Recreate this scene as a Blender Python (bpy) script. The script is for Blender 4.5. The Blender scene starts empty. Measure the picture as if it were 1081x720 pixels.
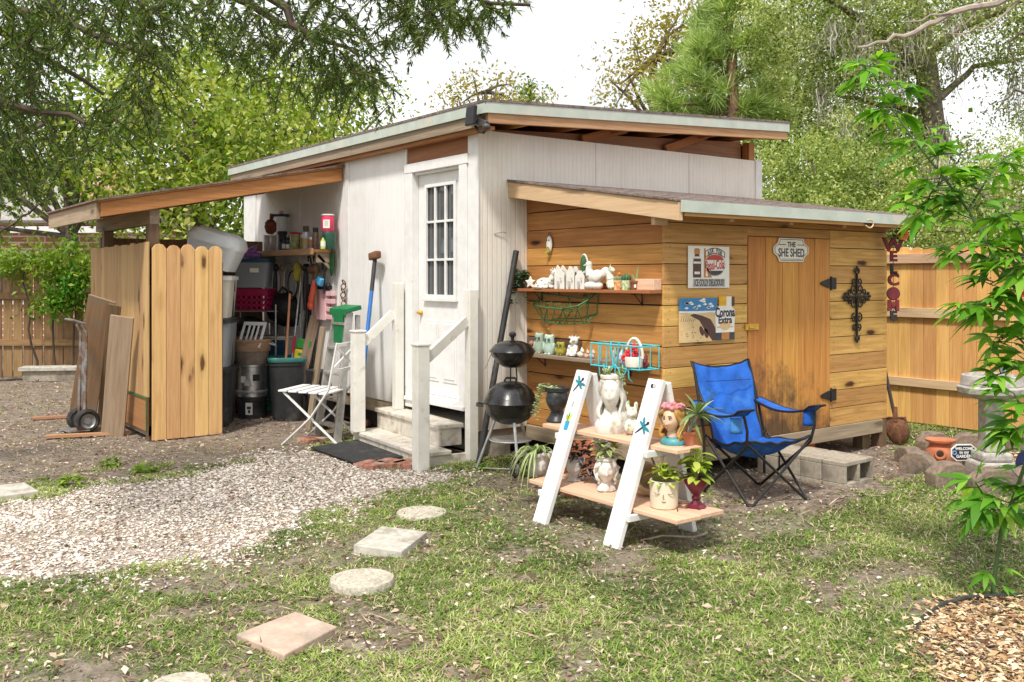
import bpy, math, random
import numpy as np
from mathutils import Vector, Matrix, Euler
from math import sin, cos, pi, sqrt
R = math.radians
scene = bpy.context.scene
col = scene.collection
rng = random.Random(11)
nrg = np.random.default_rng(5)

# ---------------------------------------------------------------- camera frame (building axes: x along the front wall, y along the door wall)
A = R(36.5)
CAM = Vector((-4.571, -6.659, 1.55))
FW = Vector((sin(A), cos(A), 0)); RT = Vector((cos(A), -sin(A), 0))
HY = 293.0
def ray(px, py): return FW + RT*((px-540.5)/1000) + Vector((0, 0, -(py-HY)/1000))
def at(px, py, Y): return CAM + ray(px, py)*Y
def hit(px, py, ax, v):
    d = ray(px, py); return CAM + d*((v-CAM[ax])/d[ax])
def gr(px, py, z=0.0): return hit(px, py, 2, z)
def depth(p): return (Vector(p)-CAM).dot(FW)

# ---------------------------------------------------------------- mesh builder
def ident(): return Matrix.Identity(4)
def TR(loc=(0,0,0), rot=(0,0,0), s=(1,1,1)):
    return Matrix.Translation(Vector(loc)) @ Euler(rot).to_matrix().to_4x4() @ Matrix.Diagonal((s[0],s[1],s[2],1))
class MB:
    def __init__(s): s.v=[]; s.f=[]; s.mi=[]; s.g=[]; s.r=[]; s.sm=[]; s.M=None
    def add(s, vs, fs, m=0, g=None, r=None, sm=False):
        o=len(s.v); vs=[Vector(v) for v in vs]
        if g is None: g=[tuple(v) for v in vs]
        if r is None: r=rng.random()
        if s.M is not None: vs=[s.M@v for v in vs]
        s.v+=[tuple(v) for v in vs]; s.g+=g; s.r+=[r]*len(vs)
        for f in fs: s.f.append(tuple(i+o for i in f)); s.mi.append(m); s.sm.append(sm)
        return s
    def hexa(s, p, m=0, r=None, g=None):
        # p: 8 corners, bottom ring 0-3, top ring 4-7
        if g is None:
            off=Vector((rng.uniform(0,50),rng.uniform(0,50),rng.uniform(0,50)))
            q=[Vector(x) for x in p]; c=sum(q,Vector())/8
            e=[(q[1]-q[0]),(q[3]-q[0]),(q[4]-q[0])]; L=[x.length for x in e]
            o=sorted(range(3),key=lambda i:-L[i])
            ax=[e[i].normalized() if L[i]>1e-9 else Vector((1,0,0)) for i in o]
            g=[tuple(off+Vector(((x-c).dot(ax[0]),(x-c).dot(ax[1]),(x-c).dot(ax[2])))) for x in q]
        return s.add(p,[(0,3,2,1),(4,5,6,7),(0,1,5,4),(1,2,6,5),(2,3,7,6),(3,0,4,7)],m,g,r)
    def box(s, c, size, rot=(0,0,0), m=0, r=None):
        hx,hy,hz=[a/2 for a in size]; T=TR(c,rot)
        p=[T@Vector(q) for q in [(-hx,-hy,-hz),(hx,-hy,-hz),(hx,hy,-hz),(-hx,hy,-hz),(-hx,-hy,hz),(hx,-hy,hz),(hx,hy,hz),(-hx,hy,hz)]]
        return s.hexa(p,m,r)
    def b2(s, a, b, m=0, r=None):
        return s.box([(a[i]+b[i])/2 for i in range(3)],[abs(b[i]-a[i]) for i in range(3)],m=m,r=r)
    def beam(s, p0, p1, w, h, up=(0,0,1), m=0, r=None):
        p0=Vector(p0);p1=Vector(p1);d=(p1-p0).normalized();u=Vector(up)
        if abs(d.dot(u))>.98: u=Vector((1,0,0))
        sd=d.cross(u).normalized(); u=sd.cross(d).normalized()
        a=sd*(w/2); b=u*(h/2)
        return s.hexa([p0-a-b,p1-a-b,p1+a-b,p0+a-b,p0-a+b,p1-a+b,p1+a+b,p0+a+b],m,r)
    def tube(s, pts, rad, n=8, m=0, cap=True, closed=False, r=None, sm=True):
        P=[Vector(p) for p in pts]; k=len(P)
        if not hasattr(rad,'__len__'): rad=[rad]*k
        T=[]
        for i in range(k):
            a=P[(i-1)%k] if closed or i>0 else P[i]; b=P[(i+1)%k] if closed or i<k-1 else P[i]
            d=(b-a); T.append(d.normalized() if d.length>1e-9 else Vector((0,0,1)))
        u=Vector((0,0,1)) if abs(T[0].z)<.9 else Vector((1,0,0))
        vs=[]; g=[]; L=0; off=rng.uniform(0,40)
        for i in range(k):
            if i: L+=(P[i]-P[i-1]).length
            sd=T[i].cross(u)
            if sd.length<1e-6: u=Vector((0,1,0)); sd=T[i].cross(u)
            sd.normalize(); u=sd.cross(T[i]).normalized()
            for j in range(n):
                a=2*pi*j/n; o=(sd*cos(a)+u*sin(a))*rad[i]
                vs.append(P[i]+o); g.append((L+off,cos(a)*rad[i]+off,sin(a)*rad[i]))
        fs=[]
        for i in range(k if closed else k-1):
            i2=(i+1)%k
            for j in range(n): fs.append((i*n+j,i*n+(j+1)%n,i2*n+(j+1)%n,i2*n+j))
        s.add(vs,fs,m,g,r,sm)
        if cap and not closed:
            o=len(s.v)-len(vs)
            s.f.append(tuple(o+j for j in range(n))[::-1]); s.mi.append(m); s.sm.append(False)
            s.f.append(tuple(o+(k-1)*n+j for j in range(n))); s.mi.append(m); s.sm.append(False)
        return s
    def lathe(s, prof, n=24, c=(0,0,0), m=0, T=None, r=None, fn=None, cap=True):
        vs=[]
        for (rr,z) in prof:
            for j in range(n):
                a=2*pi*j/n; q=Vector((rr*cos(a),rr*sin(a),z))
                if fn: q=fn(q,a)
                vs.append(q)
        k=len(prof); fs=[]
        for i in range(k-1):
            for j in range(n): fs.append((i*n+j,i*n+(j+1)%n,(i+1)*n+(j+1)%n,(i+1)*n+j))
        if cap and prof[0][0]>1e-6: fs.append(tuple(range(n))[::-1])
        if cap and prof[-1][0]>1e-6: fs.append(tuple((k-1)*n+j for j in range(n)))
        g=[tuple(v) for v in vs]
        M=Matrix.Translation(Vector(c)) @ (T if T is not None else ident())
        return s.add([M@v for v in vs],fs,m,g,r,True)
    def ell(s, c, rad, n=14, k=9, m=0, rot=(0,0,0), r=None, jit=0):
        vs=[];fs=[]; T=TR(c,rot)
        for i in range(k+1):
            t=pi*i/k
            for j in range(n):
                a=2*pi*j/n; q=Vector((rad[0]*sin(t)*cos(a),rad[1]*sin(t)*sin(a),-rad[2]*cos(t)))
                if jit: q*=1+jit*math.sin(5*q.x/rad[0]+3*q.y/rad[1]+1.7*i)*math.cos(4*q.z/rad[2]+j)
                vs.append(T@q)
        for i in range(k):
            for j in range(n): fs.append((i*n+j,i*n+(j+1)%n,(i+1)*n+(j+1)%n,(i+1)*n+j))
        return s.add(vs,fs,m,None,r,True)
    def prism(s, out, th, T=None, m=0, r=None, g=None):
        # outline in the local xy plane, extruded from z=0 to z=th
        T=T if T is not None else ident(); n=len(out)
        a=sum(out[i][0]*out[(i+1)%n][1]-out[(i+1)%n][0]*out[i][1] for i in range(n))
        if a<0: out=out[::-1]
        vs=[T@Vector((x,y,0)) for x,y in out]+[T@Vector((x,y,th)) for x,y in out]
        fs=[tuple(range(n))[::-1],tuple(range(n,2*n))]+[(i,(i+1)%n,n+(i+1)%n,n+i) for i in range(n)]
        if g is None:
            w=max(x for x,y in out)-min(x for x,y in out); h=max(y for x,y in out)-min(y for x,y in out); o=rng.uniform(0,50)
            g=[((x if w>=h else y)+o,(y if w>=h else x)+o,z) for z in (0,th) for x,y in out]
        return s.add(vs,fs,m,g,r)
    def ring(s, c, RR, rr, T=None, n=20, k=6, m=0, a0=0, a1=2*pi):
        T=(Matrix.Translation(Vector(c)) @ (T if T is not None else ident()))
        full=abs(a1-a0-2*pi)<1e-6
        pts=[T@Vector((RR*cos(a0+(a1-a0)*i/n),RR*sin(a0+(a1-a0)*i/n),0)) for i in range(n if full else n+1)]
        return s.tube(pts,rr,k,m,closed=full)
    def leaf(s, p, d, L, W, up=(0,0,1), droop=.3, fold=.25, m=0, seg=4, shape='ovate', r=None):
        p=Vector(p); d=Vector(d).normalized(); u=Vector(up); sd=d.cross(u)
        if sd.length<1e-4: sd=d.cross(Vector((1,0,0)))
        sd.normalize(); u=sd.cross(d).normalized()
        vs=[];fs=[]
        for i in range(seg+1):
            t=i/seg
            w={'ovate':sin(pi*min(1,(t*.92+.05))**.8)**.9,'strap':min(1,(1-t)*2.2)*(.75+.25*min(1,t*4)),'lance':sin(pi*(t*.96+.03)**.75)}[shape]*W/2
            if i==seg: w=W*.02
            q=p+d*(L*t*(1-.25*droop*t))-Vector((0,0,1))*(droop*L*t*t)+u*0
            vs+= [q-sd*w+u*(w*fold), q, q+sd*w+u*(w*fold)]
        for i in range(seg):
            a=i*3; fs+=[(a,a+1,a+4,a+3),(a+1,a+2,a+5,a+4)]
        g=[( (j//3)/seg, (j%3)*.5, 0) for j in range(len(vs))]
        return s.add(vs,fs,m,g,r,True)
    def mesh(s, name, mats, angle=40):
        me=bpy.data.meshes.new(name); me.from_pydata(s.v,[],s.f)
        for mt in (mats if isinstance(mats,(list,tuple)) else [mats]): me.materials.append(mt)
        me.polygons.foreach_set('material_index',s.mi); me.polygons.foreach_set('use_smooth',s.sm)
        ga=me.attributes.new('gco','FLOAT_VECTOR','POINT'); ga.data.foreach_set('vector',[c for q in s.g for c in q])
        ra=me.attributes.new('rnd','FLOAT','POINT'); ra.data.foreach_set('value',s.r)
        me.update()
        if any(s.sm): me.set_sharp_from_angle(angle=R(angle))
        return me
def tag(o, label=None, cat=None, group=None, kind=None):
    if label: o['label']=label
    if cat: o['category']=cat
    if group: o['group']=group
    if kind: o['kind']=kind
    return o
def part(name, mb, mats, parent=None, bevel=0, label=None, angle=40):
    o=bpy.data.objects.new(name, mb.mesh(name,mats,angle)); col.objects.link(o)
    if parent is not None: o.parent=parent
    if label: o['label']=label
    if bevel:
        b=o.modifiers.new('Bevel','BEVEL'); b.width=bevel; b.segments=2; b.limit_method='ANGLE'; b.angle_limit=R(45)
    return o
def thing(name, label, cat, loc=(0,0,0), rotz=0, group=None):
    o=bpy.data.objects.new(name,None); col.objects.link(o); o.empty_display_size=.1
    o.location=loc; o.rotation_euler=(0,0,rotz); return tag(o,label,cat,group)
def one(name, mb, mats, label, cat, loc=(0,0,0), rotz=0, group=None, bevel=0, kind=None, angle=40):
    o=part(name,mb,mats,None,bevel,None,angle); o.location=loc; o.rotation_euler=(0,0,rotz)
    return tag(o,label,cat,group,kind)
def copy_tree(o, parent=None):
    c=o.copy(); col.objects.link(c)
    if parent is not None: c.parent=parent
    for ch in list(o.children): copy_tree(ch,c)
    return c
def fastmesh(name, V, Fc, mats, rnd=None, parent=None, smooth=False, mi=None):
    me=bpy.data.meshes.new(name); n=len(V); k=Fc.shape[1]; m=len(Fc)
    me.vertices.add(n); me.vertices.foreach_set('co',np.ascontiguousarray(V,dtype=np.float32).ravel())
    me.loops.add(m*k); me.loops.foreach_set('vertex_index',np.ascontiguousarray(Fc,dtype=np.int32).ravel())
    me.polygons.add(m); me.polygons.foreach_set('loop_start',np.arange(0,m*k,k,dtype=np.int32))
    for mt in (mats if isinstance(mats,(list,tuple)) else [mats]): me.materials.append(mt)
    if smooth: me.polygons.foreach_set('use_smooth',np.ones(m,dtype=bool))
    if mi is not None: me.polygons.foreach_set('material_index',np.ascontiguousarray(mi,dtype=np.int32))
    me.update(calc_edges=True)
    if rnd is not None:
        a=me.attributes.new('rnd','FLOAT','POINT'); a.data.foreach_set('value',np.ascontiguousarray(rnd,dtype=np.float32))
    o=bpy.data.objects.new(name,me); col.objects.link(o)
    if parent is not None: o.parent=parent
    return o
def text_mesh(name, body, size, mat, parent, M, ext=.001, bold=0.0, sx=1.0, spacing=1.0, fit=None):
    cu=bpy.data.curves.new(name,'FONT'); cu.body=body; cu.size=size; cu.extrude=ext; cu.offset=bold; cu.align_x='CENTER'; cu.align_y='CENTER'; cu.space_character=spacing; cu.resolution_u=3
    ob=bpy.data.objects.new(name,cu); col.objects.link(ob)
    bpy.context.view_layer.update()
    me=bpy.data.meshes.new_from_object(ob.evaluated_get(bpy.context.evaluated_depsgraph_get()))
    bpy.data.objects.remove(ob); bpy.data.curves.remove(cu)
    if fit is not None:
        xs=[v.co.x for v in me.vertices]; sx=fit/max(1e-6,max(xs)-min(xs))
    me.transform(M @ Matrix.Diagonal((sx,1,1,1))); me.name=name; me.materials.clear(); me.materials.append(mat)
    o=bpy.data.objects.new(name,me); col.objects.link(o); o.parent=parent
    return o

# ---------------------------------------------------------------- materials
def lin(c): return tuple(((x/255)/12.92 if x/255<=.04045 else (((x/255)+.055)/1.055)**2.4) for x in c)
class NT:
    def __init__(s,name):
        s.mat=bpy.data.materials.new(name); s.mat.use_nodes=True; s.t=s.mat.node_tree; s.b=s.t.nodes['Principled BSDF']; s.out=s.t.nodes['Material Output']
    def n(s,typ,**kw):
        x=s.t.nodes.new(typ)
        for k,v in kw.items():
            if k.startswith('i_'): x.inputs[k[2:].replace('_',' ')].default_value=v
            else: setattr(x,k,v)
        return x
    def l(s,a,b): s.t.links.new(a,b)
    def mix(s,fac,a,b,mode='MIX'):
        x=s.t.nodes.new('ShaderNodeMix'); x.data_type='RGBA'; x.blend_type=mode
        for sock,v in ((x.inputs[0],fac),(x.inputs[6],a),(x.inputs[7],b)):
            if hasattr(v,'is_output'): s.l(v,sock)
            elif isinstance(v,(int,float)): sock.default_value=v
            else: sock.default_value=(*v,1)
        return x.outputs[2]
    def ramp(s,fac,stops):
        x=s.t.nodes.new('ShaderNodeValToRGB'); e=x.color_ramp.elements
        while len(e)<len(stops): e.new(.5)
        for i,(p,c) in enumerate(stops):
            e[i].position=p; e[i].color=(*c,1) if hasattr(c,'__len__') else (c,c,c,1)
        s.l(fac,x.inputs[0]); return x.outputs[0]
    def math(s,op,a,b=None,c=None):
        x=s.t.nodes.new('ShaderNodeMath'); x.operation=op
        for i,v in enumerate((a,b,c)):
            if v is None: continue
            if hasattr(v,'is_output'): s.l(v,x.inputs[i])
            else: x.inputs[i].default_value=v
        return x.outputs[0]
    def attr(s,name,out='Fac'):
        x=s.t.nodes.new('ShaderNodeAttribute'); x.attribute_name=name; return x.outputs[out]
    def obj(s): return s.t.nodes.new('ShaderNodeTexCoord').outputs['Object']
    def mapv(s,vec,scale,loc=(0,0,0)):
        x=s.t.nodes.new('ShaderNodeMapping'); x.inputs['Scale'].default_value=scale; x.inputs['Location'].default_value=loc; s.l(vec,x.inputs[0]); return x.outputs[0]
    def noise(s,vec,scale,detail=4,rough=.55,dist=0,out='Fac'):
        x=s.t.nodes.new('ShaderNodeTexNoise'); x.inputs['Scale'].default_value=scale; x.inputs['Detail'].default_value=detail; x.inputs['Roughness'].default_value=rough; x.inputs['Distortion'].default_value=dist
        s.l(vec,x.inputs['Vector']); return x.outputs[out]
    def bump(s,h,strength=.3,dist=.01):
        x=s.t.nodes.new('ShaderNodeBump'); x.inputs['Strength'].default_value=strength; x.inputs['Distance'].default_value=dist; s.l(h,x.inputs['Height']); s.l(x.outputs[0],s.b.inputs['Normal'])
def pm(name, c, rough=.6, metal=0., var=.18, sc=12, stain=None, stsc=5, stth=.58, bump=.15, rv=0., spec=.4, coat=0, stretch=(1,1,1)):
    N=NT(name); b=N.b; o=N.mapv(N.obj(),stretch)
    f=N.noise(o,sc,5)
    c1=tuple(x*(1-var) for x in c); c2=tuple(min(1,x*(1+var)) for x in c)
    colr=N.ramp(f,[(.3,c1),(.7,c2)])
    if stain is not None:
        m=N.ramp(N.noise(o,stsc,6,.65),[(stth-.06,0),(stth+.08,1)]); colr=N.mix(m,colr,stain)
    if rv:
        v=N.math('MULTIPLY_ADD',N.attr('rnd'),rv,1-rv/2); h=N.n('ShaderNodeHueSaturation'); N.l(v,h.inputs['Value']); N.l(colr,h.inputs['Color']); colr=h.outputs[0]
    N.l(colr,b.inputs['Base Color']); b.inputs['Roughness'].default_value=rough; b.inputs['Metallic'].default_value=metal
    b.inputs['Specular IOR Level'].default_value=spec; b.inputs['Coat Weight'].default_value=coat
    if bump: N.bump(N.noise(o,sc*4,4),bump,.004)
    return N.mat
def wood(name, c1, c2, knot=(.06,.025,.01), knots=.55, rv=.45, gray=None, grth=.55, rough=.65, gsc=1.0, hue=.018, grain=.25):
    N=NT(name); b=N.b; g=N.attr('gco','Vector')
    n1=N.noise(N.mapv(g,(.9*gsc,16*gsc,16*gsc)),2.2,6,.6,.7)
    n2=N.noise(N.mapv(g,(2.5*gsc,70*gsc,70*gsc)),1.5,3,.6,.2)
    f=N.math('ADD',N.math('MULTIPLY',n1,1-grain),N.math('MULTIPLY',n2,grain))
    colr=N.ramp(f,[(.33,c1),(.66,c2)])
    if knots:
        v=N.n('ShaderNodeTexVoronoi',feature='F1'); v.inputs['Scale'].default_value=1.0
        wv=N.n('ShaderNodeVectorMath',operation='ADD'); N.l(N.mapv(g,(2.0,6.5,3.0)),wv.inputs[0])
        nd=N.n('ShaderNodeVectorMath',operation='SCALE'); nd.inputs['Scale'].default_value=.16
        N.l(N.noise(N.mapv(g,(5,12,12)),3,3,out='Color'),nd.inputs[0]); N.l(nd.outputs[0],wv.inputs[1]); N.l(wv.outputs[0],v.inputs['Vector'])
        sep=N.n('ShaderNodeSeparateColor'); N.l(v.outputs['Color'],sep.inputs[0])
        gate=N.math('LESS_THAN',sep.outputs[0],knots)
        m=N.math('MULTIPLY',N.ramp(v.outputs['Distance'],[(.10,1),(.19,0)]),gate)
        halo=N.math('MULTIPLY',N.ramp(v.outputs['Distance'],[(.08,.55),(.34,0)]),gate)
        colr=N.mix(halo,colr,tuple(x*.55 for x in c1)); colr=N.mix(m,colr,knot)
    h=N.n('ShaderNodeHueSaturation'); N.l(N.math('MULTIPLY_ADD',N.attr('rnd'),rv,1-rv/2),h.inputs['Value']); N.l(N.math('MULTIPLY_ADD',N.attr('rnd'),hue,.5-hue/2),h.inputs['Hue']); N.l(colr,h.inputs['Color']); colr=h.outputs[0]
    if gray is not None:
        m=N.ramp(N.noise(N.mapv(N.obj(),(1.4,1.4,1.4)),2.2,6,.65),[(grth-.1,0),(grth+.1,1)]); colr=N.mix(m,colr,gray)
    N.l(colr,b.inputs['Base Color']); b.inputs['Roughness'].default_value=rough; b.inputs['Specular IOR Level'].default_value=.25
    N.bump(f,.35,.006); return N.mat
def leafmat(name, c1, c2, c3=None, tl=.35, rough=.5, vein=None, yellow=None):
    N=NT(name); b=N.b; r=N.attr('rnd')
    st=[(0,c1),(.6,c2)]+([(1,c3)] if c3 else [])
    colr=N.ramp(r,st)
    if vein is not None:
        y=N.math('ABSOLUTE',N.math('SUBTRACT',N.attr('gco','Vector') and N.n('ShaderNodeSeparateXYZ').outputs[1],.5))
    N.l(colr,b.inputs['Base Color']); b.inputs['Roughness'].default_value=rough; b.inputs['Specular IOR Level'].default_value=.3
    t=N.n('ShaderNodeBsdfTranslucent'); N.l(N.mix(1.0,colr,(1.0,1.0,.45),'MULTIPLY'),t.inputs[0])
    mx=N.n('ShaderNodeMixShader'); mx.inputs[0].default_value=tl; N.l(b.outputs[0],mx.inputs[1]); N.l(t.outputs[0],mx.inputs[2]); N.l(mx.outputs[0],N.out.inputs[0])
    return N.mat
def varileaf(name, edge, mid, w=.55, tl=.25):
    # leaf with a centre band of another colour (gco.y runs 0..1 across the blade)
    N=NT(name); b=N.b; sp=N.n('ShaderNodeSeparateXYZ'); N.l(N.attr('gco','Vector'),sp.inputs[0])
    d=N.math('ABSOLUTE',N.math('SUBTRACT',sp.outputs[1],.5)); d=N.math('ADD',d,N.math('MULTIPLY',N.noise(N.attr('gco','Vector'),9,3),.25))
    m=N.ramp(d,[(w*.5-.06+.12,0),(w*.5+.1+.12,1)]); colr=N.mix(m,mid,edge)
    N.l(colr,b.inputs['Base Color']); b.inputs['Roughness'].default_value=.45
    t=N.n('ShaderNodeBsdfTranslucent'); N.l(colr,t.inputs[0]); mx=N.n('ShaderNodeMixShader'); mx.inputs[0].default_value=tl
    N.l(b.outputs[0],mx.inputs[1]); N.l(t.outputs[0],mx.inputs[2]); N.l(mx.outputs[0],N.out.inputs[0]); return N.mat
def siding(name, c, groove=.05, dirt=(.28,.22,.15), amt=.35):
    N=NT(name); b=N.b; o=N.obj(); sp=N.n('ShaderNodeSeparateXYZ'); N.l(o,sp.inputs[0])
    xy=N.math('ADD',sp.outputs[0],sp.outputs[1])
    fr=N.math('FRACT',N.math('MULTIPLY',xy,1/groove)); gv=N.ramp(fr,[(0,0),(.12,1),(.88,1),(1,0)])
    streak=N.noise(N.mapv(o,(14,14,.7)),2,5,.6); blot=N.noise(o,1.6,6,.65)
    colr=N.ramp(streak,[(.3,tuple(x*.92 for x in c)),(.6,c)])
    m=N.math('MULTIPLY',N.ramp(N.math('MULTIPLY',streak,blot),[(.22,0),(.42,1)]),amt); colr=N.mix(m,colr,dirt)
    low=N.math('MULTIPLY',N.ramp(N.math('ADD',sp.outputs[2],N.math('MULTIPLY',blot,.5)),[(.42,1),(1.05,0)]),.62); colr=N.mix(low,colr,dirt)
    colr=N.mix(N.math('MULTIPLY',N.math('SUBTRACT',1,gv),.10),colr,tuple(x*.6 for x in c))
    N.l(colr,b.inputs['Base Color']); b.inputs['Roughness'].default_value=.6; b.inputs['Specular IOR Level'].default_value=.3
    N.bump(gv,.5,.006); return N.mat
def painted(name, c=(.78,.77,.74), chip=(.22,.17,.12), th=.68, var=.07, sc=9):
    return pm(name,c,.5,0,var,sc,chip,11,th,.2)
def glassy(name,c,rough=.05,alpha=None):
    N=NT(name); N.b.inputs['Base Color'].default_value=(*c,1); N.b.inputs['Roughness'].default_value=rough; N.b.inputs['Specular IOR Level'].default_value=.6
    if alpha is not None: N.b.inputs['Alpha'].default_value=alpha
    return N.mat
W={}
W['pine']=wood('pine_siding',(.41,.215,.055),(.66,.40,.135),(.06,.022,.010),.42,.42)
W['cedar']=wood('amber_siding',(.32,.135,.038),(.52,.25,.078),(.045,.015,.007),.6,.42)
W['door']=wood('door_boards',(.40,.17,.036),(.64,.31,.082),(.10,.04,.015),.2,.2,gray=None)
W['picket']=wood('new_picket',(.55,.31,.12),(.75,.48,.22),(.13,.05,.02),.6,.24)
W['fence']=wood('cedar_fence',(.56,.28,.085),(.76,.44,.165),(.20,.09,.03),.3,.3)
W['rail']=wood('pale_rail',(.50,.33,.19),(.66,.47,.29),(.2,.1,.05),.25,.15)
W['old']=wood('old_fence',(.16,.09,.04),(.30,.18,.09),(.05,.03,.02),.2,.4)
W['greyw']=wood('grey_timber',(.20,.15,.10),(.36,.28,.20),(.08,.05,.03),.3,.3)
W['redw']=wood('red_rafter',(.30,.115,.035),(.46,.21,.08),(.08,.03,.012),.3,.25)
W['brownw']=wood('brown_rafter',(.31,.155,.08),(.50,.29,.17),(.07,.03,.012),.35,.25)
W['ply']=wood('plywood',(.24,.105,.04),(.38,.185,.08),(.10,.045,.02),.15,.2,gsc=.35)
W['plytan']=wood('weathered_plywood',(.28,.165,.09),(.44,.285,.17),(.12,.07,.04),.2,.2,gsc=.5,gray=(.30,.235,.175),grth=.56)
W['tan']=wood('tan_panel',(.36,.21,.09),(.52,.33,.16),(.10,.05,.02),.35,.3)
W['grime']=wood('grimy_board',(.10,.065,.04),(.22,.14,.08),(.03,.02,.015),.35,.35)
W['pinkb']=wood('pinkish_board',(.56,.33,.22),(.72,.47,.34),(.32,.16,.09),.25,.15)
W['greybd']=wood('weathered_board',(.27,.19,.12),(.42,.31,.22),(.1,.06,.04),.3,.3)
M={}
M['siding']=siding('white_siding',(.85,.805,.735),amt=.32)
M['siding2']=siding('pale_siding',(.83,.82,.81),.06,(.34,.29,.22),.32)
M['trim']=painted('white_trim',(.75,.745,.735),(.40,.34,.27),.72)
M['post']=painted('white_post_paint',(.73,.71,.65),(.52,.47,.38),.66)
M['standw']=painted('bright_white_paint',(.72,.715,.70),(.50,.44,.37),.70)
M['tread']=painted('worn_tread',(.62,.575,.50),(.42,.35,.27),.57,.14,14)
M['drip']=pm('sage_drip_edge',(.45,.50,.44),.5,.0,.12,6,(.55,.50,.42),4,.62)
M['shingle']=pm('brown_shingle',(.20,.155,.14),.9,0,.5,60,(.10,.07,.05),14,.55,.6)
M['dark']=pm('shade_and_black_parts',(.03,.025,.02),.9)  # near-black colour: shade painted under the shed, also linings, floors, caps
M['iron']=pm('black_iron',(.022,.021,.021),.45,.3,.3,30)
M['blackpl']=pm('black_plastic',(.028,.028,.030),.45,0,.3,10,(.09,.085,.08),3,.6)
M['enamel']=pm('black_enamel',(.014,.013,.013),.27,0,.5,20,(.075,.068,.06),5,.60,.06,spec=.5,coat=.25)
M['steel']=pm('dull_steel',(.50,.50,.49),.38,.85,.2,18,(.20,.18,.16),6,.62)
M['galv']=pm('galvanised',(.52,.52,.51),.5,.6,.18,10,(.28,.24,.2),8,.64)
M['rust']=pm('rusty_iron',(.17,.075,.04),.85,.3,.5,30,(.30,.15,.08),10,.55,.4)
M['conc']=pm('concrete',(.40,.375,.34),.92,0,.25,25,(.20,.19,.16),5,.6,.5)
M['block']=pm('cinder_block',(.36,.315,.25),.95,0,.25,40,(.20,.175,.14),5,.55,.6)
M['edgest']=pm('edging_stone',(.22,.165,.125),.95,0,.3,30,(.10,.085,.07),6,.55,.6)
M['paver_w']=pm('pale_paver',(.47,.44,.385),.9,0,.22,20,(.28,.25,.20),6,.57,.4)
M['paver_p']=pm('pink_paver',(.50,.36,.28),.9,0,.20,18,(.33,.27,.21),5,.56,.35)
M['paver_t']=pm('pebbled_paver',(.46,.42,.34),.95,0,.35,60,(.30,.27,.2),6,.6,.6)
M['brickred']=pm('old_brick',(.36,.16,.11),.9,0,.35,20,(.42,.33,.27),6,.55,.5)
M['blue']=pm('blue_canvas',(.010,.095,.42),.8,0,.32,9,(.03,.15,.46),6,.56,.5)
M['bluel']=pm('light_blue_canvas',(.06,.24,.62),.7,0,.15,7)
M['terra']=pm('terracotta',(.50,.17,.085),.8,0,.2,12,(.38,.22,.15),5,.6,.3)
M['whitec']=pm('white_ceramic',(.70,.675,.62),.4,0,.08,16,(.55,.50,.42),9,.7,.1)
M['plaster']=pm('white_plaster',(.70,.665,.61),.75,0,.14,12,(.40,.35,.29),7,.56,.3)
M['greyc']=pm('grey_cement',(.46,.44,.42),.9,0,.22,18,(.26,.25,.23),7,.58,.4)
M['blackc']=pm('black_ceramic',(.028,.03,.032),.4,0,.3,12)
M['beigec']=pm('beige_ceramic',(.62,.54,.40),.45,0,.08,10,(.45,.38,.28),6,.68,.08)
M['skin']=pm('painted_face',(.66,.44,.30),.55,0,.08,14)
M['hair']=pm('golden_hair_paint',(.40,.215,.055),.6,0,.45,26)
M['teal']=pm('teal_glaze',(.07,.27,.30),.45,0,.2,14)
M['rose']=pm('rose_paint',(.55,.20,.22),.6,0,.4,40)
M['maroon']=pm('maroon_glaze',(.16,.018,.04),.3,0,.3,14)
M['green']=pm('green_paint',(.03,.13,.04),.5,0,.25,20)
M['wireg']=pm('green_wire',(.055,.19,.065),.5,.2,.25,20)
M['wireb']=pm('turquoise_wire',(.08,.50,.56),.45,.0,.15,20)
M['celadon']=pm('celadon_glaze',(.36,.46,.36),.4,0,.25,22,(.27,.2,.12),12,.62)
M['celadon2']=pm('pale_celadon_glaze',(.44,.58,.48),.4,0,.18,22,(.62,.66,.58),12,.6)
M['olive']=pm('olive_glaze',(.40,.36,.05),.4,0,.35,26,(.16,.15,.04),10,.55)
M['orange']=pm('orange_plastic',(.75,.20,.025),.5,0,.15,10)
M['spot']=pm('spotted_black_white',(.78,.76,.70),.5,0,.06,16,(.02,.02,.02),26,.57,.1)
M['floral']=pm('floral_glaze',(.74,.72,.62),.5,0,.08,16,(.12,.30,.10),30,.57,.1)
M['orangepat']=pm('orange_pattern_glaze',(.72,.50,.25),.5,0,.12,16,(.62,.16,.04),40,.53,.1)
M['greenpat']=pm('green_pattern_glaze',(.66,.70,.46),.5,0,.1,16,(.16,.32,.08),44,.53,.1)
M['cactus']=pm('cactus_skin',(.045,.11,.035),.6,0,.4,40,(.18,.24,.12),50,.6,.5)
M['soil']=pm('potting_soil',(.05,.035,.025),.95,0,.5,60,bump=.7)
M['red']=pm('red_plastic',(.50,.02,.03),.5,0,.15,10)
M['crimson']=pm('crimson_crate',(.36,.012,.075),.45,0,.15,10)
M['pinktub']=pm('hot_pink_tub',(.70,.045,.13),.4,0,.1,10)
M['pinkbox']=pm('pale_pink_plastic',(.74,.46,.48),.5,0,.08,10)
M['canister']=pm('dark_green_tin',(.016,.075,.045),.4,0,.15,10)
M['yellowbag']=pm('yellow_bag',(.75,.55,.02),.5,0,.12,10)
M['greenbag']=pm('green_bag',(.03,.28,.04),.5,0,.12,10)
M['greenm']=pm('green_ladder_top',(.012,.16,.055),.45,0,.2,10)
M['ladder']=pm('grey_aluminium',(.42,.40,.37),.45,.55,.2,14,(.25,.22,.19),6,.6)
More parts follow.
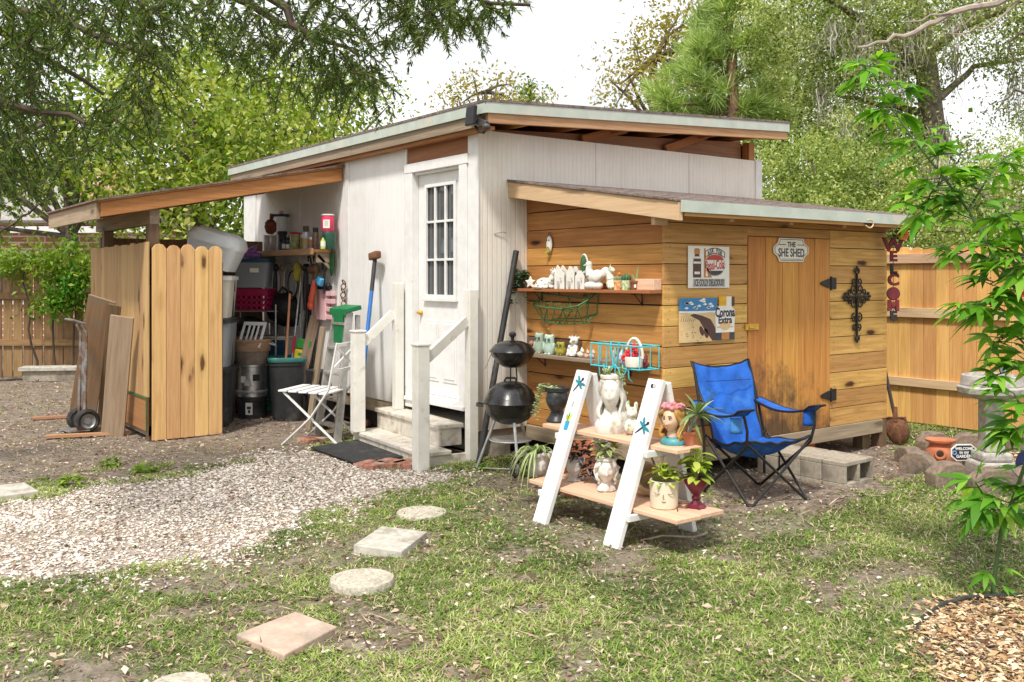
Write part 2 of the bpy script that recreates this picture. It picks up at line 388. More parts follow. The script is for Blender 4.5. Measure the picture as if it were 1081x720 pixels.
M['bluehandle']=pm('blue_fibre_handle',(.025,.14,.44),.45,0,.15,10)
M['clearpl']=glassy('clear_tote_plastic',(.90,.93,.95),.22,.72)
M['smokepl']=glassy('smoke_tote_plastic',(.30,.33,.35),.3,.82)
M['whitepl']=pm('white_plastic',(.72,.72,.70),.5,0,.08,8,(.45,.42,.38),5,.66)
M['bluelid']=pm('navy_lid',(.012,.05,.10),.4,0,.2,8)
M['bag']=pm('black_bag_fabric',(.018,.017,.017),.6,0,.4,9,bump=.5)
M['basket']=pm('bushel_wood',(.33,.20,.12),.8,0,.35,10,(.22,.18,.15),5,.55,.4,stretch=(1,1,9))
M['basketd']=pm('dark_bushel_band',(.19,.145,.115),.8,0,.35,10,None,5,.55,.4)
M['cream']=pm('cream_plastic',(.66,.62,.53),.5,0,.1,8)
M['handle']=wood('broom_handle',(.52,.24,.11),(.66,.36,.19),knots=0,rv=.2)
M['truck']=pm('worn_truck_steel',(.27,.26,.25),.6,.5,.3,14,(.16,.09,.06),6,.52)
M['tyre']=pm('black_tyre',(.025,.024,.023),.8,0,.3,30,(.08,.07,.06),8,.55,.3)
M['rim']=pm('grey_rim',(.32,.32,.32),.45,.5,.2,15)
M['mat']=pm('black_rubber_mat',(.032,.032,.033),.85,0,.35,50,(.09,.08,.07),8,.6,.6)
M['woven']=pm('woven_ceramic',(.55,.42,.27),.7,0,.25,50,(.40,.27,.15),14,.55,.4)
M['brass']=pm('brass_hasp',(.62,.38,.06),.4,.6,.2,20)
M['signw']=pm('cream_sign_face',(.76,.74,.64),.5,0,.05,14)
M['ink']=pm('charcoal_ink',(.045,.05,.06),.6,bump=0)
M['inkblue']=pm('navy_ink',(.012,.02,.065),.5,bump=0)
M['dirtyw']=pm('aged_white_tin',(.78,.75,.68),.45,0,.06,14,(.55,.48,.38),6,.68)
M['tinred']=pm('sign_red',(.46,.05,.035),.5,bump=0)
M['tinbrown']=pm('sign_brown',(.085,.04,.03),.5,bump=0)
M['tingrey']=pm('sign_grey',(.45,.43,.40),.5,bump=0)
M['tinamber']=pm('sign_amber',(.50,.20,.045),.5,bump=0)
M['tinblue']=pm('sign_sky_blue',(.035,.20,.42),.5,bump=0)
M['tinsand']=pm('sign_sand',(.66,.47,.23),.5,0,.1,40,bump=0)
M['tinyel']=pm('sign_yellow',(.74,.40,.02),.5,bump=0)
M['burg']=pm('burgundy_letter',(.17,.02,.025),.6,0,.35,60)
M['blackl']=pm('black_letter',(.02,.02,.022),.6)
M['moss']=pm('spanish_moss',(.40,.385,.31),.95,0,.3,8,bump=0,rv=.5)
M['bark']=pm('tree_bark',(.12,.095,.075),.95,0,.5,14,(.20,.17,.14),5,.55,.9)
M['barkr']=pm('pine_bark',(.26,.15,.10),.95,0,.4,14,(.15,.09,.07),5,.55,.9)
M['twig']=pm('pale_twig',(.34,.29,.24),.9,0,.3,14)
M['twigd']=pm('dark_twig',(.07,.05,.035),.9,0,.3,14)
M['stem']=pm('green_stem',(.07,.12,.04),.6,0,.3,14)
# ---------------------------------------------------------------- camera, sky, sun
cd=bpy.data.cameras.new('camera'); cam=bpy.data.objects.new('camera',cd); col.objects.link(cam)
cam.location=CAM; cam.rotation_euler=(R(90),0,-A); cd.sensor_width=36; cd.lens=36*1000/1081; cd.shift_y=-(360-HY)/1081; cd.clip_start=.05; cd.clip_end=2000
scene.camera=cam
SUN_EL=R(58); SUN_AZ_V=(-FW*.9-RT*.34).normalized()         # towards the sun: behind the camera and to its left
wd=bpy.data.worlds.new('World'); scene.world=wd; wd.use_nodes=True
nt=wd.node_tree; bg=nt.nodes['Background']
sky=nt.nodes.new('ShaderNodeTexSky'); sky.sky_type='NISHITA'; sky.sun_disc=False; sky.sun_elevation=SUN_EL
sky.sun_rotation=math.atan2(SUN_AZ_V.x,SUN_AZ_V.y); sky.dust_density=4; sky.air_density=1.2; sky.ozone_density=1
# thin bright cloud over the whole sky: the sky colour drained towards white in soft patches
hs=nt.nodes.new('ShaderNodeHueSaturation'); hs.inputs['Saturation'].default_value=.22; hs.inputs['Value'].default_value=1.5
tc=nt.nodes.new('ShaderNodeTexCoord'); nz=nt.nodes.new('ShaderNodeTexNoise'); nz.inputs['Scale'].default_value=2.6; nz.inputs['Detail'].default_value=6
nt.links.new(tc.outputs['Generated'],nz.inputs['Vector'])
rp=nt.nodes.new('ShaderNodeValToRGB'); rp.color_ramp.elements[0].position=.28; rp.color_ramp.elements[0].color=(0,0,0,1); rp.color_ramp.elements[1].position=.48
nt.links.new(nz.outputs[0],rp.inputs[0])
mx=nt.nodes.new('ShaderNodeMix'); mx.data_type='RGBA'; nt.links.new(rp.outputs[0],mx.inputs[0]); nt.links.new(sky.outputs[0],hs.inputs['Color'])
nt.links.new(hs.outputs[0],mx.inputs[6]); mx.inputs[7].default_value=(10.0,10.1,10.3,1)
nt.links.new(mx.outputs[2],bg.inputs['Color']); bg.inputs['Strength'].default_value=.098
sd=bpy.data.lights.new('sun','SUN'); sd.energy=3.4; sd.angle=R(7); sd.color=(1,.95,.87)
so=bpy.data.objects.new('sun',sd); col.objects.link(so)
dv=SUN_AZ_V*cos(SUN_EL)+Vector((0,0,sin(SUN_EL))); so.rotation_euler=dv.to_track_quat('Z','Y').to_euler()
vs=scene.view_settings; vs.view_transform='Standard'; vs.look='None'; vs.gamma=1; vs.use_curve_mapping=False; vs.exposure=EXPO if 'EXPO' in globals() else .38

# ---------------------------------------------------------------- noise on arrays
def vnoise(x,y,sc,seed=0):
    x=np.asarray(x)*sc+seed*17.3; y=np.asarray(y)*sc+seed*9.1
    xi=np.floor(x).astype(np.int64); yi=np.floor(y).astype(np.int64); fx=x-xi; fy=y-yi
    fx=fx*fx*(3-2*fx); fy=fy*fy*(3-2*fy)
    def h(a,b):
        n=(a*374761393+b*668265263+seed*1442695)&0xffffffff; n=((n^(n>>13))*1274126177)&0xffffffff
        return ((n^(n>>16))&0xffff)/65535.0
    return (h(xi,yi)*(1-fx)+h(xi+1,yi)*fx)*(1-fy)+(h(xi,yi+1)*(1-fx)+h(xi+1,yi+1)*fx)*fy
def fbm(x,y,sc,seed=0,o=4):
    s=0;a=.5;t=0
    for i in range(o): s=s+a*vnoise(x,y,sc*2**i,seed+i); t+=a; a*=.5
    return s/t
def inpoly(x,y,P):
    r=np.zeros(len(x),bool); n=len(P); j=n-1
    for i in range(n):
        xi,yi=P[i]; xj,yj=P[j]
        c=((yi>y)!=(yj>y)) & (x<(xj-xi)*(y-yi)/(yj-yi+1e-12)+xi); r^=c; j=i
    return r
def pdist(x,y,P):
    d=np.full(len(x),1e9); n=len(P)
    for i in range(n):
        ax,ay=P[i]; bx,by=P[(i+1)%n]; L=(bx-ax)**2+(by-ay)**2
        t=np.clip(((x-ax)*(bx-ax)+(y-ay)*(by-ay))/L,0,1); d=np.minimum(d,np.hypot(x-ax-t*(bx-ax),y-ay-t*(by-ay)))
    return np.where(inpoly(x,y,P),-d,d)
def gpoly(L): return [(lambda p:(p.x,p.y))(gr(a,b)) for a,b in L]
GRAVEL=gpoly([(-60,545),(30,527),(110,512),(210,502),(290,478),(345,480),(430,494),(480,499),(470,508),(405,520),(340,543),(285,575),(235,590),(110,606),(30,612),(-60,622)])
MULCH=gpoly([(1000,634),(972,655),(970,690),(990,740),(1130,760),(1130,640),(1060,628)])
RINGP=gpoly([(958,492),(985,478),(1040,473),(1085,480),(1110,500),(1075,507),(1000,505)])
DIRTS=[(gpoly([(-40,400),(170,400),(300,452),(360,455),(300,480),(120,505),(-40,515)]),.06),
       (gpoly([(200,600),(300,578),(420,560),(470,585),(330,600),(200,625)]),.42),
       (gpoly([(500,500),(600,500),(830,545),(760,575),(640,585),(560,560)]),.34),
       (gpoly([(740,470),(930,470),(960,500),(860,535),(780,540)]),.03),
       (gpoly([(-40,690),(30,680),(60,730),(-40,760)]),.5)]
STRIP=gpoly([(-30,525),(40,505),(110,492),(200,487),(170,500),(90,520),(20,540),(-30,552)])
def gz(x,y):
    return (fbm(x,y,.8,3,3)-.5)*.05+(fbm(x,y,4,9,2)-.5)*.016
def grassw(x,y):
    n=fbm(x,y,1.1,21,4); n2=fbm(x,y,4.5,31,3)
    w=np.clip((n*.5+n2*.5-.40)*6.0+.74,.16,1)
    dep=(x-CAM.x)*FW.x+(y-CAM.y)*FW.y
    w=np.clip(w*.95+.03,0,1)
    for P,k in DIRTS:
        d=pdist(x,y,P)+(n2-.5)*.5; w=np.where(d<0,w*k,np.where(d<.25,w*(k+(1-k)*d/.25),w))
    d=pdist(x,y,STRIP)+(n2-.5)*.3; w=np.where(d<0,np.maximum(w,.75*(n2>.42)),w)
    d=pdist(x,y,GRAVEL)+(n2-.5)*.35; w=np.where(d<.0,w*.04,w)
    for P,kk in ((MULCH,.32),(RINGP,.08)): w=np.where(pdist(x,y,P)<.0,w*kk,w)
    inside=(x>.45)&(y>-1.7)&(x<3.5)&(y<.1); w=np.where(inside,0,w)
    inside=((x>-.1)&(y>-.05)&(x<3.9)&(y<5.6))|((x>-2.2)&(x<0)&(y>2.4)&(y<5)); w=np.where(inside,0,w)
    return w
# ground sheet: fine near the camera, stretching to the horizon
def warp(n,lo,hi,c,far):
    a=np.linspace(lo,hi,n); e=np.geomspace(1,far,16)-1
    return np.concatenate([lo-e[::-1][:-1]-.0,a,hi+e[1:]])
gx=warp(300,-8.0,7.0,0,900); gy=warp(330,-6.0,10.0,0,900)
X,Y=np.meshgrid(gx,gy,indexing='ij'); x=X.ravel(); y=Y.ravel(); nz_=gz(x,y)
near=np.clip(1-np.maximum(np.maximum(-8-x,x-7),np.maximum(-6-y,y-10))/4,0,1)
V=np.stack([x,y,nz_*near],1); ny=len(gy); I=np.arange(len(gx)*ny).reshape(len(gx),ny)
Fq=np.stack([I[:-1,:-1],I[1:,:-1],I[1:,1:],I[:-1,1:]],-1).reshape(-1,4)
N=NT('earth'); o=N.obj()
big=N.noise(o,1.3,6,.6); fine=N.noise(o,38,5,.7); mid=N.noise(o,9,5,.65)
c=N.ramp(N.math('ADD',N.math('MULTIPLY',fine,.5),N.math('MULTIPLY',mid,.5)),[(.34,(.07,.046,.032)),(.5,(.20,.15,.115)),(.64,(.40,.335,.275))])
c=N.mix(N.math('MULTIPLY',N.ramp(big,[(.38,0),(.62,1)]),.5),c,(.26,.23,.195))
c=N.mix(N.math('MULTIPLY',N.attr('grass'),.55),c,N.ramp(mid,[(.35,(.05,.06,.02)),(.65,(.22,.23,.08))]))
gm=N.math('MULTIPLY',N.attr('gravel'),.8); c=N.mix(gm,c,N.ramp(fine,[(.35,(.22,.16,.12)),(.6,(.60,.53,.46))]))
N.l(c,N.b.inputs['Base Color']); N.b.inputs['Roughness'].default_value=.97; N.b.inputs['Specular IOR Level'].default_value=.15
N.bump(N.math('ADD',fine,mid),.8,.02); M['earth']=N.mat
g=fastmesh('ground',V,Fq,M['earth'],smooth=True); tag(g,'bare earth yard with thin patchy lawn and fallen leaves',None,None,'structure')
a=g.data.attributes.new('grass','FLOAT','POINT'); a.data.foreach_set('value',(grassw(x,y)*near).astype(np.float32))
gd=pdist(x,y,GRAVEL)+(fbm(x,y,4.5,31,3)-.5)*.35
a=g.data.attributes.new('gravel','FLOAT','POINT'); a.data.foreach_set('value',np.clip(.5-gd/.2,0,1).astype(np.float32))

def in_view(n, y0=4.0,y1=14.0, margin=40, pw=1.0):
    # random ground points that the photo can see: spread evenly in area between two depths
    D=np.sqrt(nrg.uniform(y0**2,y1**2,n)) if pw==1 else (y0**pw+(y1**pw-y0**pw)*nrg.random(n))**(1/pw)
    px=nrg.uniform(-margin,1081+margin,n); k=nrg.random(n)<.24; px=np.where(k,np.where(nrg.random(n)<.5,nrg.uniform(-480,-margin,n),nrg.uniform(1081+margin,1560,n)),px); lx=(px-540.5)/1000*D
    return CAM.x+RT.x*lx+FW.x*D, CAM.y+RT.y*lx+FW.y*D, D
BAD=[]                                                    # footprints grass must not grow through (stepping stones, blocks)
def cull(x,y):
    k=np.ones(len(x),bool)
    for P in BAD: k&=~inpoly(x,y,P)
    return k
# ---- stepping stones
def stone_sq(pxs, h, mat, label, grp='stepping stones across the lawn'):
    P=[gr(a,b,h) for a,b in pxs]; c=sum(P,Vector())/len(P); mb=MB()
    mb.prism([((p-c).x,(p-c).y) for p in P],h+.02,TR((0,0,-.02-h*0)))
    BAD.append([(c.x+(p.x-c.x)*.9,c.y+(p.y-c.y)*.9) for p in P])
    one('stepping_stone',mb,mat,label,'stepping stone',(c.x,c.y,0),0,grp,bevel=.006)
def stone_round(px,py,wpx,h,mat,label,grp='stepping stones across the lawn'):
    c=gr(px,py,h); r=wpx/2*depth(c)/1000; mb=MB(); n=40
    mb.lathe([(r*.985,-.02),(r,h*.6),(r*.975,h),(r*.82,h),(r*.8,h-.004),(r*.3,h-.002),(.0001,h-.002)],n)
    BAD.append([(c.x+r*.9*cos(t),c.y+r*.9*sin(t)) for t in np.linspace(0,6.28,20)])
    one('stepping_stone',mb,mat,label,'stepping stone',(c.x,c.y,0),0,grp)
stone_sq([(373,575),(403,555),(451,561),(424,582)],.042,M['paver_w'],'pale grey square stepping stone between the two round ones')
stone_sq([(249,669),(312,645),(356,661),(300,691)],.035,M['paver_p'],'pinkish square stepping stone nearest the bottom of the photo')
stone_sq([(-24,527),(-10,513),(26,509),(41,518)],.03,M['paver_w'],'pale square stepping stone at the left edge beside the gravel')
stone_round(445,540,53,.022,M['paver_t'],'round pebbled stepping stone closest to the steps and gravel')
stone_round(382,610,68,.032,M['paver_t'],'round pebbled stepping stone between the grey square and pinkish square ones')
stone_round(190,722,64,.03,M['paver_t'],'round stepping stone cut off by the bottom edge of the photo')

# ---------------------------------------------------------------- main shed
S=thing('garden_shed','tall white wooden garden shed with sloping roof and a glazed white door','shed')
def zt(x): return 3.0+.051*(x+.15)      # top of the roof
mb=MB()
for a,b in ((.0,1.328),(1.334,2.586),(2.592,3.62)): mb.b2((a,0,.24),(b,.03,2.81))
part('front_wall',mb,M['siding'],S)
mb=MB()
for a,b in ((1.19,2.44),(2.447,3.66),(3.667,5.0)): mb.b2((0,a,.33),(.03,b,2.83))
mb.b2((0,.15,2.93),(.03,5.3,2.83)) if False else None
part('door_wall',mb,M['siding2'],S)
mb=MB(); mb.b2((.03,5.36,.25),(3.7,5.4,2.83)); mb.b2((3.66,.03,.25),(3.7,5.36,2.83)); mb.b2((.035,.035,.27),(.06,.2,2.8)); mb.b2((.06,.05,.22),(3.6,5.3,.26)); part('rear_wall',mb,M['siding'],S)
CT=[((3.62,-.015,.24),(3.72,.03,2.81)),((-.015,-.015,.24),(.0,.14,2.82)),((-.015,5.0,.3),(.035,5.4,2.83)),((-.012,2.405,.33),(0,2.48,2.83)),((-.012,3.64,.33),(0,3.69,2.83)),((-.012,1.19,.33),(0,1.235,2.83))]
for bx_ in CT:
    mb=MB(); mb.b2(*bx_); part('corner_trim',mb,M['trim'],S,bevel=.003)
mb=MB(); mb.b2((0,.142,2.625),(.025,1.19,2.87)); part('plywood_panel',mb,W['ply'],S)
mb=MB(); mb.b2((.01,1.2,.20),(.05,5.35,.33)); mb.b2((.05,.02,.14),(3.6,.06,.24)); part('skirting_board',mb,W['greyw'],S)
mb=MB()
for q in ((.25,.12),(1.8,.12),(3.4,.12),(.12,1.5),(.12,3.4),(.12,5.1),(3.4,5.1)): mb=MB(); mb.box((q[0],q[1],.07),(.2,.2,.26)); part('pier',mb,M['block'],S)
mb=MB(); mb.b2((.1,.15,.02),(3.55,5.2,.19)); part('crawl_space_shade',mb,M['dark'],S)  # solid black block painted as the shade of the open void below
# roof
mb=MB()
def roofslab(x0,x1,y0,y1,za,zb,m=0): mb.hexa([(x0,y0,zt(x0)+za),(x1,y0,zt(x1)+za),(x1,y1,zt(x1)+za),(x0,y1,zt(x0)+za),(x0,y0,zt(x0)+zb),(x1,y0,zt(x1)+zb),(x1,y1,zt(x1)+zb),(x0,y1,zt(x0)+zb)],m)
roofslab(-.16,3.78,-.34,5.62,-.016,.006)
rf=part('roof',mb,M['shingle'],S)
mb=MB(); roofslab(-.13,3.75,-.31,5.58,-.035,-.0175); part('roof_deck',mb,W['redw'],S)
mb=MB(); roofslab(-.15,3.77,-.335,-.32,-.105,-.018); roofslab(-.155,-.135,-.32,5.6,-.105,-.018); part('drip_edge',mb,M['drip'],S)
mb=MB(); roofslab(-.12,3.75,-.318,-.28,-.185,-.037); part('front_fascia',mb,W['brownw'],S)
mb=MB(); 
for a,b in ((-.28,2.1),(2.105,5.56)): roofslab(-.133,-.10,a,b,-.20,-.037)
part('side_fascia',mb,W['greyw'],S)
mb=MB()
for xx in (.35,.95,1.55,2.15,2.75,3.35):
  mb=MB(); mb.hexa([(xx,-.28,zt(xx)-.17),(xx+.04,-.28,zt(xx)-.17),(xx+.04,5.4,zt(xx)-.17),(xx,5.4,zt(xx)-.17),(xx,-.28,zt(xx)-.036),(xx+.04,-.28,zt(xx)-.036),(xx+.04,5.4,zt(xx)-.036),(xx,5.4,zt(xx)-.036)]); part('rafter',mb,W['redw'],S)
for p_,q_ in (((1.2,.05,2.835),(1.75,.05,2.98)),((2.3,.05,2.835),(2.9,.05,3.03))): mb=MB(); mb.beam(p_,q_,.04,.08); part('brace',mb,W['redw'],S)
mb=MB(); mb.b2((.04,.04,2.72),(3.65,.09,2.80)); mb.b2((.03,.1,2.76),(.08,5.35,2.84)); mb.b2((3.52,.0,2.812),(3.61,.09,3.0)); mb.b2((-.098,-.27,2.77),(-.02,5.3,2.80)); part('top_plate',mb,W['redw'],S)
mb=MB(); mb.b2((.5,.9,2.70),(3.6,5.3,2.72)); part('loft_floor',mb,M['dark'],S)
mb=MB(); mb.hexa([(.1,5.30,2.83),(3.6,5.30,2.83),(3.6,5.34,2.83),(.1,5.34,2.83),(.1,5.30,zt(.1)-.037),(3.6,5.30,zt(3.6)-.037),(3.6,5.34,zt(3.6)-.037),(.1,5.34,zt(.1)-.037)]); mb.b2((3.63,.1,2.812),(3.66,5.2,3.0)); mb.b2((.04,1.3,2.842),(.08,5.2,2.93)); mb.hexa([(.2,1.4,2.721),(3.6,1.4,2.721),(3.6,1.44,2.721),(.2,1.44,2.721),(.2,1.4,zt(.2)-.175),(3.6,1.4,zt(3.6)-.175),(3.6,1.44,zt(3.6)-.175),(.2,1.44,zt(.2)-.175)]); part('gable_board',mb,W['redw'],S)
mb=MB(); mb.hexa([(.12,.095,2.70),(3.5,.095,2.70),(3.5,.12,2.70),(.12,.12,2.70),(.12,.095,zt(.12)-.175),(3.5,.095,zt(3.5)-.175),(3.5,.12,zt(3.5)-.175),(.12,.12,zt(.12)-.175)]); part('gable_board',mb,W['brownw'],S)
# door and its frame
mb=MB()
mb.b2((-.03,.142,.40),(.02,.262,2.535)); mb.b2((-.03,1.06,.33),(.02,1.19,2.535)); mb.b2((-.034,.125,2.535),(.02,1.20,2.622))
mb.b2((.0,.262,.47),(.07,.275,2.53)); mb.b2((.0,1.062,.47),(.07,1.075,2.53)); mb.b2((.0,.262,2.512),(.07,1.06,2.534))
mb.b2((-.05,.16,.395),(.08,1.18,.43),r=.5); mb.b2((-.025,.2,.432),(.06,1.05,.468))
part('door_frame',mb,M['trim'],S,bevel=.004)
D=MB(); D.b2((.045,.278,.472),(.085,1.058,1.36)); D.b2((.045,.278,2.415),(.085,1.058,2.51)); D.b2((.045,.278,1.36),(.085,.40,2.415)); D.b2((.045,.93,1.36),(.085,1.058,2.415))
for a,b in ((.40,.63),(.70,.93)):
    for z0,z1 in ((.60,1.16),):
        D.b2((.038,a,z0),(.044,b,z1)); D.b2((.032,a+.03,z0+.03),(.0375,b-.03,z1-.03))
door=part('door',D,M['trim'],S,bevel=.006)
w=MB(); y0,y1,z0,z1=.403,.927,1.363,2.412
w.b2((.025,y0,z0),(.05,y0+.03,z1)); w.b2((.025,y1-.03,z0),(.05,y1,z1)); w.b2((.025,y0+.031,z0),(.05,y1-.031,z0+.03)); w.b2((.025,y0+.031,z1-.03),(.05,y1-.031,z1))
for i in (1,2):
    yy=y0+(y1-y0)*i/3; w.b2((.03,yy-.013,z0+.031),(.052,yy+.013,z1-.031)); zz=z0+(z1-z0)*i/3; w.b2((.032,y0+.031,zz-.011),(.054,y1-.031,zz+.011))
w.b2((.012,y0-.02,z0-.03),(.05,y1+.02,z0-.001))
wf=part('window_frame',w,M['trim'],door,bevel=.003)
w=MB(); w.b2((.058,y0+.01,z0+.01),(.064,y1-.01,z1-.01)); part('window_pane',w,glassy('dark_window_glass',(.09,.10,.105),.04),door)
k=MB(); k.lathe([(.0001,0),(.022,.002),(.026,.016),(.012,.03),(.012,.05)],14,(.045,1.005,1.22),T=Euler((0,R(-90),0)).to_matrix().to_4x4()); part('door_knob',k,M['brass'],door)
# nail / hook on the corner wall
k=MB(); k.tube([(.16,-.005,1.93),(.25,-.02,1.945),(.27,-.03,1.935)],.004,6); part('wire_hook',k,M['steel'],S)

# flood light under the roof corner
L=thing('flood_light','dark grey security flood light clamped to the front corner of the shed roof','flood light',(-.19,-.22,2.78))
mb=MB(); mb.box((-.02,.02,.10),(.03,.13,.16),(0,R(6),0)); part('lamp_panel',mb,M['iron'],L,bevel=.008)
mb=MB(); mb.box((.05,-.05,.04),(.06,.10,.05),(R(20),0,R(20))); mb.ell((.05,-.10,.0),(.035,.035,.03)); part('lamp_head',mb,M['blackpl'],L,bevel=.004)
mb=MB(); mb.tube([(.02,.02,.02),(.03,-.02,-.03),(.06,-.05,-.04),(.05,-.09,-.02)],.012,8); mb.tube([(.06,-.06,.04),(.08,-.03,.09),(.05,.0,.12)],.008,6); part('bracket',mb,M['iron'],L)

# ---------------------------------------------------------------- she shed (lean-to with plank walls)
XS,YF,XE=.518,-1.68,3.39; ZB=.26; PT=.155
H=thing('lean_to_shed','small raised lean-to shed of amber pine planks with a plank door','shed')
def zr(y): return 2.40+.149*y            # top of the lean-to roof
def zl(y): return zr(y)-.032
def plank_poly(mb,yA,yB,z0,z1,x,th,r=None,m=0):
    P=[(yA,z0),(yB,z0),(yB,min(z1,zl(yB))),(yA,min(z1,zl(yA)))]
    if zl(yA)<=z0:
        ys=(z0-2.40+.032)/.149; P=[(max(ys,yA),z0),(yB,z0),(yB,min(z1,zl(yB)))]
        if z1<zl(yB): P.append(((z1-2.40+.032)/.149,z1))
        P[0]=(P[0][0]+.001,z0)
    elif z1>zl(yA) and z1<zl(yB): P=[(yA,z0),(yB,z0),(yB,z1),((z1-2.368)/.149,z1),(yA,zl(yA))]
    mb.prism(P,th,Matrix(((0,0,1,x),(1,0,0,0),(0,1,0,0),(0,0,0,1))),m,r)
mb=MB(); mats=[W['cedar'],W['grime'],W['pine']]
for i in range(14):
    z=ZB+i*PT
    if z>zl(0): break
    dz=rng.uniform(-.004,.004); mm=1 if i in (4,) else 0
    if i==4:
        plank_poly(mb,YF,-.75,z,z+PT-.006,XS-.001,.02,m=0); plank_poly(mb,-.747,-.001,z,z+PT-.006,XS,.02,m=1)
    else: plank_poly(mb,YF,-.001,z+dz,z+PT-.007,XS+rng.uniform(-.003,.003),.02,m=mm)
part('side_wall',mb,mats,H,bevel=.003)
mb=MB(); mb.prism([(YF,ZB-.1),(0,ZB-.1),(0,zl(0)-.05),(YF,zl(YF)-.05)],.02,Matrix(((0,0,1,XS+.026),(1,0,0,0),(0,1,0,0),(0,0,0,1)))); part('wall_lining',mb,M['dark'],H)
XD0,XD1=XS+.919,XS+2.0
mb=MB()
for i in range(11):
    z=ZB+i*PT
    dark=i in (1,2) 
    mb.b2((XS-.022,YF-.021+rng.uniform(-.002,.002),z),(XD0-.004,YF,z+PT-.006),m=(1 if i in (0,2) else (2 if i==1 else 0)))
for i in range(11):
    z=ZB+i*PT; mb.b2((XD1+.006,YF-.021+rng.uniform(-.002,.002),z),(XE,YF,z+PT-.006),m=0)
for xs_ in (XS+.03,XD0-.06,XD1+.06,XE-.05,(XD1+XE)/2):
    for i in range(11):
        for dz in (.04,.115): mb.lathe([(.0045,0),(.004,.002),(.0001,.0024)],6,T=TR((xs_+rng.uniform(-.012,.012),YF-.0225,ZB+i*PT+dz+rng.uniform(-.01,.01)),(R(90),0,0)),m=3)
mb.b2((XD0-.002,YF-.02,1.885),(XD1+.004,YF,1.96))
mb.b2((XS-.022,YF-.02,ZB+11*PT),(XE,YF,2.02))
part('front_wall',mb,[W['pine'],W['cedar'],W['grime'],M['rust']],H,bevel=.003)
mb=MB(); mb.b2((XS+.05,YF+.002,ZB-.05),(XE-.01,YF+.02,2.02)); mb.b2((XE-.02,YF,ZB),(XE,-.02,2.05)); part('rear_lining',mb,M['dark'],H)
# door: five vertical boards, dirty low left
N=NT('door_boards_stained')
dm=W['door'].copy(); dm.name='stained_door_boards'; nt2=dm.node_tree; bb=nt2.nodes['Principled BSDF']; src=bb.inputs['Base Color'].links[0].from_socket
tcn=nt2.nodes.new('ShaderNodeTexCoord'); mp=nt2.nodes.new('ShaderNodeMapping'); mp.inputs['Scale'].default_value=(3.2,3,2.0); nt2.links.new(tcn.outputs['Object'],mp.inputs[0])
nn=nt2.nodes.new('ShaderNodeTexNoise'); nn.inputs['Scale'].default_value=2.2; nn.inputs['Detail'].default_value=8; nn.inputs['Roughness'].default_value=.72; nt2.links.new(mp.outputs[0],nn.inputs['Vector'])
sx=nt2.nodes.new('ShaderNodeSeparateXYZ'); nt2.links.new(tcn.outputs['Object'],sx.inputs[0])
def mth(op,a,b):
    q=nt2.nodes.new('ShaderNodeMath'); q.operation=op
    for i,v in enumerate((a,b)):
        if hasattr(v,'is_output'): nt2.links.new(v,q.inputs[i])
        else: q.inputs[i].default_value=v
    return q.outputs[0]
e=mth('ADD',mth('MULTIPLY',sx.outputs[2],-.55),mth('MULTIPLY',sx.outputs[0],-.22)); e=mth('ADD',e,nn.outputs[0])
r2=nt2.nodes.new('ShaderNodeValToRGB'); r2.color_ramp.elements[0].position=.30-.55; 
ee=mth('ADD',e,.86)
r2.color_ramp.elements[0].position=.50; r2.color_ramp.elements[0].color=(0,0,0,1); r2.color_ramp.elements[1].position=.78; r2.color_ramp.elements[1].color=(.88,.88,.88,1)
nt2.links.new(ee,r2.inputs[0]); mq=nt2.nodes.new('ShaderNodeMix'); mq.data_type='RGBA'; nt2.links.new(r2.outputs[0],mq.inputs[0]); nt2.links.new(src,mq.inputs[6]); mq.inputs[7].default_value=(.045,.032,.024,1)
nt2.links.new(mq.outputs[2],bb.inputs['Base Color'])
mb=MB(); n=5; ww=(XD1-XD0)/n
for i in range(n):
    mb.b2((XD0+i*ww+.003,YF-.027,ZB+.0),(XD0+(i+1)*ww-.003,YF-.003,1.880))
dr=part('door',mb,dm,H,bevel=.003)
for zz,tx in ((1.50,.0),(.535,.0)):
    mb=MB(); mb.prism([(-.15,.0),(-.14,.012),(-.03,.04),(-.012,.04),(-.012,-.04),(-.03,-.04),(-.14,-.012)],.006,TR((XD1+.0,YF-.033,zz),(R(90),0,0)))
    mb.prism([(.015,-.05),(.085,-.05),(.085,.05),(.015,.05)],.006,TR((XD1+.0,YF-.027,zz),(R(90),0,0))); mb.tube([(XD1+.004,YF-.036,zz-.06),(XD1+.004,YF-.036,zz+.06)],.009,8)
    part('hinge',mb,M['iron'],dr,bevel=.002)
mb=MB(); mb.box((XD0+.06,YF-.034,1.155),(.115,.008,.05)); mb.box((XD0-.02,YF-.03,1.155),(.04,.01,.05)); mb.tube([(XD0-.0,YF-.045,1.15),(XD0+.06,YF-.045,1.15)],.006,6); part('latch',mb,M['brass'],dr,bevel=.002)
mb=MB(); mb.b2((XS-.0,YF-.03,.135),(XE-.08,YF+.01,.256)); mb.b2((XS-.03,YF+.012,.135),(XS+.01,-.03,.256)); part('floor_beam',mb,W['greyw'],H,bevel=.004)
for bx_ in (((XE-.11,YF-.02,-.05),(XE,YF+.07,.255)),((XE-.26,YF+.06,-.05),(XE-.14,YF+.16,.25)),((XS,YF+.03,-.05),(XS+.1,YF+.13,.134)),((1.9,YF+.3,-.05),(2.0,YF+.4,.25))): mb=MB(); mb.b2(*bx_); part('post',mb,W['grime'],H,bevel=.004)
mb=MB(); mb.b2((XS+.05,YF+.05,.2),(XE-.05,-.05,.25)); part('floor',mb,M['dark'],H)
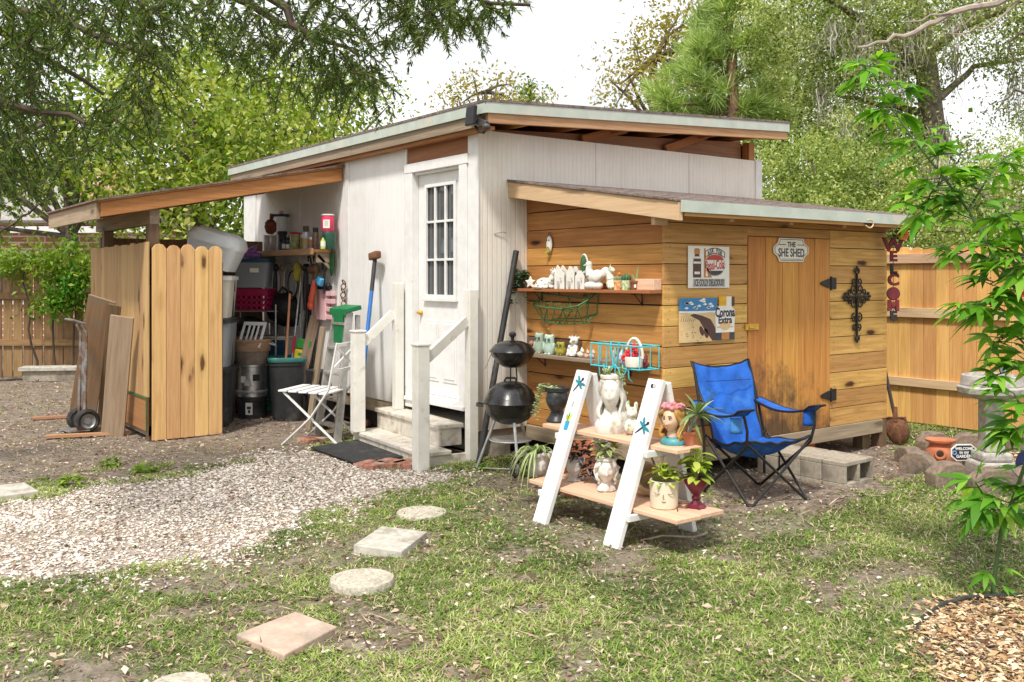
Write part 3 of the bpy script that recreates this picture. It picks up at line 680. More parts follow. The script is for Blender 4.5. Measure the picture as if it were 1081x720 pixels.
# roof of the lean-to
mb=MB(); X0,X1,Y0=.30,3.46,-2.02
def ls(x0,x1,y0,y1,za,zb): mb.hexa([(x0,y0,zr(y0)+za),(x1,y0,zr(y0)+za),(x1,y1,zr(y1)+za),(x0,y1,zr(y1)+za),(x0,y0,zr(y0)+zb),(x1,y0,zr(y0)+zb),(x1,y1,zr(y1)+zb),(x0,y1,zr(y1)+zb)])
for i in range(10):
    a=Y0+.2*i; b=min(a+.22,-.001); ls(X0+rng.uniform(-.006,.006),X1,a,b,-.012,.001+.004*(i%2))
part('roof',mb,M['shingle'],H)
mb=MB(); ls(X0+.02,X1-.02,Y0+.02,-.003,-.031,-.0125); part('roof_deck',mb,W['brownw'],H)
mb=MB(); mb.b2((.335,Y0-.012,zr(Y0)-.088),(X1,Y0+.0,zr(Y0)-.004)); part('drip_edge',mb,M['drip'],H)
mb=MB(); mb.b2((.38,Y0+.005,1.985),(X1-.02,Y0+.03,2.055)); part('fascia_board',mb,W['pine'],H)
mb=MB(); ls(.315,.36,Y0+.004,-.004,-.150,-.018); part('barge_rafter',mb,W['rail'],H,bevel=.003)
mb=MB(); ls(3.42,3.46,Y0+.035,-.004,-.14,-.032); part('rafter',mb,W['brownw'],H)
for xx in (.9,1.6,2.3,3.0): mb=MB(); ls(xx,xx+.04,Y0+.035,-.72,-.14,-.032); part('rafter',mb,W['brownw'],H)
mb=MB(); mb.b2((.362,YF-.06,1.935),(XS-.024,YF-.022,2.02)); part('lookout_block',mb,W['rail'],H)

# ---------------------------------------------------------------- storage shelter on the left of the shed
T=thing('storage_shelter','open-fronted storage lean-to of rough timber with a dog-eared picket end panel','shelter')
def zs(x): return 2.72+.197*x
mb=MB(); xe=-2.47
def ss(x0,x1,y0,y1,za,zb,m=0): mb.hexa([(x0,y0,zs(x0)+za),(x1,y0,zs(x1)+za),(x1,y1,zs(x1)+za),(x0,y1,zs(x0)+za),(x0,y0,zs(x0)+zb),(x1,y0,zs(x1)+zb),(x1,y1,zs(x1)+zb),(x0,y1,zs(x0)+zb)],m)
ss(xe-.03,-.012,2.50,4.78,.02,.036); part('roof',mb,M['shingle'],T)
mb=MB(); ss(xe,-.014,2.515,4.76,.003,.019); part('roof_deck',mb,W['redw'],T)
mb=MB(); ss(xe+.03,-.014,2.53,2.572,-.135,.001); part('front_rafter',mb,W['redw'],T,bevel=.004)
mb=MB()
for yy in (3.2,3.95,4.68): mb=MB(); ss(xe+.03,-.014,yy,yy+.04,-.12,.001); part('rafter',mb,W['brownw'],T)
mb=MB(); mb.b2((xe,2.58,2.09),(xe+.03,4.75,zs(xe)+.001)); part('eave_board',mb,W['greybd'],T)
mb=MB(); mb.b2((-1.99,2.60,2.06),(-1.90,4.72,2.20)); part('header_beam',mb,W['greyw'],T)
for bx_ in (((-2.0,2.60,.0),(-1.90,2.70,2.058)),((-2.0,4.3,.0),(-1.90,4.4,2.058)),((-1.95,4.65,0),(-1.86,4.74,2.0)),((-1.385,2.565,0),(-1.30,2.65,1.7))): mb=MB(); mb.b2(*bx_); part('post',mb,W['grime'],T)
mb=MB(); x=-1.985; tops=[1.87,1.86,1.87,1.855,1.86]
for i in range(5):
    w_=.131; a=x+i*(w_+.004); z=tops[i]; P=[(a,.01),(a+w_,.01),(a+w_,z-.045),(a+w_-.03,z-.008),(a+w_/2,z),(a+.03,z-.008),(a,z-.045)]
    mb.prism(P,.018,TR((0,2.56,0),(R(90),0,0)))
part('picket_panel',mb,W['picket'],T,bevel=.003)
mb=MB(); yy=2.545
while yy<4.7:
    wd_=rng.choice([.14,.19,.14]); mb.b2((-2.028,yy,.42+.0*rng.random()),(-2.008,yy+wd_-.004,1.88+rng.uniform(-.01,.01))); yy+=wd_
part('side_panel',mb,W['tan'],T,bevel=.003)
mb=MB(); mb.b2((-2.03,2.56,.10),(-2.012,3.6,.415)); part('plywood_skirt',mb,W['ply'],T)
mb=MB(); mb.b2((-2.04,2.56,.405),(-2.031,3.6,.42)); mb.b2((-2.04,2.548,.10),(-2.031,2.56,.42)); part('skirt_edge',mb,M['green'],T)
mb=MB(); mb.b2((-2.006,2.6,.05),(-1.97,4.7,.14)); mb.b2((-2.006,2.6,1.5),(-1.97,4.7,1.58)); part('rail',mb,W['greyw'],T)
mb=MB(); mb.b2((-1.9,4.745,.02),(-.02,4.77,2.0)); part('back_panel',mb,W['old'],T)

# ---------------------------------------------------------------- fences
def fence(name,label,p0,p1,h,mats,gap,railz,side,scal=True,bw=.135,post_every=2.4,seed=1):
    # pickets between two ground points, rails and posts on the viewer's side (side = +1 / -1 along the local -y axis)
    p0=Vector(p0);p1=Vector(p1);d=p1-p0;L=d.length;rz=math.atan2(d.y,d.x)
    f=thing(name,label,'fence',(p0.x,p0.y,0),rz)
    mb=MB(); xx=0
    while xx<L:
        z=h+rng.uniform(-.008,.008); b=min(bw,L-xx)
        if scal: P=[(xx,0.02),(xx+b,.02),(xx+b,z-.03),(xx+b*.85,z-.008),(xx+b*.6,z),(xx+b*.4,z),(xx+b*.15,z-.008),(xx,z-.03)]
        else: P=[(xx,.02),(xx+b,.02),(xx+b,z),(xx,z)]
        mb.prism(P,.018,TR((0,.018+rng.uniform(-.002,.002),0),(R(90),0,0))); xx+=bw+gap
    part('picket_panel',mb,mats[0],f,bevel=.002)
    for z0,z1 in railz:
        mb=MB(); xx=0
        while xx<L-.01: b=min(2.4,L-xx); mb.b2((xx+.002,-.04,z0),(xx+b-.002,-.001,z1)); xx+=2.4
        part('rail',mb,mats[1],f,bevel=.003)
    xx=1.2
    while xx<L+.1:
        mb=MB(); mb.b2((xx-.045,-.0+.02,0),(xx+.045,.11,h-.06)); part('post',mb,mats[1],f); xx+=post_every
    return f
cf=gr(1067,461); pf=gr(943,445); dirf=(pf-cf).normalized()
fence('picket_fence','new honey-coloured picket fence seen from its rail side behind the bird bath',pf+dirf*5.5,cf,1.87,(W['fence'],W['rail']),.004,((1.70,1.80),(1.13,1.23),(.40,.49)),1)
e=Vector((.804,.595,0)); fence('picket_fence','orange-brown picket fence return running off at the right edge',cf+Vector((.02,-.02,0)),cf+Vector((3.4,.35,0)),1.87,(W['fence'],W['rail']),.003,((1.70,1.80),(1.13,1.23),(.40,.49)),1)
q=at(-330,400,14.6); q.z=0; q2=at(420,400,14.6); q2.z=0
fence('picket_fence','old brown picket fence with light showing through its gaps at far left',q,q2,1.82,(W['old'],W['old']),.022,((1.22,1.32),(.50,.60)),1,scal=False)

# ---------------------------------------------------------------- neighbour's brick house far left
def bricks(name):
    N=NT(name); b=N.n('ShaderNodeTexBrick'); b.offset=.5; N.l(N.mapv(N.obj(),(1,1,1)),b.inputs['Vector'])
    tcx=N.obj(); sp=N.n('ShaderNodeSeparateXYZ'); N.l(tcx,sp.inputs[0]); cb=N.n('ShaderNodeCombineXYZ'); N.l(N.math('ADD',sp.outputs[0],sp.outputs[1]),cb.inputs[0]); N.l(sp.outputs[2],cb.inputs[1]); N.l(cb.outputs[0],b.inputs['Vector'])
    b.inputs['Scale'].default_value=1; b.inputs['Brick Width'].default_value=.42; b.inputs['Row Height'].default_value=.15; b.inputs['Mortar Size'].default_value=.018
    b.inputs['Color1'].default_value=(.36,.15,.085,1); b.inputs['Color2'].default_value=(.48,.25,.15,1); b.inputs['Mortar'].default_value=(.66,.60,.53,1)
    N.l(b.outputs[0],N.b.inputs['Base Color']); N.b.inputs['Roughness'].default_value=.9; return N.mat
hb=at(20,290,23); hb.z=0
Hs=thing('brick_house','red brick house half hidden behind the old fence and leaves','house',(hb.x,hb.y,0),-A)
mb=MB(); mb.b2((-6,0,0),(2.6,6,2.95)); mb.b2((-6,-.02,0),(2.4,0,2.1)) if False else None; part('wall',mb,bricks('brick_wall'),Hs)
mb=MB(); mb.prism([(-.35,2.9),(7,2.9),(3.3,4.6)],9.2,Matrix(((0,0,1,-6.3),(1,0,0,-.3),(0,1,0,0),(0,0,0,1)))); rf=part('roof',mb,pm('grey_shingle',(.30,.28,.27),.9,0,.3,20),Hs)
mb=MB(); mb.b2((.2,-.8,2.6),(3.6,-.6,2.75)); mb.b2((-6.2,-.4,2.86),(3.0,-.31,3.0)); part('gutter',mb,M['trim'],Hs)
mb=MB(); mb.b2((1.0,.6,2.95),(2.1,1.3,4.4)); part('chimney',mb,bricks('brick_chimney'),rf)
mb=MB(); mb.b2((-1.0,-.05,.9),(.3,-.001,2.2)); wn=part('window',mb,M['trim'],Hs); mb=MB(); mb.b2((-.9,-.06,1.0),(.2,-.051,2.1)); part('pane',mb,glassy('house_pane',(.06,.07,.08)),wn)
RZ=-A; W['handle']=M['handle']
def Tz(loc,rz=0,s=1): return TR(loc,(0,0,rz),(s,s,s))
# ---------------------------------------------------------------- wooden steps with rails
St=thing('wooden_steps','worn white wooden steps with two newel posts and sloping handrails below the white door','steps',(-.25,.70,0),R(-4))
def stp(name,a,b,mat,bev=.004):
    mb=MB(); mb.b2(a,b); return part(name,mb,mat,St,bev)
stp('tread',(-.27,-.72,.075),(.02,.73,.112),M['tread'],.008); stp('tread',(-.02,-.55,.262),(.23,.75,.30),M['tread'],.008)
stp('riser',(-.255,-.70,-.02),(-.23,.71,.074),M['tread']); stp('riser',(.0,-.53,.113),(.025,.73,.261),M['tread'])
stp('side_board',(-.229,-.70,-.02),(.22,-.675,.074),M['tread']); stp('side_board',(.026,-.53,.113),(.22,-.505,.261),M['tread']); stp('side_board',(.026,.705,.113),(.22,.73,.261),M['tread'])
def post_at(p,z0,z1,w,cap=True,nm='newel_post'):
    mb=MB(); c=St_inv@Vector((p[0],p[1],0)); mb.b2((c.x-w/2,c.y-w/2,z0),(c.x+w/2,c.y+w/2,z1-.02 if cap else z1))
    if cap: mb.b2((c.x-w/2-.008,c.y-w/2-.008,z1-.019),(c.x+w/2+.008,c.y+w/2+.008,z1))
    return part(nm,mb,M['post'],St,.006)
St_inv=(Matrix.Translation(St.location)@Matrix.Rotation(R(-4),4,'Z')).inverted()
NR=(-.63,-.10); NL=(-.47,1.30); UR=(-.09,-.03); UL=(-.085,1.225)
post_at(NR,-.03,1.02,.108); post_at(NL,.113,1.06,.108); post_at(UR,0,1.45,.085,False,'wall_post'); post_at(UL,.301,1.50,.085,False,'wall_post')
def w2l(p): return St_inv@Vector(p)
for a,b in (((NR[0]+.06,NR[1]+.005,.90),(UR[0]-.05,UR[1]+.0,1.19)),((NL[0]+.05,NL[1]-.01,.94),(UL[0]-.04,UL[1]+.02,1.21))):
    mb=MB(); mb.beam(w2l(a),w2l(b),.04,.085); part('handrail',mb,M['post'],St,.004)
BAD.append([(-.6,-.05),(-.5,1.45),(0,1.45),(0,-.05)])
# mat and pavers in front of the steps
P=[gr(*q,.012) for q in ((328,474),(377,466),(428,484),(373,490))]; c=sum(P,Vector())/4; mb=MB(); mb.prism([((p-c).x,(p-c).y) for p in P],.014)
one('door_mat',mb,M['mat'],'black rubber door mat lying in front of the white steps','mat',(c.x,c.y,.018),bevel=.004); BAD.append([(p.x,p.y) for p in P])
for i,(px,py) in enumerate(((330,466),(392,493),(412,491),(432,492))):
    c=gr(px,py); mb=MB(); 
    for j in range(2 if i else 2): mb.box((0,(j-.5)*.115,.0),(.21,.105,.05),(0,0,R(rng.uniform(-4,4))))
    for j in range(1): pass
    one('brick_paver',mb,M['brickred'],['reddish brick paver pair at the far edge of the black mat','reddish brick paver pair beside the near corner of the black mat','reddish brick paver pair midway between mat and right newel post','reddish brick paver pair touching the right newel post'][i],'brick paver',(c.x,c.y,.012),R(20+rng.uniform(-8,8)),'brick pavers at the foot of the steps',bevel=.005)
c=gr(389,450); mb=MB(); mb.box((0,0,.04),(.2,.1,.06),(R(10),R(8),0)); one('loose_brick',mb,M['brickred'],'loose red brick behind the left newel post beside the steps','brick',(c.x,c.y,0),R(30),bevel=.006)
mb=MB(); mb.box((0,0,.035),(.2,.1,.06)); c=gr(404,446); one('loose_brick',mb,M['brickred'],'dusky red brick lying under the upper tread of the steps','brick',(c.x+.1,c.y+.1,0),R(-20),bevel=.006)

# ---------------------------------------------------------------- white folding bistro chair
c=gr(338,466); fw=(gr(308,462)-gr(352,464)).normalized()
ch=thing('folding_chair','white metal folding chair with crossed legs and a cross pattern in its back','chair',(c.x,c.y,0),math.atan2(fw.x,-fw.y))   # local -y = the way it faces
def ct(name,tubes,rad=.011,mat=None,par=None):
    mb=MB()
    for t in tubes: mb.beam(t[0],t[1],.012,.028,up=(1,0,0)) if len(t)==2 else mb.tube(t,rad,6)
    return part(name,mb,M['standw'],par or ch,.003)
ch.scale=(1.2,1.2,1.08)
for sx in (-.21,.21):
    ct('back_leg',[[(sx,.0-.22,.0),(sx,.02,.24)],[(sx,.02,.24),(sx,.17,.48)],[(sx,.17,.48),(sx,.24,.88)]])
for sx in (-.185,.185):
    ct('front_leg',[[(sx,.25,.0),(sx,-.22,.45)]])
mb=MB()
for i in range(5): mb.box((0,-.22+.085*i,.462-.004*i),(.42,.07,.016))
part('seat',mb,M['standw'],ch,.004)
mb=MB()
mb.beam((-.2,.235,.86),(.2,.235,.86),.014,.03); mb.beam((-.2,.196,.635),(.2,.196,.635),.014,.03)
mb.beam((-.2,.198,.65),(.2,.232,.85),.010,.024); mb.beam((-.2,.229,.85),(.2,.195,.65),.010,.024); part('back_cross',mb,M['standw'],ch,.003)
ct('stretcher',[[(-.2,-.16,.09),(.2,-.16,.09)]]); ct('stretcher',[[(-.18,.19,.07),(.18,.19,.07)]])

# ---------------------------------------------------------------- items on and against the white wall under the shelter
def wall_pt(px,py,off): return hit(px,py,0,-off)
# wall shelf
a=wall_pt(352,268,.02); b=wall_pt(287,268,.02); zsh=hit(330,264,0,-.15).z
sh=thing('wall_shelf','rough brown plank shelf on brackets holding cans on the white wall','shelf',(0,a.y,zsh))
Ls=b.y-a.y; mb=MB(); mb.b2((-.26,-.02,-.035),(-.016,Ls,0)); part('board',mb,W['ply'],sh,.004); mb=MB(); mb.b2((-.285,-.025,-.055),(-.262,Ls,.012)); part('lip',mb,W['brownw'],sh,.003)
mb=MB(); mb.b2((-.22,.0,-.14),(-.016,.03,-.036)); mb.beam((-.2,.015,-.06),(-.02,.015,-.24),.03,.03); part('bracket',mb,W['greyw'],sh); mb=MB(); mb.b2((-.22,Ls-.1,-.14),(-.016,Ls-.07,-.036)); part('bracket',mb,W['greyw'],sh)
def shelf_item(px,xo=-.14): p=hit(px,264,0,xo); return (xo,p.y,zsh+.001)
def can(name,label,cat,loc,r,h,mat,lid=None,lr=None,lh=.03,band=None,rz=RZ,grp=None,neck=False):
    t=thing(name,label,cat,loc,rz,grp); mb=MB()
    prof=[(r*.94,0),(r,.006),(r,h*.9),(r*.9,h)] if not neck else [(r*.94,0),(r,.006),(r,h*.68),(r*.45,h*.86),(r*.4,h)]
    mb.lathe(prof,18); part('body',mb,mat,t)
    if lid is not None: m2=MB(); m2.lathe([(lr or r*.9,h+.001),(lr or r*.9,h+lh),((lr or r*.9)*.85,h+lh+.004)],16); part('lid',m2,lid,t)
    if band is not None: m2=MB(); m2.lathe([(r*1.012,h*.22),(r*1.014,h*.24),(r*1.014,h*.62),(r*1.012,h*.64)],18,cap=False); part('paper_label',m2,band,t)
    return t
G='cans and bottles on the white wall shelf'
can('canister','dark green tin canister at the right end of the wall shelf','canister',shelf_item(347),.072,.185,M['canister'],grp=G)
x=shelf_item(342); can('plastic_tub','hot pink plastic tub with white lid standing on the dark green canister','tub',(x[0],shelf_item(346)[1],x[2]+.187),.068,.17,M['pinktub'],M['whitepl'],.07,.012,grp=G)
t=[o for o in bpy.data.objects if o.name=='plastic_tub'][0]; mb=MB(); mb.box((0,-.069,.08),(.07,.004,.09)); part('paper_label',mb,M['dirtyw'],t); mb=MB()
for i in range(4): mb.box((-.015+.01*i,-.0725,.085),(.004,.002,.06))
part('print_mark',mb,M['tingrey'],t)
can('squeeze_bottle','small yellow-green spray bottle before the dark green canister','bottle',shelf_item(341,-.225),.027,.12,pm('lime_label',(.45,.55,.10)),M['dark'],.012,.03,band=M['dirtyw'],grp=G,neck=True)
can('spray_can','speckled brown spray can with black cap beside the green canister','can',shelf_item(333,-.14),.034,.19,pm('brown_can',(.25,.17,.12),.4,.3,.5,30),M['blackpl'],.03,.05,grp=G)
can('spray_can','tall white and blue spray can with brown cap','can',shelf_item(323,-.19),.036,.20,pm('white_blue_can',(.55,.58,.66),.35,.3,.4,20),pm('umber_cap',(.10,.06,.04)),.033,.06,band=pm('gold_band',(.5,.36,.16)),grp=G)
can('spray_can','short dull yellow spray can behind the white and blue can','can',shelf_item(320,-.09),.034,.15,pm('ochre_can',(.46,.38,.12),.4,.2,.3),M['dirtyw'],.03,.04,grp=G)
can('paint_bottle','small rust-coloured bottle between the two tall spray cans','bottle',shelf_item(328,-.2),.022,.11,pm('rust_can',(.36,.18,.12)),M['dirtyw'],.014,.025,grp=G)
can('glass_jar','clear jar of green odds and ends with a red lid','jar',shelf_item(312,-.13),.065,.19,pm('jar_mixed_green',(.33,.34,.16),.25,0,.6,24),M['red'],.062,.02,grp=G)
can('paint_bottle','dark blue bottle with white band left of the red-lidded jar','bottle',shelf_item(304,-.2),.025,.12,pm('navy_bottle',(.02,.05,.12),.3),M['dark'],.014,.03,band=M['dirtyw'],grp=G,neck=True)
can('paint_bottle','black bottle with grey label in the middle of the shelf row','bottle',shelf_item(300,-.22),.026,.13,M['blackpl'],M['dark'],.013,.03,band=M['galv'],grp=G,neck=True)
can('paint_bottle','squat slate-blue bottle next to the cloudy tubs','bottle',shelf_item(296,-.2),.03,.11,pm('slate_bottle',(.08,.11,.16),.35),M['dark'],.015,.03,grp=G,neck=True)
can('oil_jug','black funnel-topped oil jug in front of the cloudy tubs','jug',shelf_item(298,-.1),.05,.20,M['blackpl'],M['iron'],.06,.04,grp=G)
can('storage_jar','cloudy plastic tub of bits at the left end of the shelf','tub',shelf_item(285,-.14),.075,.19,pm('cloudy_plastic',(.52,.48,.42),.3,0,.2,14),M['cream'],.078,.012,grp=G)
can('storage_jar','second cloudy plastic tub, half behind the slate-blue bottle','tub',shelf_item(291,-.12),.07,.185,pm('cloudy_plastic_grey',(.46,.43,.40),.3,0,.3,14),M['cream'],.072,.012,grp=G)
x=shelf_item(286,-.16); mb=MB(); mb.ell((0,0,.09),(.075,.07,.09),jit=.12,n=18,k=12); mb.tube([(0,0,.16),(.02,.01,.24)],[.02,.03],8); one('stuffed_sack','rust-brown crumpled sack on top of the cloudy tubs','sack',None or (0,0,0)) if False else one('stuffed_sack',mb,pm('rust_cloth',(.22,.075,.045),.9,0,.4,16),'rust-brown crumpled sack sitting on top of the cloudy tubs','sack',(x[0],x[1],zsh+.215),0)
x=shelf_item(297,-.08); t=thing('glass_feeder','upright clear tube with a dark blue square lid behind the bottles','tube',(x[0],x[1],zsh+.001),RZ); mb=MB(); mb.lathe([(.06,0),(.06,.42)],16); part('tube',mb,M['clearpl'],t); mb=MB(); mb.box((0,0,.435),(.19,.15,.025)); part('lid',mb,M['bluelid'],t,.006); mb=MB(); mb.ell((0,0,.47),(.03,.03,.025)); part('knob',mb,M['pinkbox'],t)

# things hanging from hooks below the shelf
def hang(px,py,off): return hit(px,py,0,-off)
HG='garden gear hanging under the wall shelf'
def loop(name,label,px,py,rad,rr,mat,off=.06,sq=1.0):
    p=hang(px,py,off); mb=MB(); mb.ring((0,0,0),rad,rr,TR((0,0,0),(R(90),0,R(90)),(sq,1,1)),24,6); one(name,mb,mat,label,name.replace('_',' '),p,R(12),HG)
loop('hose_loop','grey coiled hose loop hanging below the left of the shelf',306,297,.20,.016,M['galv'],.07,.62)
loop('hose_loop','thin black cable loop hanging inside the grey hose loop',309,300,.15,.010,M['blackpl'],.11,.6)
for i,(px,lb) in enumerate(((328,'black curved hook closest to the shelf middle'),(334,'black curved hook between its two neighbours'),(340,'black curved hook nearest the right end'))):
    p=hang(px,276,.05); mb=MB(); mb.tube([(0,.06,.0),(-.02,.03,.05),(-.03,-.02,.06),(-.03,-.06,.03),(-.03,-.075,-.03),(-.03,-.08,-.09)],.008,6); one('tool_hook',mb,M['iron'],lb+' under the wall shelf','hook',p,0,'curved hooks under the wall shelf')
p=hang(314,287,.12); mb=MB(); mb.lathe([(.004,.12),(.035,.10),(.05,.02),(.045,-.06),(.03,-.10),(.005,-.11)],12); one('yellow_bag',mb,pm('dull_yellow_cloth',(.38,.33,.05),.8,0,.3,12),'dull yellow cloth pouch hanging under the shelf','pouch',p,0,HG)
p=hang(350,277,.05); mb=MB(); mb.ell((0,0,0),(.02,.045,.15),jit=.08); one('green_scoop',mb,M['green'],'dark green trowel sheath hanging at the right shelf bracket','sheath',p,0,HG)
p=hang(331,284,.1); mb=MB(); mb.ell((0,0,0),(.05,.12,.06),jit=.1); mb.tube([(0,.0,-.05),(0,.02,-.18)],.02,8); one('hand_tool',mb,pm('brown_leather',(.16,.08,.05),.8,0,.4,14),'brown leather tool pouch hanging from the black hooks','tool pouch',p,0,HG)
p=hang(338,297,.13); mb=MB(); mb.box((0,0,0),(.05,.10,.09),(R(20),0,0)); mb.tube([(0,.03,.03),(-.02,.10,.0)],.014,8); one('spray_nozzle',mb,pm('sky_plastic',(.08,.36,.62),.4),'light blue spray nozzle hanging beside the leather pouch','nozzle',p,0,HG,bevel=.012)
p=hang(331,313,.14); mb=MB(); mb.tube([(0,-.02,.18),(0,.0,.08),(0,.04,-.02),(0,.07,-.08)],[.022,.035,.04,.028],8); mb.ell((0,.08,-.1),(.035,.045,.05)); one('hedge_trimmer',mb,pm('coral_plastic',(.75,.12,.07),.4),'bright coral-red hand tool hanging below the pouch','hand tool',p,0,HG)
for i,(px,h,w_,lb) in enumerate(((325,.62,.016,'thin black strap hanging left of the coral tool'),(323,.5,.03,'black handled shears hanging beside the broom head'),(334,.5,.022,'dark wooden mallet handle hanging behind the coral tool'),(343,.30,.016,'short dark tool hanging beside the light blue nozzle'),(291,.60,.03,'black webbing strap hanging at the left end of the shelf'),(298,.5,.022,'wooden tool handle hanging left of the hose loop'),(317,.55,.014,'black wire rod hanging right of the yellow pouch'))):
    p=hang(px,281,.08+.02*(i%3)); mb=MB(); mb.tube([(0,0,0),(0,.02,-h*.5),(-.01,.0,-h)],[w_*.7,w_,w_*.6],7); mb.ell((0,0,-.02),(w_*1.4,w_*1.8,.05)); one('hanging_tool',mb,[M['blackpl'],M['iron'],W['greyw'],W['grime']][(0,1,3,0,0,2,1)[i]],lb,'tool',p,0,HG)
# pink pegboard and black rail
p=hang(347,322,.04); t=thing('pink_organizer','pale pink plastic organiser with slots fixed to the wall','organiser',p,0)
mb=MB(); mb.b2((-.03,.02,-.17),(.03,.38,.16)); part('panel',mb,M['pinkbox'],t,.008)
for i in range(4): mb=MB(); mb.b2((-.03,-.13,-.155+.085*i),(.02,.018,-.105+.085*i)); part('prong',mb,M['pinkbox'],t,.004)
mb=MB(); mb.box((-.02,.06,.19),(.04,.3,.04)); mb.ell((-.02,-.03,.2),(.03,.04,.04)); one('tool_rail',mb,M['iron'],'black tool bar resting along the top of the pink organiser','tool bar',p)
p=wall_pt(327,345,.06); mb=MB(); mb.b2((-.02,-.03,-.55),(.02,.03,.35)); one('wall_strap',mb,M['blackpl'],'long black strap hanging left of the pink organiser','strap',p)
# bicycle chain / chain loop
p=wall_pt(363,312,.06); mb=MB()
for i in range(9): mb.ring((0,.02*sin(i*.6)-.0*i,.14-.045*i),.028,.007,TR((0,0,0),(R(90)*(i%2),R(60),0)),10,5)
one('hanging_chain',mb,M['rust'],'rusty chain hanging on the white wall above the stepladder','chain',p)

# step ladder leaning folded on the wall
b0=gr(345,464); lt=wall_pt(362,326,.35); 
ld=thing('step_ladder','grey aluminium stepladder with green top leaning behind the white chair','ladder',(b0.x,b0.y,0),R(90))
# local x along +y world (wall direction), local y = away from wall (-x world)
bx=lt.x-b0.x; by=lt.y-b0.y; ht=lt.z
def LP(u,v,z): return (u,v,z)     # local
q0=Vector((0,0,0)); topc=Vector((by,-bx,ht))   # rotz=90: world=( -ly, lx ) => lx=dy, ly=-dx
for sx in (-.22,.22):
    mb=MB(); mb.beam((sx,0,0),topc+Vector((sx*.62,0,-.03)),.03,.075,up=(0,1,0)); part('rail',mb,M['ladder'],ld,.003)
for sx in (-.23,.20):
    mb=MB(); mb.beam((sx+.01,-.22,.0),topc+Vector((sx*.6,-.09,-.06)),.028,.045,up=(0,1,0)); part('rear_leg',mb,M['ladder'],ld,.003)
for i in range(5):
    f=(i+.6)/5.2; c=topc*f; mb=MB(); mb.box((c.x,c.y,c.z),(.40-.13*f,.085,.025)); part('step',mb,M['ladder'],ld,.003)
mb=MB(); mb.box((topc.x,topc.y-.03,topc.z),(.36,.17,.045),(R(-12),0,0)); mb.box((topc.x,topc.y+.055,topc.z-.03),(.34,.02,.07)); part('top_cap',mb,M['greenm'],ld,.008)
mb=MB(); q=topc*.86; mb.b2((q.x-.11,q.y-.05,q.z-.13),(q.x+.11,q.y+.02,q.z-.11)); mb.b2((q.x-.11,q.y-.05,q.z-.02),(q.x+.11,q.y+.02,q.z)); mb.b2((q.x-.10,q.y+.021,q.z-.16),(q.x+.10,q.y+.03,q.z+.12))
part('paint_tray',mb,M['greenm'],ld,.004)
# dark board behind chair and timbers
mb=MB(); mb.beam((0,0,.02),(.1,-.12,1.05),.10,.025,up=(1,0,0)); c=gr(326,455); one('leaning_board',mb,W['greyw'],'narrow grey board leaning between the black bin and the ladder','board',(c.x,c.y,0))
mb=MB(); mb.box((0,0,.30),(.12,.30,.58),(0,R(-6),0)); c=gr(333,452); one('black_case',mb,M['blackpl'],'flat black case standing behind the white folding chair','case',(c.x+.1,c.y+.1,0),R(8),bevel=.01)
mb=MB(); mb.beam((0,0,.0),(.30,.05,1.12),.11,.022,up=(0,1,0)); c=gr(400,435); one('leaning_plank',mb,W['greybd'],'weathered plank leaning on the wall right of the blue sledgehammer','plank',(-.38,c.y-.0,.0))
# sledgehammer
tp=wall_pt(396,272,.08); bt=wall_pt(385,378,.32); bt2=bt+(bt-tp)*.55
sg=thing('sledgehammer','blue-handled sledgehammer leaning head up on the white wall','hammer',bt2)
mb=MB(); d=tp-bt2; mb.tube([(0,0,0),d*.78],.020,10); part('handle',mb,M['bluehandle'],sg); mb=MB(); mb.tube([d*.781,d*1.0],.021,10); part('grip',mb,M['blackpl'],sg)
mb=MB(); mb.beam(d*1.0+Vector((-.02,-.10,.03)),d*1.0+Vector((.01,.10,.01)),.07,.075); part('head',mb,M['rust'],sg,.014)

# ---------------------------------------------------------------- bins and totes in the shelter
c=gr(303,443); t=thing('trash_bin','tall black plastic bin with a dark green rim below the broom handles','bin',(c.x,c.y,0),R(-20))
def rr(w,d,z,k=.22,n=5):
    out=[]; r=min(w,d)*k
    for cx,cy,a0 in ((w/2-r,d/2-r,0),(-w/2+r,d/2-r,90),(-w/2+r,-d/2+r,180),(w/2-r,-d/2+r,270)):
        for i in range(n): a=R(a0+90*i/(n-1)); out.append((cx+r*cos(a),cy+r*sin(a),z))
    return out
def loft(mb,rings,m=0,cap0=True,cap1=False):
    n=len(rings[0]); vs=[p for r_ in rings for p in r_]; fs=[]
    for i in range(len(rings)-1):
        for j in range(n): fs.append((i*n+j,i*n+(j+1)%n,(i+1)*n+(j+1)%n,(i+1)*n+j))
    if cap0: fs.append(tuple(range(n))[::-1])
    if cap1: fs.append(tuple((len(rings)-1)*n+j for j in range(n)))
    mb.add(vs,fs,m,None,None,True)
mb=MB(); loft(mb,[rr(.30,.30,.0),rr(.32,.32,.06),rr(.37,.37,.60),rr(.39,.39,.605),rr(.39,.39,.64),rr(.36,.36,.64),rr(.33,.33,.2)]); part('body',mb,M['blackpl'],t)
mb=MB(); loft(mb,[rr(.41,.41,.641),rr(.42,.42,.67),rr(.40,.40,.69)],cap0=False,cap1=False); part('rim',mb,pm('dark_teal_plastic',(.03,.14,.12),.4),t)
TB=c
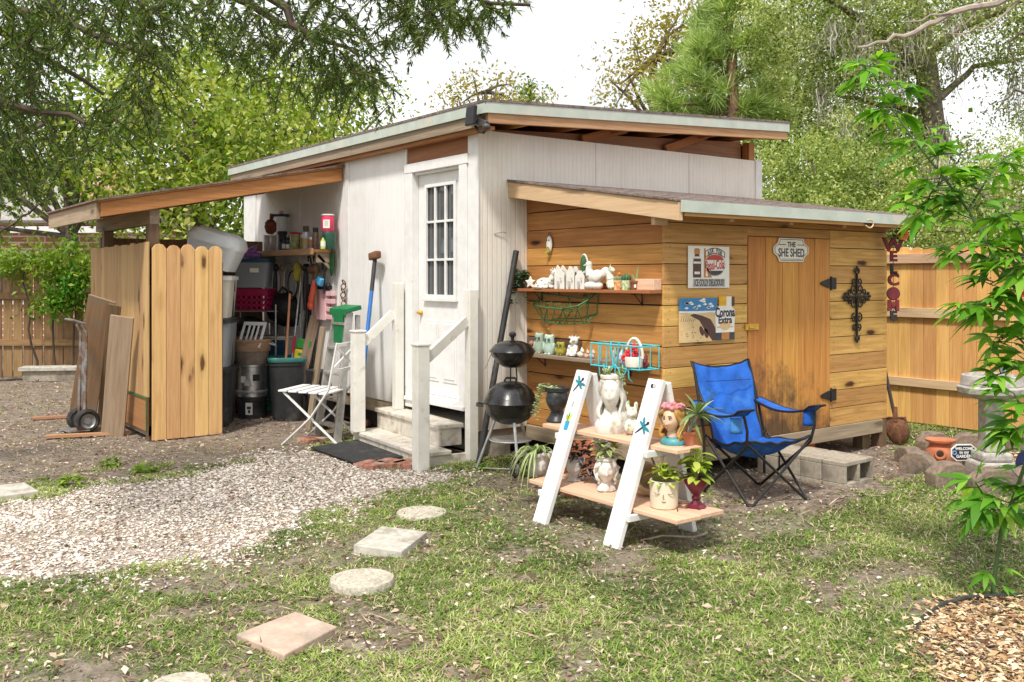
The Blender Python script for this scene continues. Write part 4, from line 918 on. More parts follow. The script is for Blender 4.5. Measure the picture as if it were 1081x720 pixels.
# broom handles standing in the bin
def stick(name,label,cat,pa,pb,Y0,Y1,rad,mat,extra=None):
    a=at(*pa,Y0); b=at(*pb,Y1); t=thing(name,label,cat,a); mb=MB(); mb.tube([(0,0,0),b-a],rad,8); part('handle',mb,mat,t)
    return t,b-a
Yb=depth(c)
stick('broom','wooden broom handle standing upright in the black bin','broom',(301,392),(306,310),Yb-.02,Yb+.1,.013,W['handle'])
t,d=stick('mop','thin grey mop pole with red and blue collar leaning out of the black bin','mop',(307,392),(318,292),Yb+.02,Yb+.45,.010,M['galv'])
mb=MB(); mb.tube([d*.18,d*.36],.015,8); part('collar',mb,M['red'],t); mb=MB(); mb.tube([d*.05,d*.17],.0145,8); part('sleeve',mb,pm('blue_collar',(.06,.16,.35)),t)
p=at(318,372,Yb+.12); t=thing('seed_bag','yellow and green paper bag propped behind the black bin','bag',p,RZ); mb=MB(); mb.box((0,0,-.07),(.16,.06,.20),(0,R(10),0)); part('bag_front',mb,M['yellowbag'],t,.01); mb=MB(); mb.box((.03,.0,.09),(.15,.058,.11),(0,R(10),0)); part('bag_top',mb,M['greenbag'],t,.01)
mb=MB(); mb.box((.015,-.032,-.02),(.09,.004,.03),(0,R(10),0)); mb.ell((.0,-.033,-.10),(.03,.004,.03)); part('print_mark',mb,M['greenbag'],t)
# shelf rack holding crates (silver rods)
rk0=gr(268,436); RK=Vector((rk0.x,rk0.y,0)); Yk=depth(RK)+.25; RK=at(268,293,Yk); RK.z=0
t=thing('wire_rack','silver wire rack holding the crimson crate and the grey tote','rack',RK,RZ)
for sx in (-.22,.30):
    for sy in (-.18,.22): mb=MB(); mb.tube([(sx,sy,0),(sx,sy,1.24)],.011,8); part('upright',mb,M['steel'],t)
for z in (.55,.86,1.16):
    mb=MB(); mb.tube([(-.22,-.18,z),(.30,-.18,z),(.30,.22,z),(-.22,.22,z)],.008,6,closed=True)
    for i in range(10): mb.tube([(-.2+.055*i,-.18,z),(-.2+.055*i,.22,z)],.004,5)
    part('wire_shelf',mb,M['steel'],t)
def onrack(px,z,dy=0): 
    p=at(px,293,Yk+dy); p.z=z; return p
# crimson crate
p=onrack(271,1.172,-.02); t=thing('milk_crate','crimson plastic crate with round holes under the grey tote','crate',p,RZ+R(-6))
mb=MB(); w_,d_,h_=.37,.30,.25
def holed(mb,T,w,h,cols,rows,rad):
    # panel with round holes: a strip mesh around each hole
    cw,chh=w/cols,h/rows
    for i in range(cols):
        for j in range(rows):
            cx=-w/2+cw*(i+.5); cy=chh*(j+.5); n=12; vs=[];fs=[]
            for k in range(n):
                a=2*pi*k/n; ca,sa=cos(a),sin(a); s=min(cw/2/max(abs(ca),1e-6),chh/2/max(abs(sa),1e-6))
                for zz in (0,.012): vs.append(T@Vector((cx+rad*ca,cy+rad*sa,zz))); vs.append(T@Vector((cx+s*ca,cy+s*sa,zz)))
            for k in range(n):
                a=k*4; b=((k+1)%n)*4; fs+=[(a,a+1,b+1,b),(a+2,b+2,b+3,a+3),(a,b,b+2,a+2)]
            mb.add(vs,fs)
for T_,ww_ in ((TR((0,-d_/2,0),(R(90),0,0)),w_),(TR((0,d_/2-.012,0),(R(90),0,0)),w_),(TR((-w_/2,0,0),(R(90),0,R(90))),d_),(TR((w_/2-.012,0,0),(R(90),0,R(90))),d_)): holed(mb,T_,ww_,h_*.72,6,3,.021)
loft(mb,[rr(w_+.02,d_+.02,h_*.72,.05),rr(w_+.02,d_+.02,h_*.76,.05)],cap0=False); mb.b2((-w_/2,-d_/2,0),(w_/2,d_/2,.01))
for sx,sy,lx,ly in ((-w_/4-.05,-d_/2,w_/2-.1,.014),(w_/4+.05,-d_/2,w_/2-.1,.014)): mb.b2((sx-lx/2,sy-.002,h_*.76),(sx+lx/2,sy+ly,h_*.95))
loft(mb,[rr(w_+.02,d_+.02,h_*.95,.05),rr(w_+.02,d_+.02,h_,.05),rr(w_-.02,d_-.02,h_,.05),rr(w_-.02,d_-.02,h_*.7,.05)],cap0=False)
part('crate_body',mb,M['crimson'],t)
# grey tote with navy lid
p=onrack(268,1.172+.262,-.02); t=thing('storage_tote','smoky grey plastic tote with navy blue lid on top of the crimson crate','tote',p,RZ+R(4))
mb=MB(); loft(mb,[rr(.36,.30,.0,.12),rr(.41,.35,.28,.12),rr(.43,.37,.29,.12)],cap1=True); part('bin_body',mb,M['smokepl'],t)
mb=MB(); loft(mb,[rr(.44,.38,.291,.12),rr(.45,.39,.33,.12),rr(.40,.34,.345,.12)],cap1=True); part('lid',mb,M['bluelid'],t); mb=MB(); mb.box((.04,-.178,.2),(.10,.004,.05),(R(8),0,0)); part('paper_label',mb,M['dirtyw'],t)
mb=MB(); mb.tube([(-.1,0,0),(-.02,.0,.07),(.05,0,.16)],[.05,.06,.004],10); mb.ell((-.02,0,.03),(.12,.07,.05),jit=.1); one('purple_bag',mb,pm('violet_plastic',(.26,.10,.34),.35,0,.3,14),'purple plastic bag tip poking up from the navy lid','bag',(p.x,p.y,p.z+.347),RZ)
# black duffel beside
p=at(303,326,Yk+.1); mb=MB(); mb.ell((0,0,0),(.24,.20,.20),n=24,k=16,jit=.07); mb.ell((.10,-.05,-.08),(.17,.16,.13),jit=.08); mb.tube([(-.12,-.1,.14),(-.02,-.12,.26),(.09,-.1,.15)],.014,8); one('duffel_bag',mb,M['bag'],'bulging black cloth bag heaped right of the crimson crate','bag',p,RZ)
# cream bucket under bag
p=at(297,372,Yk+.08); t=thing('cream_bucket','cream plastic bucket standing behind the broom handles','bucket',(p.x,p.y,p.z-.13),RZ); mb=MB(); mb.lathe([(.15,0),(.18,.30),(.19,.305),(.19,.33),(.175,.33),(.15,.05)],24); part('body',mb,M['cream'],t); mb=MB(); mb.lathe([(.185,.10),(.186,.0),(.18,-.04)],24,cap=False); part('band',mb,M['iron'],t)
mb=MB(); mb.box((0,0,.30),(.34,.32,.60)); one('plastic_drum',mb,pm('dark_green_tub',(.03,.12,.11),.5),'dark green tub hidden behind the black bin and under the bucket','tub',(p.x,p.y,0),RZ,bevel=.03)
# black pail, steel pot, bushel basket, white vent plate
c=gr(266,441); t=thing('black_pail','squat black pail with white label at the bottom of the bucket stack','pail',(c.x,c.y,0),RZ); mb=MB(); mb.lathe([(.14,0),(.15,.02),(.155,.20),(.165,.205),(.165,.235),(.14,.235)],26); part('body',mb,M['blackpl'],t); mb=MB(); mb.box((.01,-.155,.12),(.075,.006,.13)); part('paper_label',mb,M['dirtyw'],t); mb=MB(); mb.box((.01,-.159,.13),(.045,.003,.03)); mb.ell((.012,-.159,.09),(.015,.003,.02)); part('print_mark',mb,M['ink'],t)
t=thing('steel_pot','tall dented steel pot with stickers standing on the black pail','pot',(c.x,c.y,.237),RZ); mb=MB(); mb.lathe([(.155,0),(.165,.01),(.165,.05),(.158,.055),(.158,.33),(.165,.335),(.165,.36),(.15,.36)],30); part('body',mb,M['steel'],t)
mb=MB(); mb.lathe([(.166,.055),(.172,.06),(.172,.075),(.166,.08)],30,cap=False); part('rim_band',mb,M['galv'],t)
for q,(a_,z_,w_,mt) in enumerate(((-.35,.20,.05,M['dirtyw']),(-.02,.17,.07,M['tingrey']),(.55,.22,.075,M['blackl']))):
    mb=MB(); mb.box((.161*sin(a_),-.161*cos(a_),z_),(w_,.006,.07),(0,0,a_)); part('sticker',mb,mt,t)
p=Vector((c.x,c.y,.60)); t=thing('bushel_basket','wooden bushel basket with dark lower band on top of the steel pot','basket',p,RZ); mb=MB(); mb.lathe([(.165,.0),(.19,.16)],30,cap=False); mb.lathe([(.0001,.004),(.165,.003)],30,cap=False); part('lower_band',mb,M['basketd'],t); mb=MB(); mb.lathe([(.192,.14),(.197,.142),(.212,.24),(.218,.245),(.218,.275),(.205,.275),(.18,.14)],30,cap=False); part('body',mb,M['basket'],t)
for sx in (-1,1): mb=MB(); mb.tube([(sx*.20,-.05,.23),(sx*.26,-.03,.2),(sx*.265,.03,.19),(sx*.21,.05,.23)],.008,6); part('handle',mb,M['galv'],t)
t=thing('vent_plate','white slotted plastic vent plate tilted inside the bushel basket','vent plate',(c.x+.0,c.y-.0,.80),RZ)
mb=MB(); T_=TR((.02,-.06,.12),(R(65),R(0),R(-22)))
for x0,x1,y0,y1 in ((-.15,.15,.11,.15),(-.15,.15,-.15,-.10),(-.15,-.12,-.10,.11),(.12,.15,-.10,.11),(-.07,-.05,-.10,.11),(-.01,.01,-.10,.11),(.05,.07,-.10,.11)): mb.prism([(x0+.001,y0+.001),(x1-.001,y0+.001),(x1-.001,y1-.001),(x0+.001,y1-.001)],.012,T_)
part('grille',mb,M['standw'],t)
# big totes behind the picket panel
p=at(229,293,10.0); pz=Vector((p.x,p.y,0))
tt=[('storage_tote','black plastic tote at the bottom of the stack behind the pickets',.0,.62,M['blackpl']),('storage_tote','dark grey plastic tote in the middle of the stack behind the pickets',.625,.50,M['smokepl']),('storage_tote','frosted white tote with its lid under the tilted clear tote',1.13,.44,M['cream'])]
for nm,lb,z,h_,mt in tt:
    t=thing(nm,lb,'tote',(pz.x-.05,pz.y+.05,z),RZ+R(8),'plastic totes stacked behind the picket panel'); mb=MB(); loft(mb,[rr(.42,.50,.0,.12),rr(.48,.56,h_-.05,.12)],cap1=True); part('bin_body',mb,mt,t); mb=MB(); loft(mb,[rr(.51,.59,h_-.049,.12),rr(.51,.59,h_-.012,.12),rr(.46,.54,h_,.12)],cap1=True); part('lid',mb,M['whitepl'] if z>1 else M['blackpl'],t)
p=at(228,262,9.9); T_=TR((0,0,0),(0,R(17),0)); t=thing('storage_tote','big clear plastic tote with rounded lid tilted on top of the stack','tote',p,RZ); mb=MB(); mb.M=T_; loft(mb,[rr(.46,.40,-.19,.2),rr(.53,.47,.04,.2)],cap1=True); part('bin_body',mb,M['clearpl'],t); mb=MB(); mb.M=T_; loft(mb,[rr(.56,.5,.041,.25),rr(.57,.51,.08,.25),rr(.50,.44,.16,.3),rr(.36,.3,.19,.4)],cap1=True); part('lid',mb,M['clearpl'],t)
mb=MB(); mb.M=T_; mb.ell((.0,.0,-.11),(.19,.15,.06),jit=.1); part('cloth',mb,pm('brown_cloth',(.24,.15,.10)),t)
# red tool box at floor behind pickets and long-handled tools in the gap
c=gr(240,438); mb=MB(); mb.ell((0,0,.30),(.08,.09,.32),jit=.12,n=18,k=12); one('red_cushion',mb,pm('faded_red_cloth',(.24,.03,.05),.8,0,.4,12),'faded red rolled cushion stuffed behind the picket edge','cushion',(c.x+.05,c.y+.1,0))
for i,(px,lb) in enumerate(((238,'wooden tool handle poking up left of the rack, nearest the pickets'),(243,'black tool handle poking up left of the rack'))):
    a=at(px,360,9.95+.05*i); b=at(px+3,318-10*i,10.05+.05*i); mb=MB(); mb.tube([(0,0,-1.0),(b-a)],.013,7); mb.tube([(b-a),(b-a)+Vector((.0,.0,.12))],[.02,.024],7); one('long_handle',mb,[W['handle'],M['blackpl']][i],lb,'handle',a,0,'tool handles beside the rack')
mb=MB(); mb.ell((0,0,0),(.2,.16,.10),jit=.1,n=18,k=12); p=at(262,342,Yk); one('dark_bundle',mb,M['bag'],'dark bundle of cloth on the rack below the crimson crate','bundle',(p.x,p.y,.99),RZ)

# more odds and ends packed into the shelter
def gp(px,py,dy=0): q=gr(px,py); return Vector((q.x,q.y,0))+FW*dy
for (px,py,r_,h_,mt,lid_,lb) in ((284,432,.12,.24,pm('petrol_blue_plastic',(.03,.12,.17),.5),M['blackpl'],'petrol blue bucket with black lid in the gap left of the black bin'),(243,437,.10,.22,pm('dull_red_tin',(.28,.03,.03),.5),M['galv'],'dull red paint tin on the dirt beside the picket edge'),(252,436,.085,.18,M['cream'],M['galv'],'cream paint tin tucked left of the black pail'),(322,434,.11,.30,M['whitepl'],M['blackpl'],'white bucket with black lid behind the ladder foot')):
    q=gp(px,py,.12); can('paint_bucket',lb,'bucket',q,r_,h_,mt,lid_,r_*1.03,.02,grp='buckets and tins crammed on the shelter floor')
for i,(px,py,z_,w_,h_,mt,lb) in enumerate(((258,350,.87,.30,.17,M['blackpl'],'black box on the rack above the white vent plate'),(283,352,.87,.16,.15,M['steel'],'silver tin box on the rack right of the vent plate'),(292,345,.56,.26,.26,M['bluelid'],'navy box on the lowest rack shelf behind the broom'),(250,345,.56,.28,.28,M['basketd'],'brown carton on the lowest rack shelf'))):
    q=onrack(px,z_+.006,.02+.03*(i%2)); mb=MB(); mb.box((0,0,h_/2),(w_,.26,h_)); one('storage_box',mb,mt,lb,'box',q,RZ+R(rng.uniform(-9,9)),'boxes on the wire rack',bevel=.012)
q=gp(292,440,.25); mb=MB()
for k in range(3): mb.ring((0,0,.05+.035*k),.17-.012*k,.016,TR((0,0,0),(R(4*k),R(3),0)),26,6)
one('garden_hose',mb,pm('dark_green_hose',(.02,.11,.06),.45),'coiled dark green hose on the floor behind the black bin','hose',q+Vector((-.1,.1,0)))
for i,(pa,pb,lb,mt) in enumerate((((312,400),(327,300),'thin black rake handle leaning on the wall right of the mop','blackpl'),((316,420),(321,318),'grey shovel handle leaning behind the seed bag','galv'),((324,440),(331,335),'dark wooden pole leaning left of the stepladder','wood'))):
    a_=at(*pa,Yb+.35); b_=hit(pb[0],pb[1],0,-.05); a_.z=max(a_.z-.5,.0); mb=MB(); mb.tube([(0,0,0),b_-a_],.013,7); one('leaning_pole',mb,W['grime'] if mt=='wood' else M[mt],lb,'pole',a_,0,'poles leaning on the white wall')
# ---------------------------------------------------------------- hand truck, leaning boards
w1=gr(92,457); rot=RZ-R(48)
t=thing('hand_truck','old grey hand truck with two black tyres leaning on the shelter side','hand truck',(w1.x,w1.y,0),rot)
def wheel(mbp,cx,par,tr=.12):
    mb=MB(); T_=TR((cx,0,tr),(0,R(90),0)); mb.lathe([(tr*.60,-.035),(tr*.8,-.042),(tr*.97,-.028),(tr,0),(tr*.97,.028),(tr*.8,.042),(tr*.60,.035),(tr*.6,-.035)],26,T=T_,cap=False); ty=part('tyre',mb,M['tyre'],par)
    mb=MB(); mb.lathe([(.0001,-.028),(tr*.25,-.03),(tr*.28,-.015),(tr*.5,-.02),(tr*.6,-.034),(tr*.6,.034),(tr*.5,.02),(tr*.28,.015),(tr*.25,.03),(.0001,.028)],22,T=T_); part('rim',mb,M['rim'],ty)
wheel(None,.0,t); wheel(None,-.24,t)
mb=MB(); mb.tube([(-.24,0,.12),(0,0,.12)],.012,8); part('axle',mb,M['galv'],t)
for sx in (-.19,-.02): mb=MB(); mb.tube([(sx,-.02,.10),(sx-.04,.01,.75),(sx-.07,.02,1.0),(sx-.09,-.02,1.08)],.016,8); part('frame_rail',mb,M['truck'],t)
mb=MB(); mb.box((-.13,.012,.52),(.14,.012,.76),(R(-1),R(-4),0)); part('back_plate',mb,M['truck'],t,.003)
mb=MB(); mb.tube([(-.31,.03,1.08),(-.34,-.05,1.12),(-.27,-.12,1.13),(-.16,-.08,1.12),(-.14,.03,1.08)],.013,8); part('handle',mb,M['truck'],t)
mb=MB(); mb.box((-.11,-.09,.03),(.34,.2,.012)); part('toe_plate',mb,M['truck'],t,.003)
def lean(name,label,px0,px1,h,wd,mat,off,th=.018,rz=0):
    b=gr(*px0); top=hit(px1[0],px1[1],0,-2.03-off); t0=Vector((b.x,b.y,0)); d=top-t0; mb=MB(); mb.beam((0,0,.0),d,wd,th,up=(FW.x,FW.y,.3)) ; one(name,mb,mat,label,'board',t0,0,'boards leaning on the shelter side',bevel=.002)
lean('leaning_board','wide tan plywood board leaning behind the hand truck',(86,444),(108,315),0,.28,W['plytan'],.16)
lean('leaning_board','weathered plank leaning nearest the picket corner',(119,460),(129,334),0,.22,W['greybd'],.15,.03)
lean('leaning_board','narrow dark board leaning between the plywood and the plank',(109,449),(121,322),0,.13,W['grime'],.10)
b=gr(60,455)
for i,(px,py,L_,a_,lb) in enumerate(((94,461,.75,22,'long thin scrap stick on the dirt before the hand truck'),(139,440,.35,70,'short scrap board on the dirt at the picket corner'),(140,447,.2,10,'small scrap block at the foot of the plywood skirt'),(64,442,.55,18,'thin scrap lath on the dirt left of the wheels'))):
    c=gr(px,py); mb=MB(); mb.box((0,0,.02),(L_,.07,.03),(0,R(rng.uniform(-3,3)),0)); one('scrap_wood',mb,[W['brownw'],W['tan'],W['greybd'],W['brownw']][i],lb,'scrap wood',(c.x,c.y,0),RZ+R(a_),'wood scraps beside the shelter',bevel=.002)
mb=MB(); mb.beam((0,0,.0),(.14,.1,.30),.06,.02); c=gr(130,446); one('scrap_wood',mb,W['tan'],'upright scrap stick propped on the plywood skirt','scrap wood',(c.x,c.y,0),0,'wood scraps beside the shelter')
# concrete slabs at the far fence
c=gr(62,402); t=thing('concrete_slab','long pale concrete slab on blocks below the old fence','slab',(c.x,c.y,0),RZ+R(8)); mb=MB(); mb.box((0,0,.19),(1.05,.3,.06)); part('slab_top',mb,M['paver_w'],t,.008); mb=MB(); mb.box((0,0,.08),(.95,.22,.16)); part('slab_base',mb,M['block'],t,.008)
mb=MB(); mb.tube([(-.3,0,.03),(0,.05,.05),(.3,0,.02)],.03,8); c=gr(20,403); one('fallen_log',mb,M['bark'],'short fallen branch on the ground below the old fence','branch',(c.x,c.y,0),RZ)
# ---------------------------------------------------------------- leaves used on pot plants
Lf={}
Lf['grass']=varileaf('spider_leaf',(.20,.30,.07),(.62,.64,.36),.30,.3)
Lf['lime']=leafmat('lime_leaf',(.22,.34,.03),(.36,.46,.05),(.50,.58,.12),.3)
Lf['coleus']=leafmat('coleus_leaf',(.20,.32,.03),(.34,.44,.05),(.46,.52,.10),.3)
Lf['vari']=varileaf('cream_edged_leaf',(.58,.58,.26),(.20,.30,.08),.55)
Lf['purple']=varileaf('purple_striped_leaf',(.30,.30,.28),(.045,.025,.03),.62,.12)
Lf['succ']=leafmat('succulent_leaf',(.24,.34,.14),(.40,.50,.26),(.52,.58,.36),.2)
Lf['dark']=leafmat('dark_leaf',(.03,.075,.03),(.05,.12,.045),(.09,.17,.06),.2)
Lf['agave']=leafmat('agave_leaf',(.16,.26,.10),(.28,.38,.16),(.48,.52,.28),.2)
def rosette(mb,c,n,L,Wd,elev=(20,70),shape='ovate',droop=.3,jit=.3,m=0,seg=4,fold=.25,az=None):
    for i in range(n):
        a=2*pi*i/n+rng.uniform(-jit,jit) if az is None else rng.uniform(*az); e=R(rng.uniform(*elev)); l=L*rng.uniform(.75,1.15)
        mb.leaf(c,(cos(a)*cos(e),sin(a)*cos(e),sin(e)),l,Wd*rng.uniform(.8,1.15),(0,0,1),droop*rng.uniform(.6,1.4),fold,m,seg,shape)
def bushy(mb,c,rad,h,n,L,Wd,shape='ovate',m=0,droop=.35):
    for i in range(n):
        a=rng.uniform(0,2*pi); q=sqrt(rng.random())*rad; z=rng.uniform(.15,1)*h*(1-.35*q/rad)
        e=R(rng.uniform(-10,45)); aa=a+rng.uniform(-.6,.6)
        mb.leaf((c[0]+q*.55*cos(a),c[1]+q*.55*sin(a),c[2]+z),(cos(aa)*cos(e),sin(aa)*cos(e),sin(e)),L*rng.uniform(.7,1.2),Wd*rng.uniform(.8,1.2),(0,0,1),droop,.2,m,4,shape)
def stems(mb,c,rad,h,n,m=0,r=.003):
    for i in range(n):
        a=rng.uniform(0,2*pi); q=sqrt(rng.random())*rad*.6
        mb.tube([c,(c[0]+q*.4*cos(a),c[1]+q*.4*sin(a),c[2]+h*.5),(c[0]+q*cos(a),c[1]+q*sin(a),c[2]+h*.9)],[r,r*.8,r*.5],5,m)
# ---------------------------------------------------------------- sculpted head (faces local -y)
def head(mb,c,h,m=0,T=None,feat=1.0,cut=None,n=44,k=34):
    T=T if T is not None else ident(); vs=[];fs=[]; c=Vector(c)
    G=lambda x,s: math.exp(-(x/s)**2)
    for i in range(k+1):
        t=pi*i/k
        for j in range(n):
            a=2*pi*j/n; d=Vector((sin(t)*sin(a),-sin(t)*cos(a),-cos(t))); X,Z=d.x,d.z; fr=max(0,-d.y)
            wx=.37; wy=.44
            if Z<0: wx*=1-.30*(-Z)**1.6; wy*=1-.10*(-Z)
            p=Vector((d.x*wx,d.y*wy,d.z*.5))
            f=0
            if -.42<Z<.22: f+=.085*G(X,.11)*max(0,min(1,(.22-Z)/.5))*(1 if Z>-.30 else max(0,1-(-.30-Z)/.10))
            f+=.03*G(X,.13)*G(Z+.27,.07)
            for s in (-1,1):
                f-=.045*G(X-s*.34,.17)*G(Z-.08,.13); f+=.030*G(X-s*.34,.10)*G(Z-.06,.065); f+=.022*G(X-s*.34,.20)*G(Z-.24,.06)
                f+=.022*G(X-s*.42,.18)*G(Z+.22,.16); f+=.018*G(X-s*.15,.06)*G(Z+.27,.06)
            f+=.026*G(X,.19)*G(Z+.47,.045)+.028*G(X,.16)*G(Z+.58,.05)-.014*G(X,.20)*G(Z+.525,.025)-.012*G(X,.25)*G(Z+.68,.05)+.035*G(X,.22)*G(Z+.82,.12)
            p.y-=f*feat*fr**1.2
            q=p*h+Vector((0,0,.5*h))
            if cut is not None and q.z>cut*h: q.z=cut*h
            vs.append(T@(q)+c)
    for i in range(k):
        for j in range(n): fs.append((i*n+j,i*n+(j+1)%n,(i+1)*n+(j+1)%n,(i+1)*n+j))
    mb.add(vs,fs,m,None,None,True)
def locks(mb,pts,rad,m=0,wave=.15,n=7):
    P=[Vector(p) for p in pts]; out=[];rr_=[]
    for i in range(len(P)-1):
        for s in range(4):
            t=s/4; q=P[i].lerp(P[i+1],t); u=(i+t)/(len(P)-1); q=q+Vector((sin(u*16)*wave*rad,cos(u*13)*wave*rad,0)); out.append(q); rr_.append(rad*(1-.45*u))
    out.append(P[-1]); rr_.append(rad*.3); mb.tube(out,rr_,n,m)

# ---------------------------------------------------------------- stacked kettle grills
g0=at(539,293,7.55); t=thing('kettle_grill','large black kettle grill on a wheeled tripod with a steel ring','grill',(g0.x,g0.y,0),RZ)
zb=.555; rk=.215
mb=MB(); mb.lathe([(.0001,zb-.17),(.08,zb-.165),(.15,zb-.13),(.195,zb-.07),(rk-.004,zb-.01),(rk,zb)],36); part('bowl',mb,M['enamel'],t)
mb=MB(); mb.lathe([(rk+.006,zb-.004),(rk+.012,zb+.004),(rk+.006,zb+.014),(.205,zb+.04),(.17,zb+.105),(.11,zb+.15),(.05,zb+.168),(.0001,zb+.172)],36,cap=False); lid=part('lid',mb,M['enamel'],t)
mb=MB(); mb.tube([(-.05,0,zb+.168),(-.035,-.0,zb+.195),(.035,0,zb+.195),(.05,0,zb+.168)],.009,8); part('lid_handle',mb,M['blackpl'],lid)
mb=MB(); mb.tube([(-rk,-.05,zb-.02),(-rk-.05,-.06,zb-.015),(-rk-.055,.05,zb-.015),(-rk,.06,zb-.02)],.010,8); part('side_handle',mb,M['blackpl'],t)
feet=[(-.27,.02),(.06,-.22),(.17,.2)]
for i,(fx,fy) in enumerate(feet):
    mb=MB(); mb.tube([(fx*.45,fy*.45,zb-.13),(fx,fy,.03 if i==0 else .06)],.013,8); part('leg',mb,M['steel'],t)
mb=MB(); mb.ring((0,0,.26),.165,.006,None,28,6); mb.lathe([(.0001,.262),(.155,.265)],28,cap=False); part('ash_tray',mb,M['galv'],t)
mb=MB(); mb.tube([(.06,-.22,.06),(.17,.2,.06)],.010,6); mb.tube([(-.27,.02,.03),(.06,-.22,.065)],.006,6); part('axle',mb,M['steel'],t)
for (fx,fy) in feet[1:]:
    mb=MB(); T_=TR((fx-.02,fy-.03,.075),(0,R(90),R(-25))); mb.lathe([(.045,-.014),(.068,-.018),(.075,0),(.068,.018),(.045,.014)],24,T=T_,cap=False); w_=part('wheel',mb,M['tyre'],t); mb=MB(); mb.ring((0,0,0),.05,.006,T_,20,6); mb.lathe([(.0001,-.012),(.014,-.015),(.014,.015),(.0001,.012)],10,T=T_); part('hub',mb,M['galv'],w_)
t=thing('small_grill','small black kettle grill standing on the lid of the big one','grill',(g0.x+.02,g0.y,zb+.196),RZ)
z0=.205; rk=.178
mb=MB(); mb.lathe([(.0001,z0-.125),(.07,z0-.12),(.13,z0-.08),(.165,z0-.03),(rk,z0)],32); part('bowl',mb,M['enamel'],t)
mb=MB(); mb.lathe([(rk+.005,z0-.002),(rk+.010,z0+.006),(rk+.002,z0+.018),(.14,z0+.062),(.07,z0+.088),(.0001,z0+.094)],32,cap=False); lid=part('lid',mb,M['enamel'],t)
mb=MB(); mb.lathe([(.012,z0+.092),(.014,z0+.115),(.028,z0+.13),(.030,z0+.148),(.018,z0+.16),(.0001,z0+.163)],14); part('lid_knob',mb,M['blackpl'],lid)
for a in (0,120,240): mb=MB(); mb.tube([(.03*cos(R(a)),.03*sin(R(a)),z0-.11),(.035*cos(R(a)),.035*sin(R(a)),-.025)],.006,6); part('leg',mb,M['iron'],t)
mb=MB(); mb.tube([(-.17,0,z0-.02),(-.19,.02,z0-.06),(-.22,.05,z0-.14)],.004,6); part('hanger_wire',mb,M['galv'],t)
a=gr(505,492); b=hit(545,265,1,-.035); mb=MB(); mb.tube([(0,0,0),b-a],.026,12); one('black_pipe',mb,M['blackpl'],'long black pipe leaning on the white wall behind the grills','pipe',a)
mb=MB(); mb.tube([(0,0,0),Vector((.05,.02,.5))],.018,8); c=gr(529,476); one('short_post',mb,M['rust'],'short rusty post in the shade behind the grill legs','post',(c.x,c.y,0))

# ---------------------------------------------------------------- plank-wall shelves and ornaments
XW=XS-.003
def shelf(name,label,y0,y1,z,dep=.15,th=.022,mat=None,end=False):
    t=thing(name,label,'shelf',(XW,y0,z)); mb=MB(); mb.b2((-dep,0,-th),(-.001,y1-y0,0)); part('board',mb,mat,t,.003)
    for yy in (.22,(y1-y0)-.25): mb=MB(); mb.tube([(-.002,yy,-.12),(-.01,yy,-th-.004),(-dep*.8,yy,-th-.004)],.005,5); mb.tube([(-.005,yy,-.11),(-dep*.6,yy,-th-.004)],.004,5); part('bracket',mb,M['iron'],t)
    if end: mb=MB(); mb.b2((-.10,.0,.001),(-.015,.20,.085)); part('end_block',mb,W['pinkb'],t,.004)
    return t
ZU=1.455; ZLw=.905
shelf('plank_shelf','upper reddish plank shelf of white ornaments on the plank wall',-1.675,.02,ZU,.15,.024,W['redw'],True)
shelf('plank_shelf','lower grey plank shelf of owl ornaments on the plank wall',-1.55,-.02,ZLw,.17,.03,W['greyw'])
def up(px,xo=.08): p=hit(px,304,0,XW-xo); return Vector((p.x,p.y,ZU+.001))
def lo(px,xo=.09): p=hit(px,375,0,XW-xo); return Vector((p.x,p.y,ZLw+.001))
RW=R(-90)+R(18)      # ornaments face out from the wall towards the yard
OG='ornaments on the upper plank shelf'; LG='ornaments on the lower plank shelf'
# trailing plant
p=up(549,.09); t=thing('trailing_plant','bushy dark green trailing plant at the far left end of the upper shelf','plant',p); mb=MB(); mb.lathe([(.035,0),(.05,.08),(.053,.085),(.045,.075)],16); part('pot',mb,M['blackc'],t)
mb=MB(); bushy(mb,(0,.0,.06),.11,.13,150,.045,.032); 
for i in range(9):
    a=rng.uniform(2.2,4.6); q=Vector((.05*cos(a),.05*sin(a),.08))
    for s in range(9): q=q+Vector((.008*cos(a),.008*sin(a),-.022)); mb.leaf(q,(cos(a+s),sin(a+s),-.3),.035,.024)
part('foliage',mb,Lf['dark'],t)
# star
p=up(560,.12); mb=MB(); P=[]
for i in range(10): a=R(90+36*i); q=.058 if i%2==0 else .028; P.append((q*cos(a),q*sin(a)))
mb.prism(P,.02,TR((0,.01,.052),(R(90),0,0))); one('star_ornament',mb,M['whitec'],'white star ornament leaning at the left of the upper shelf','ornament',p,RW,OG,bevel=.006)
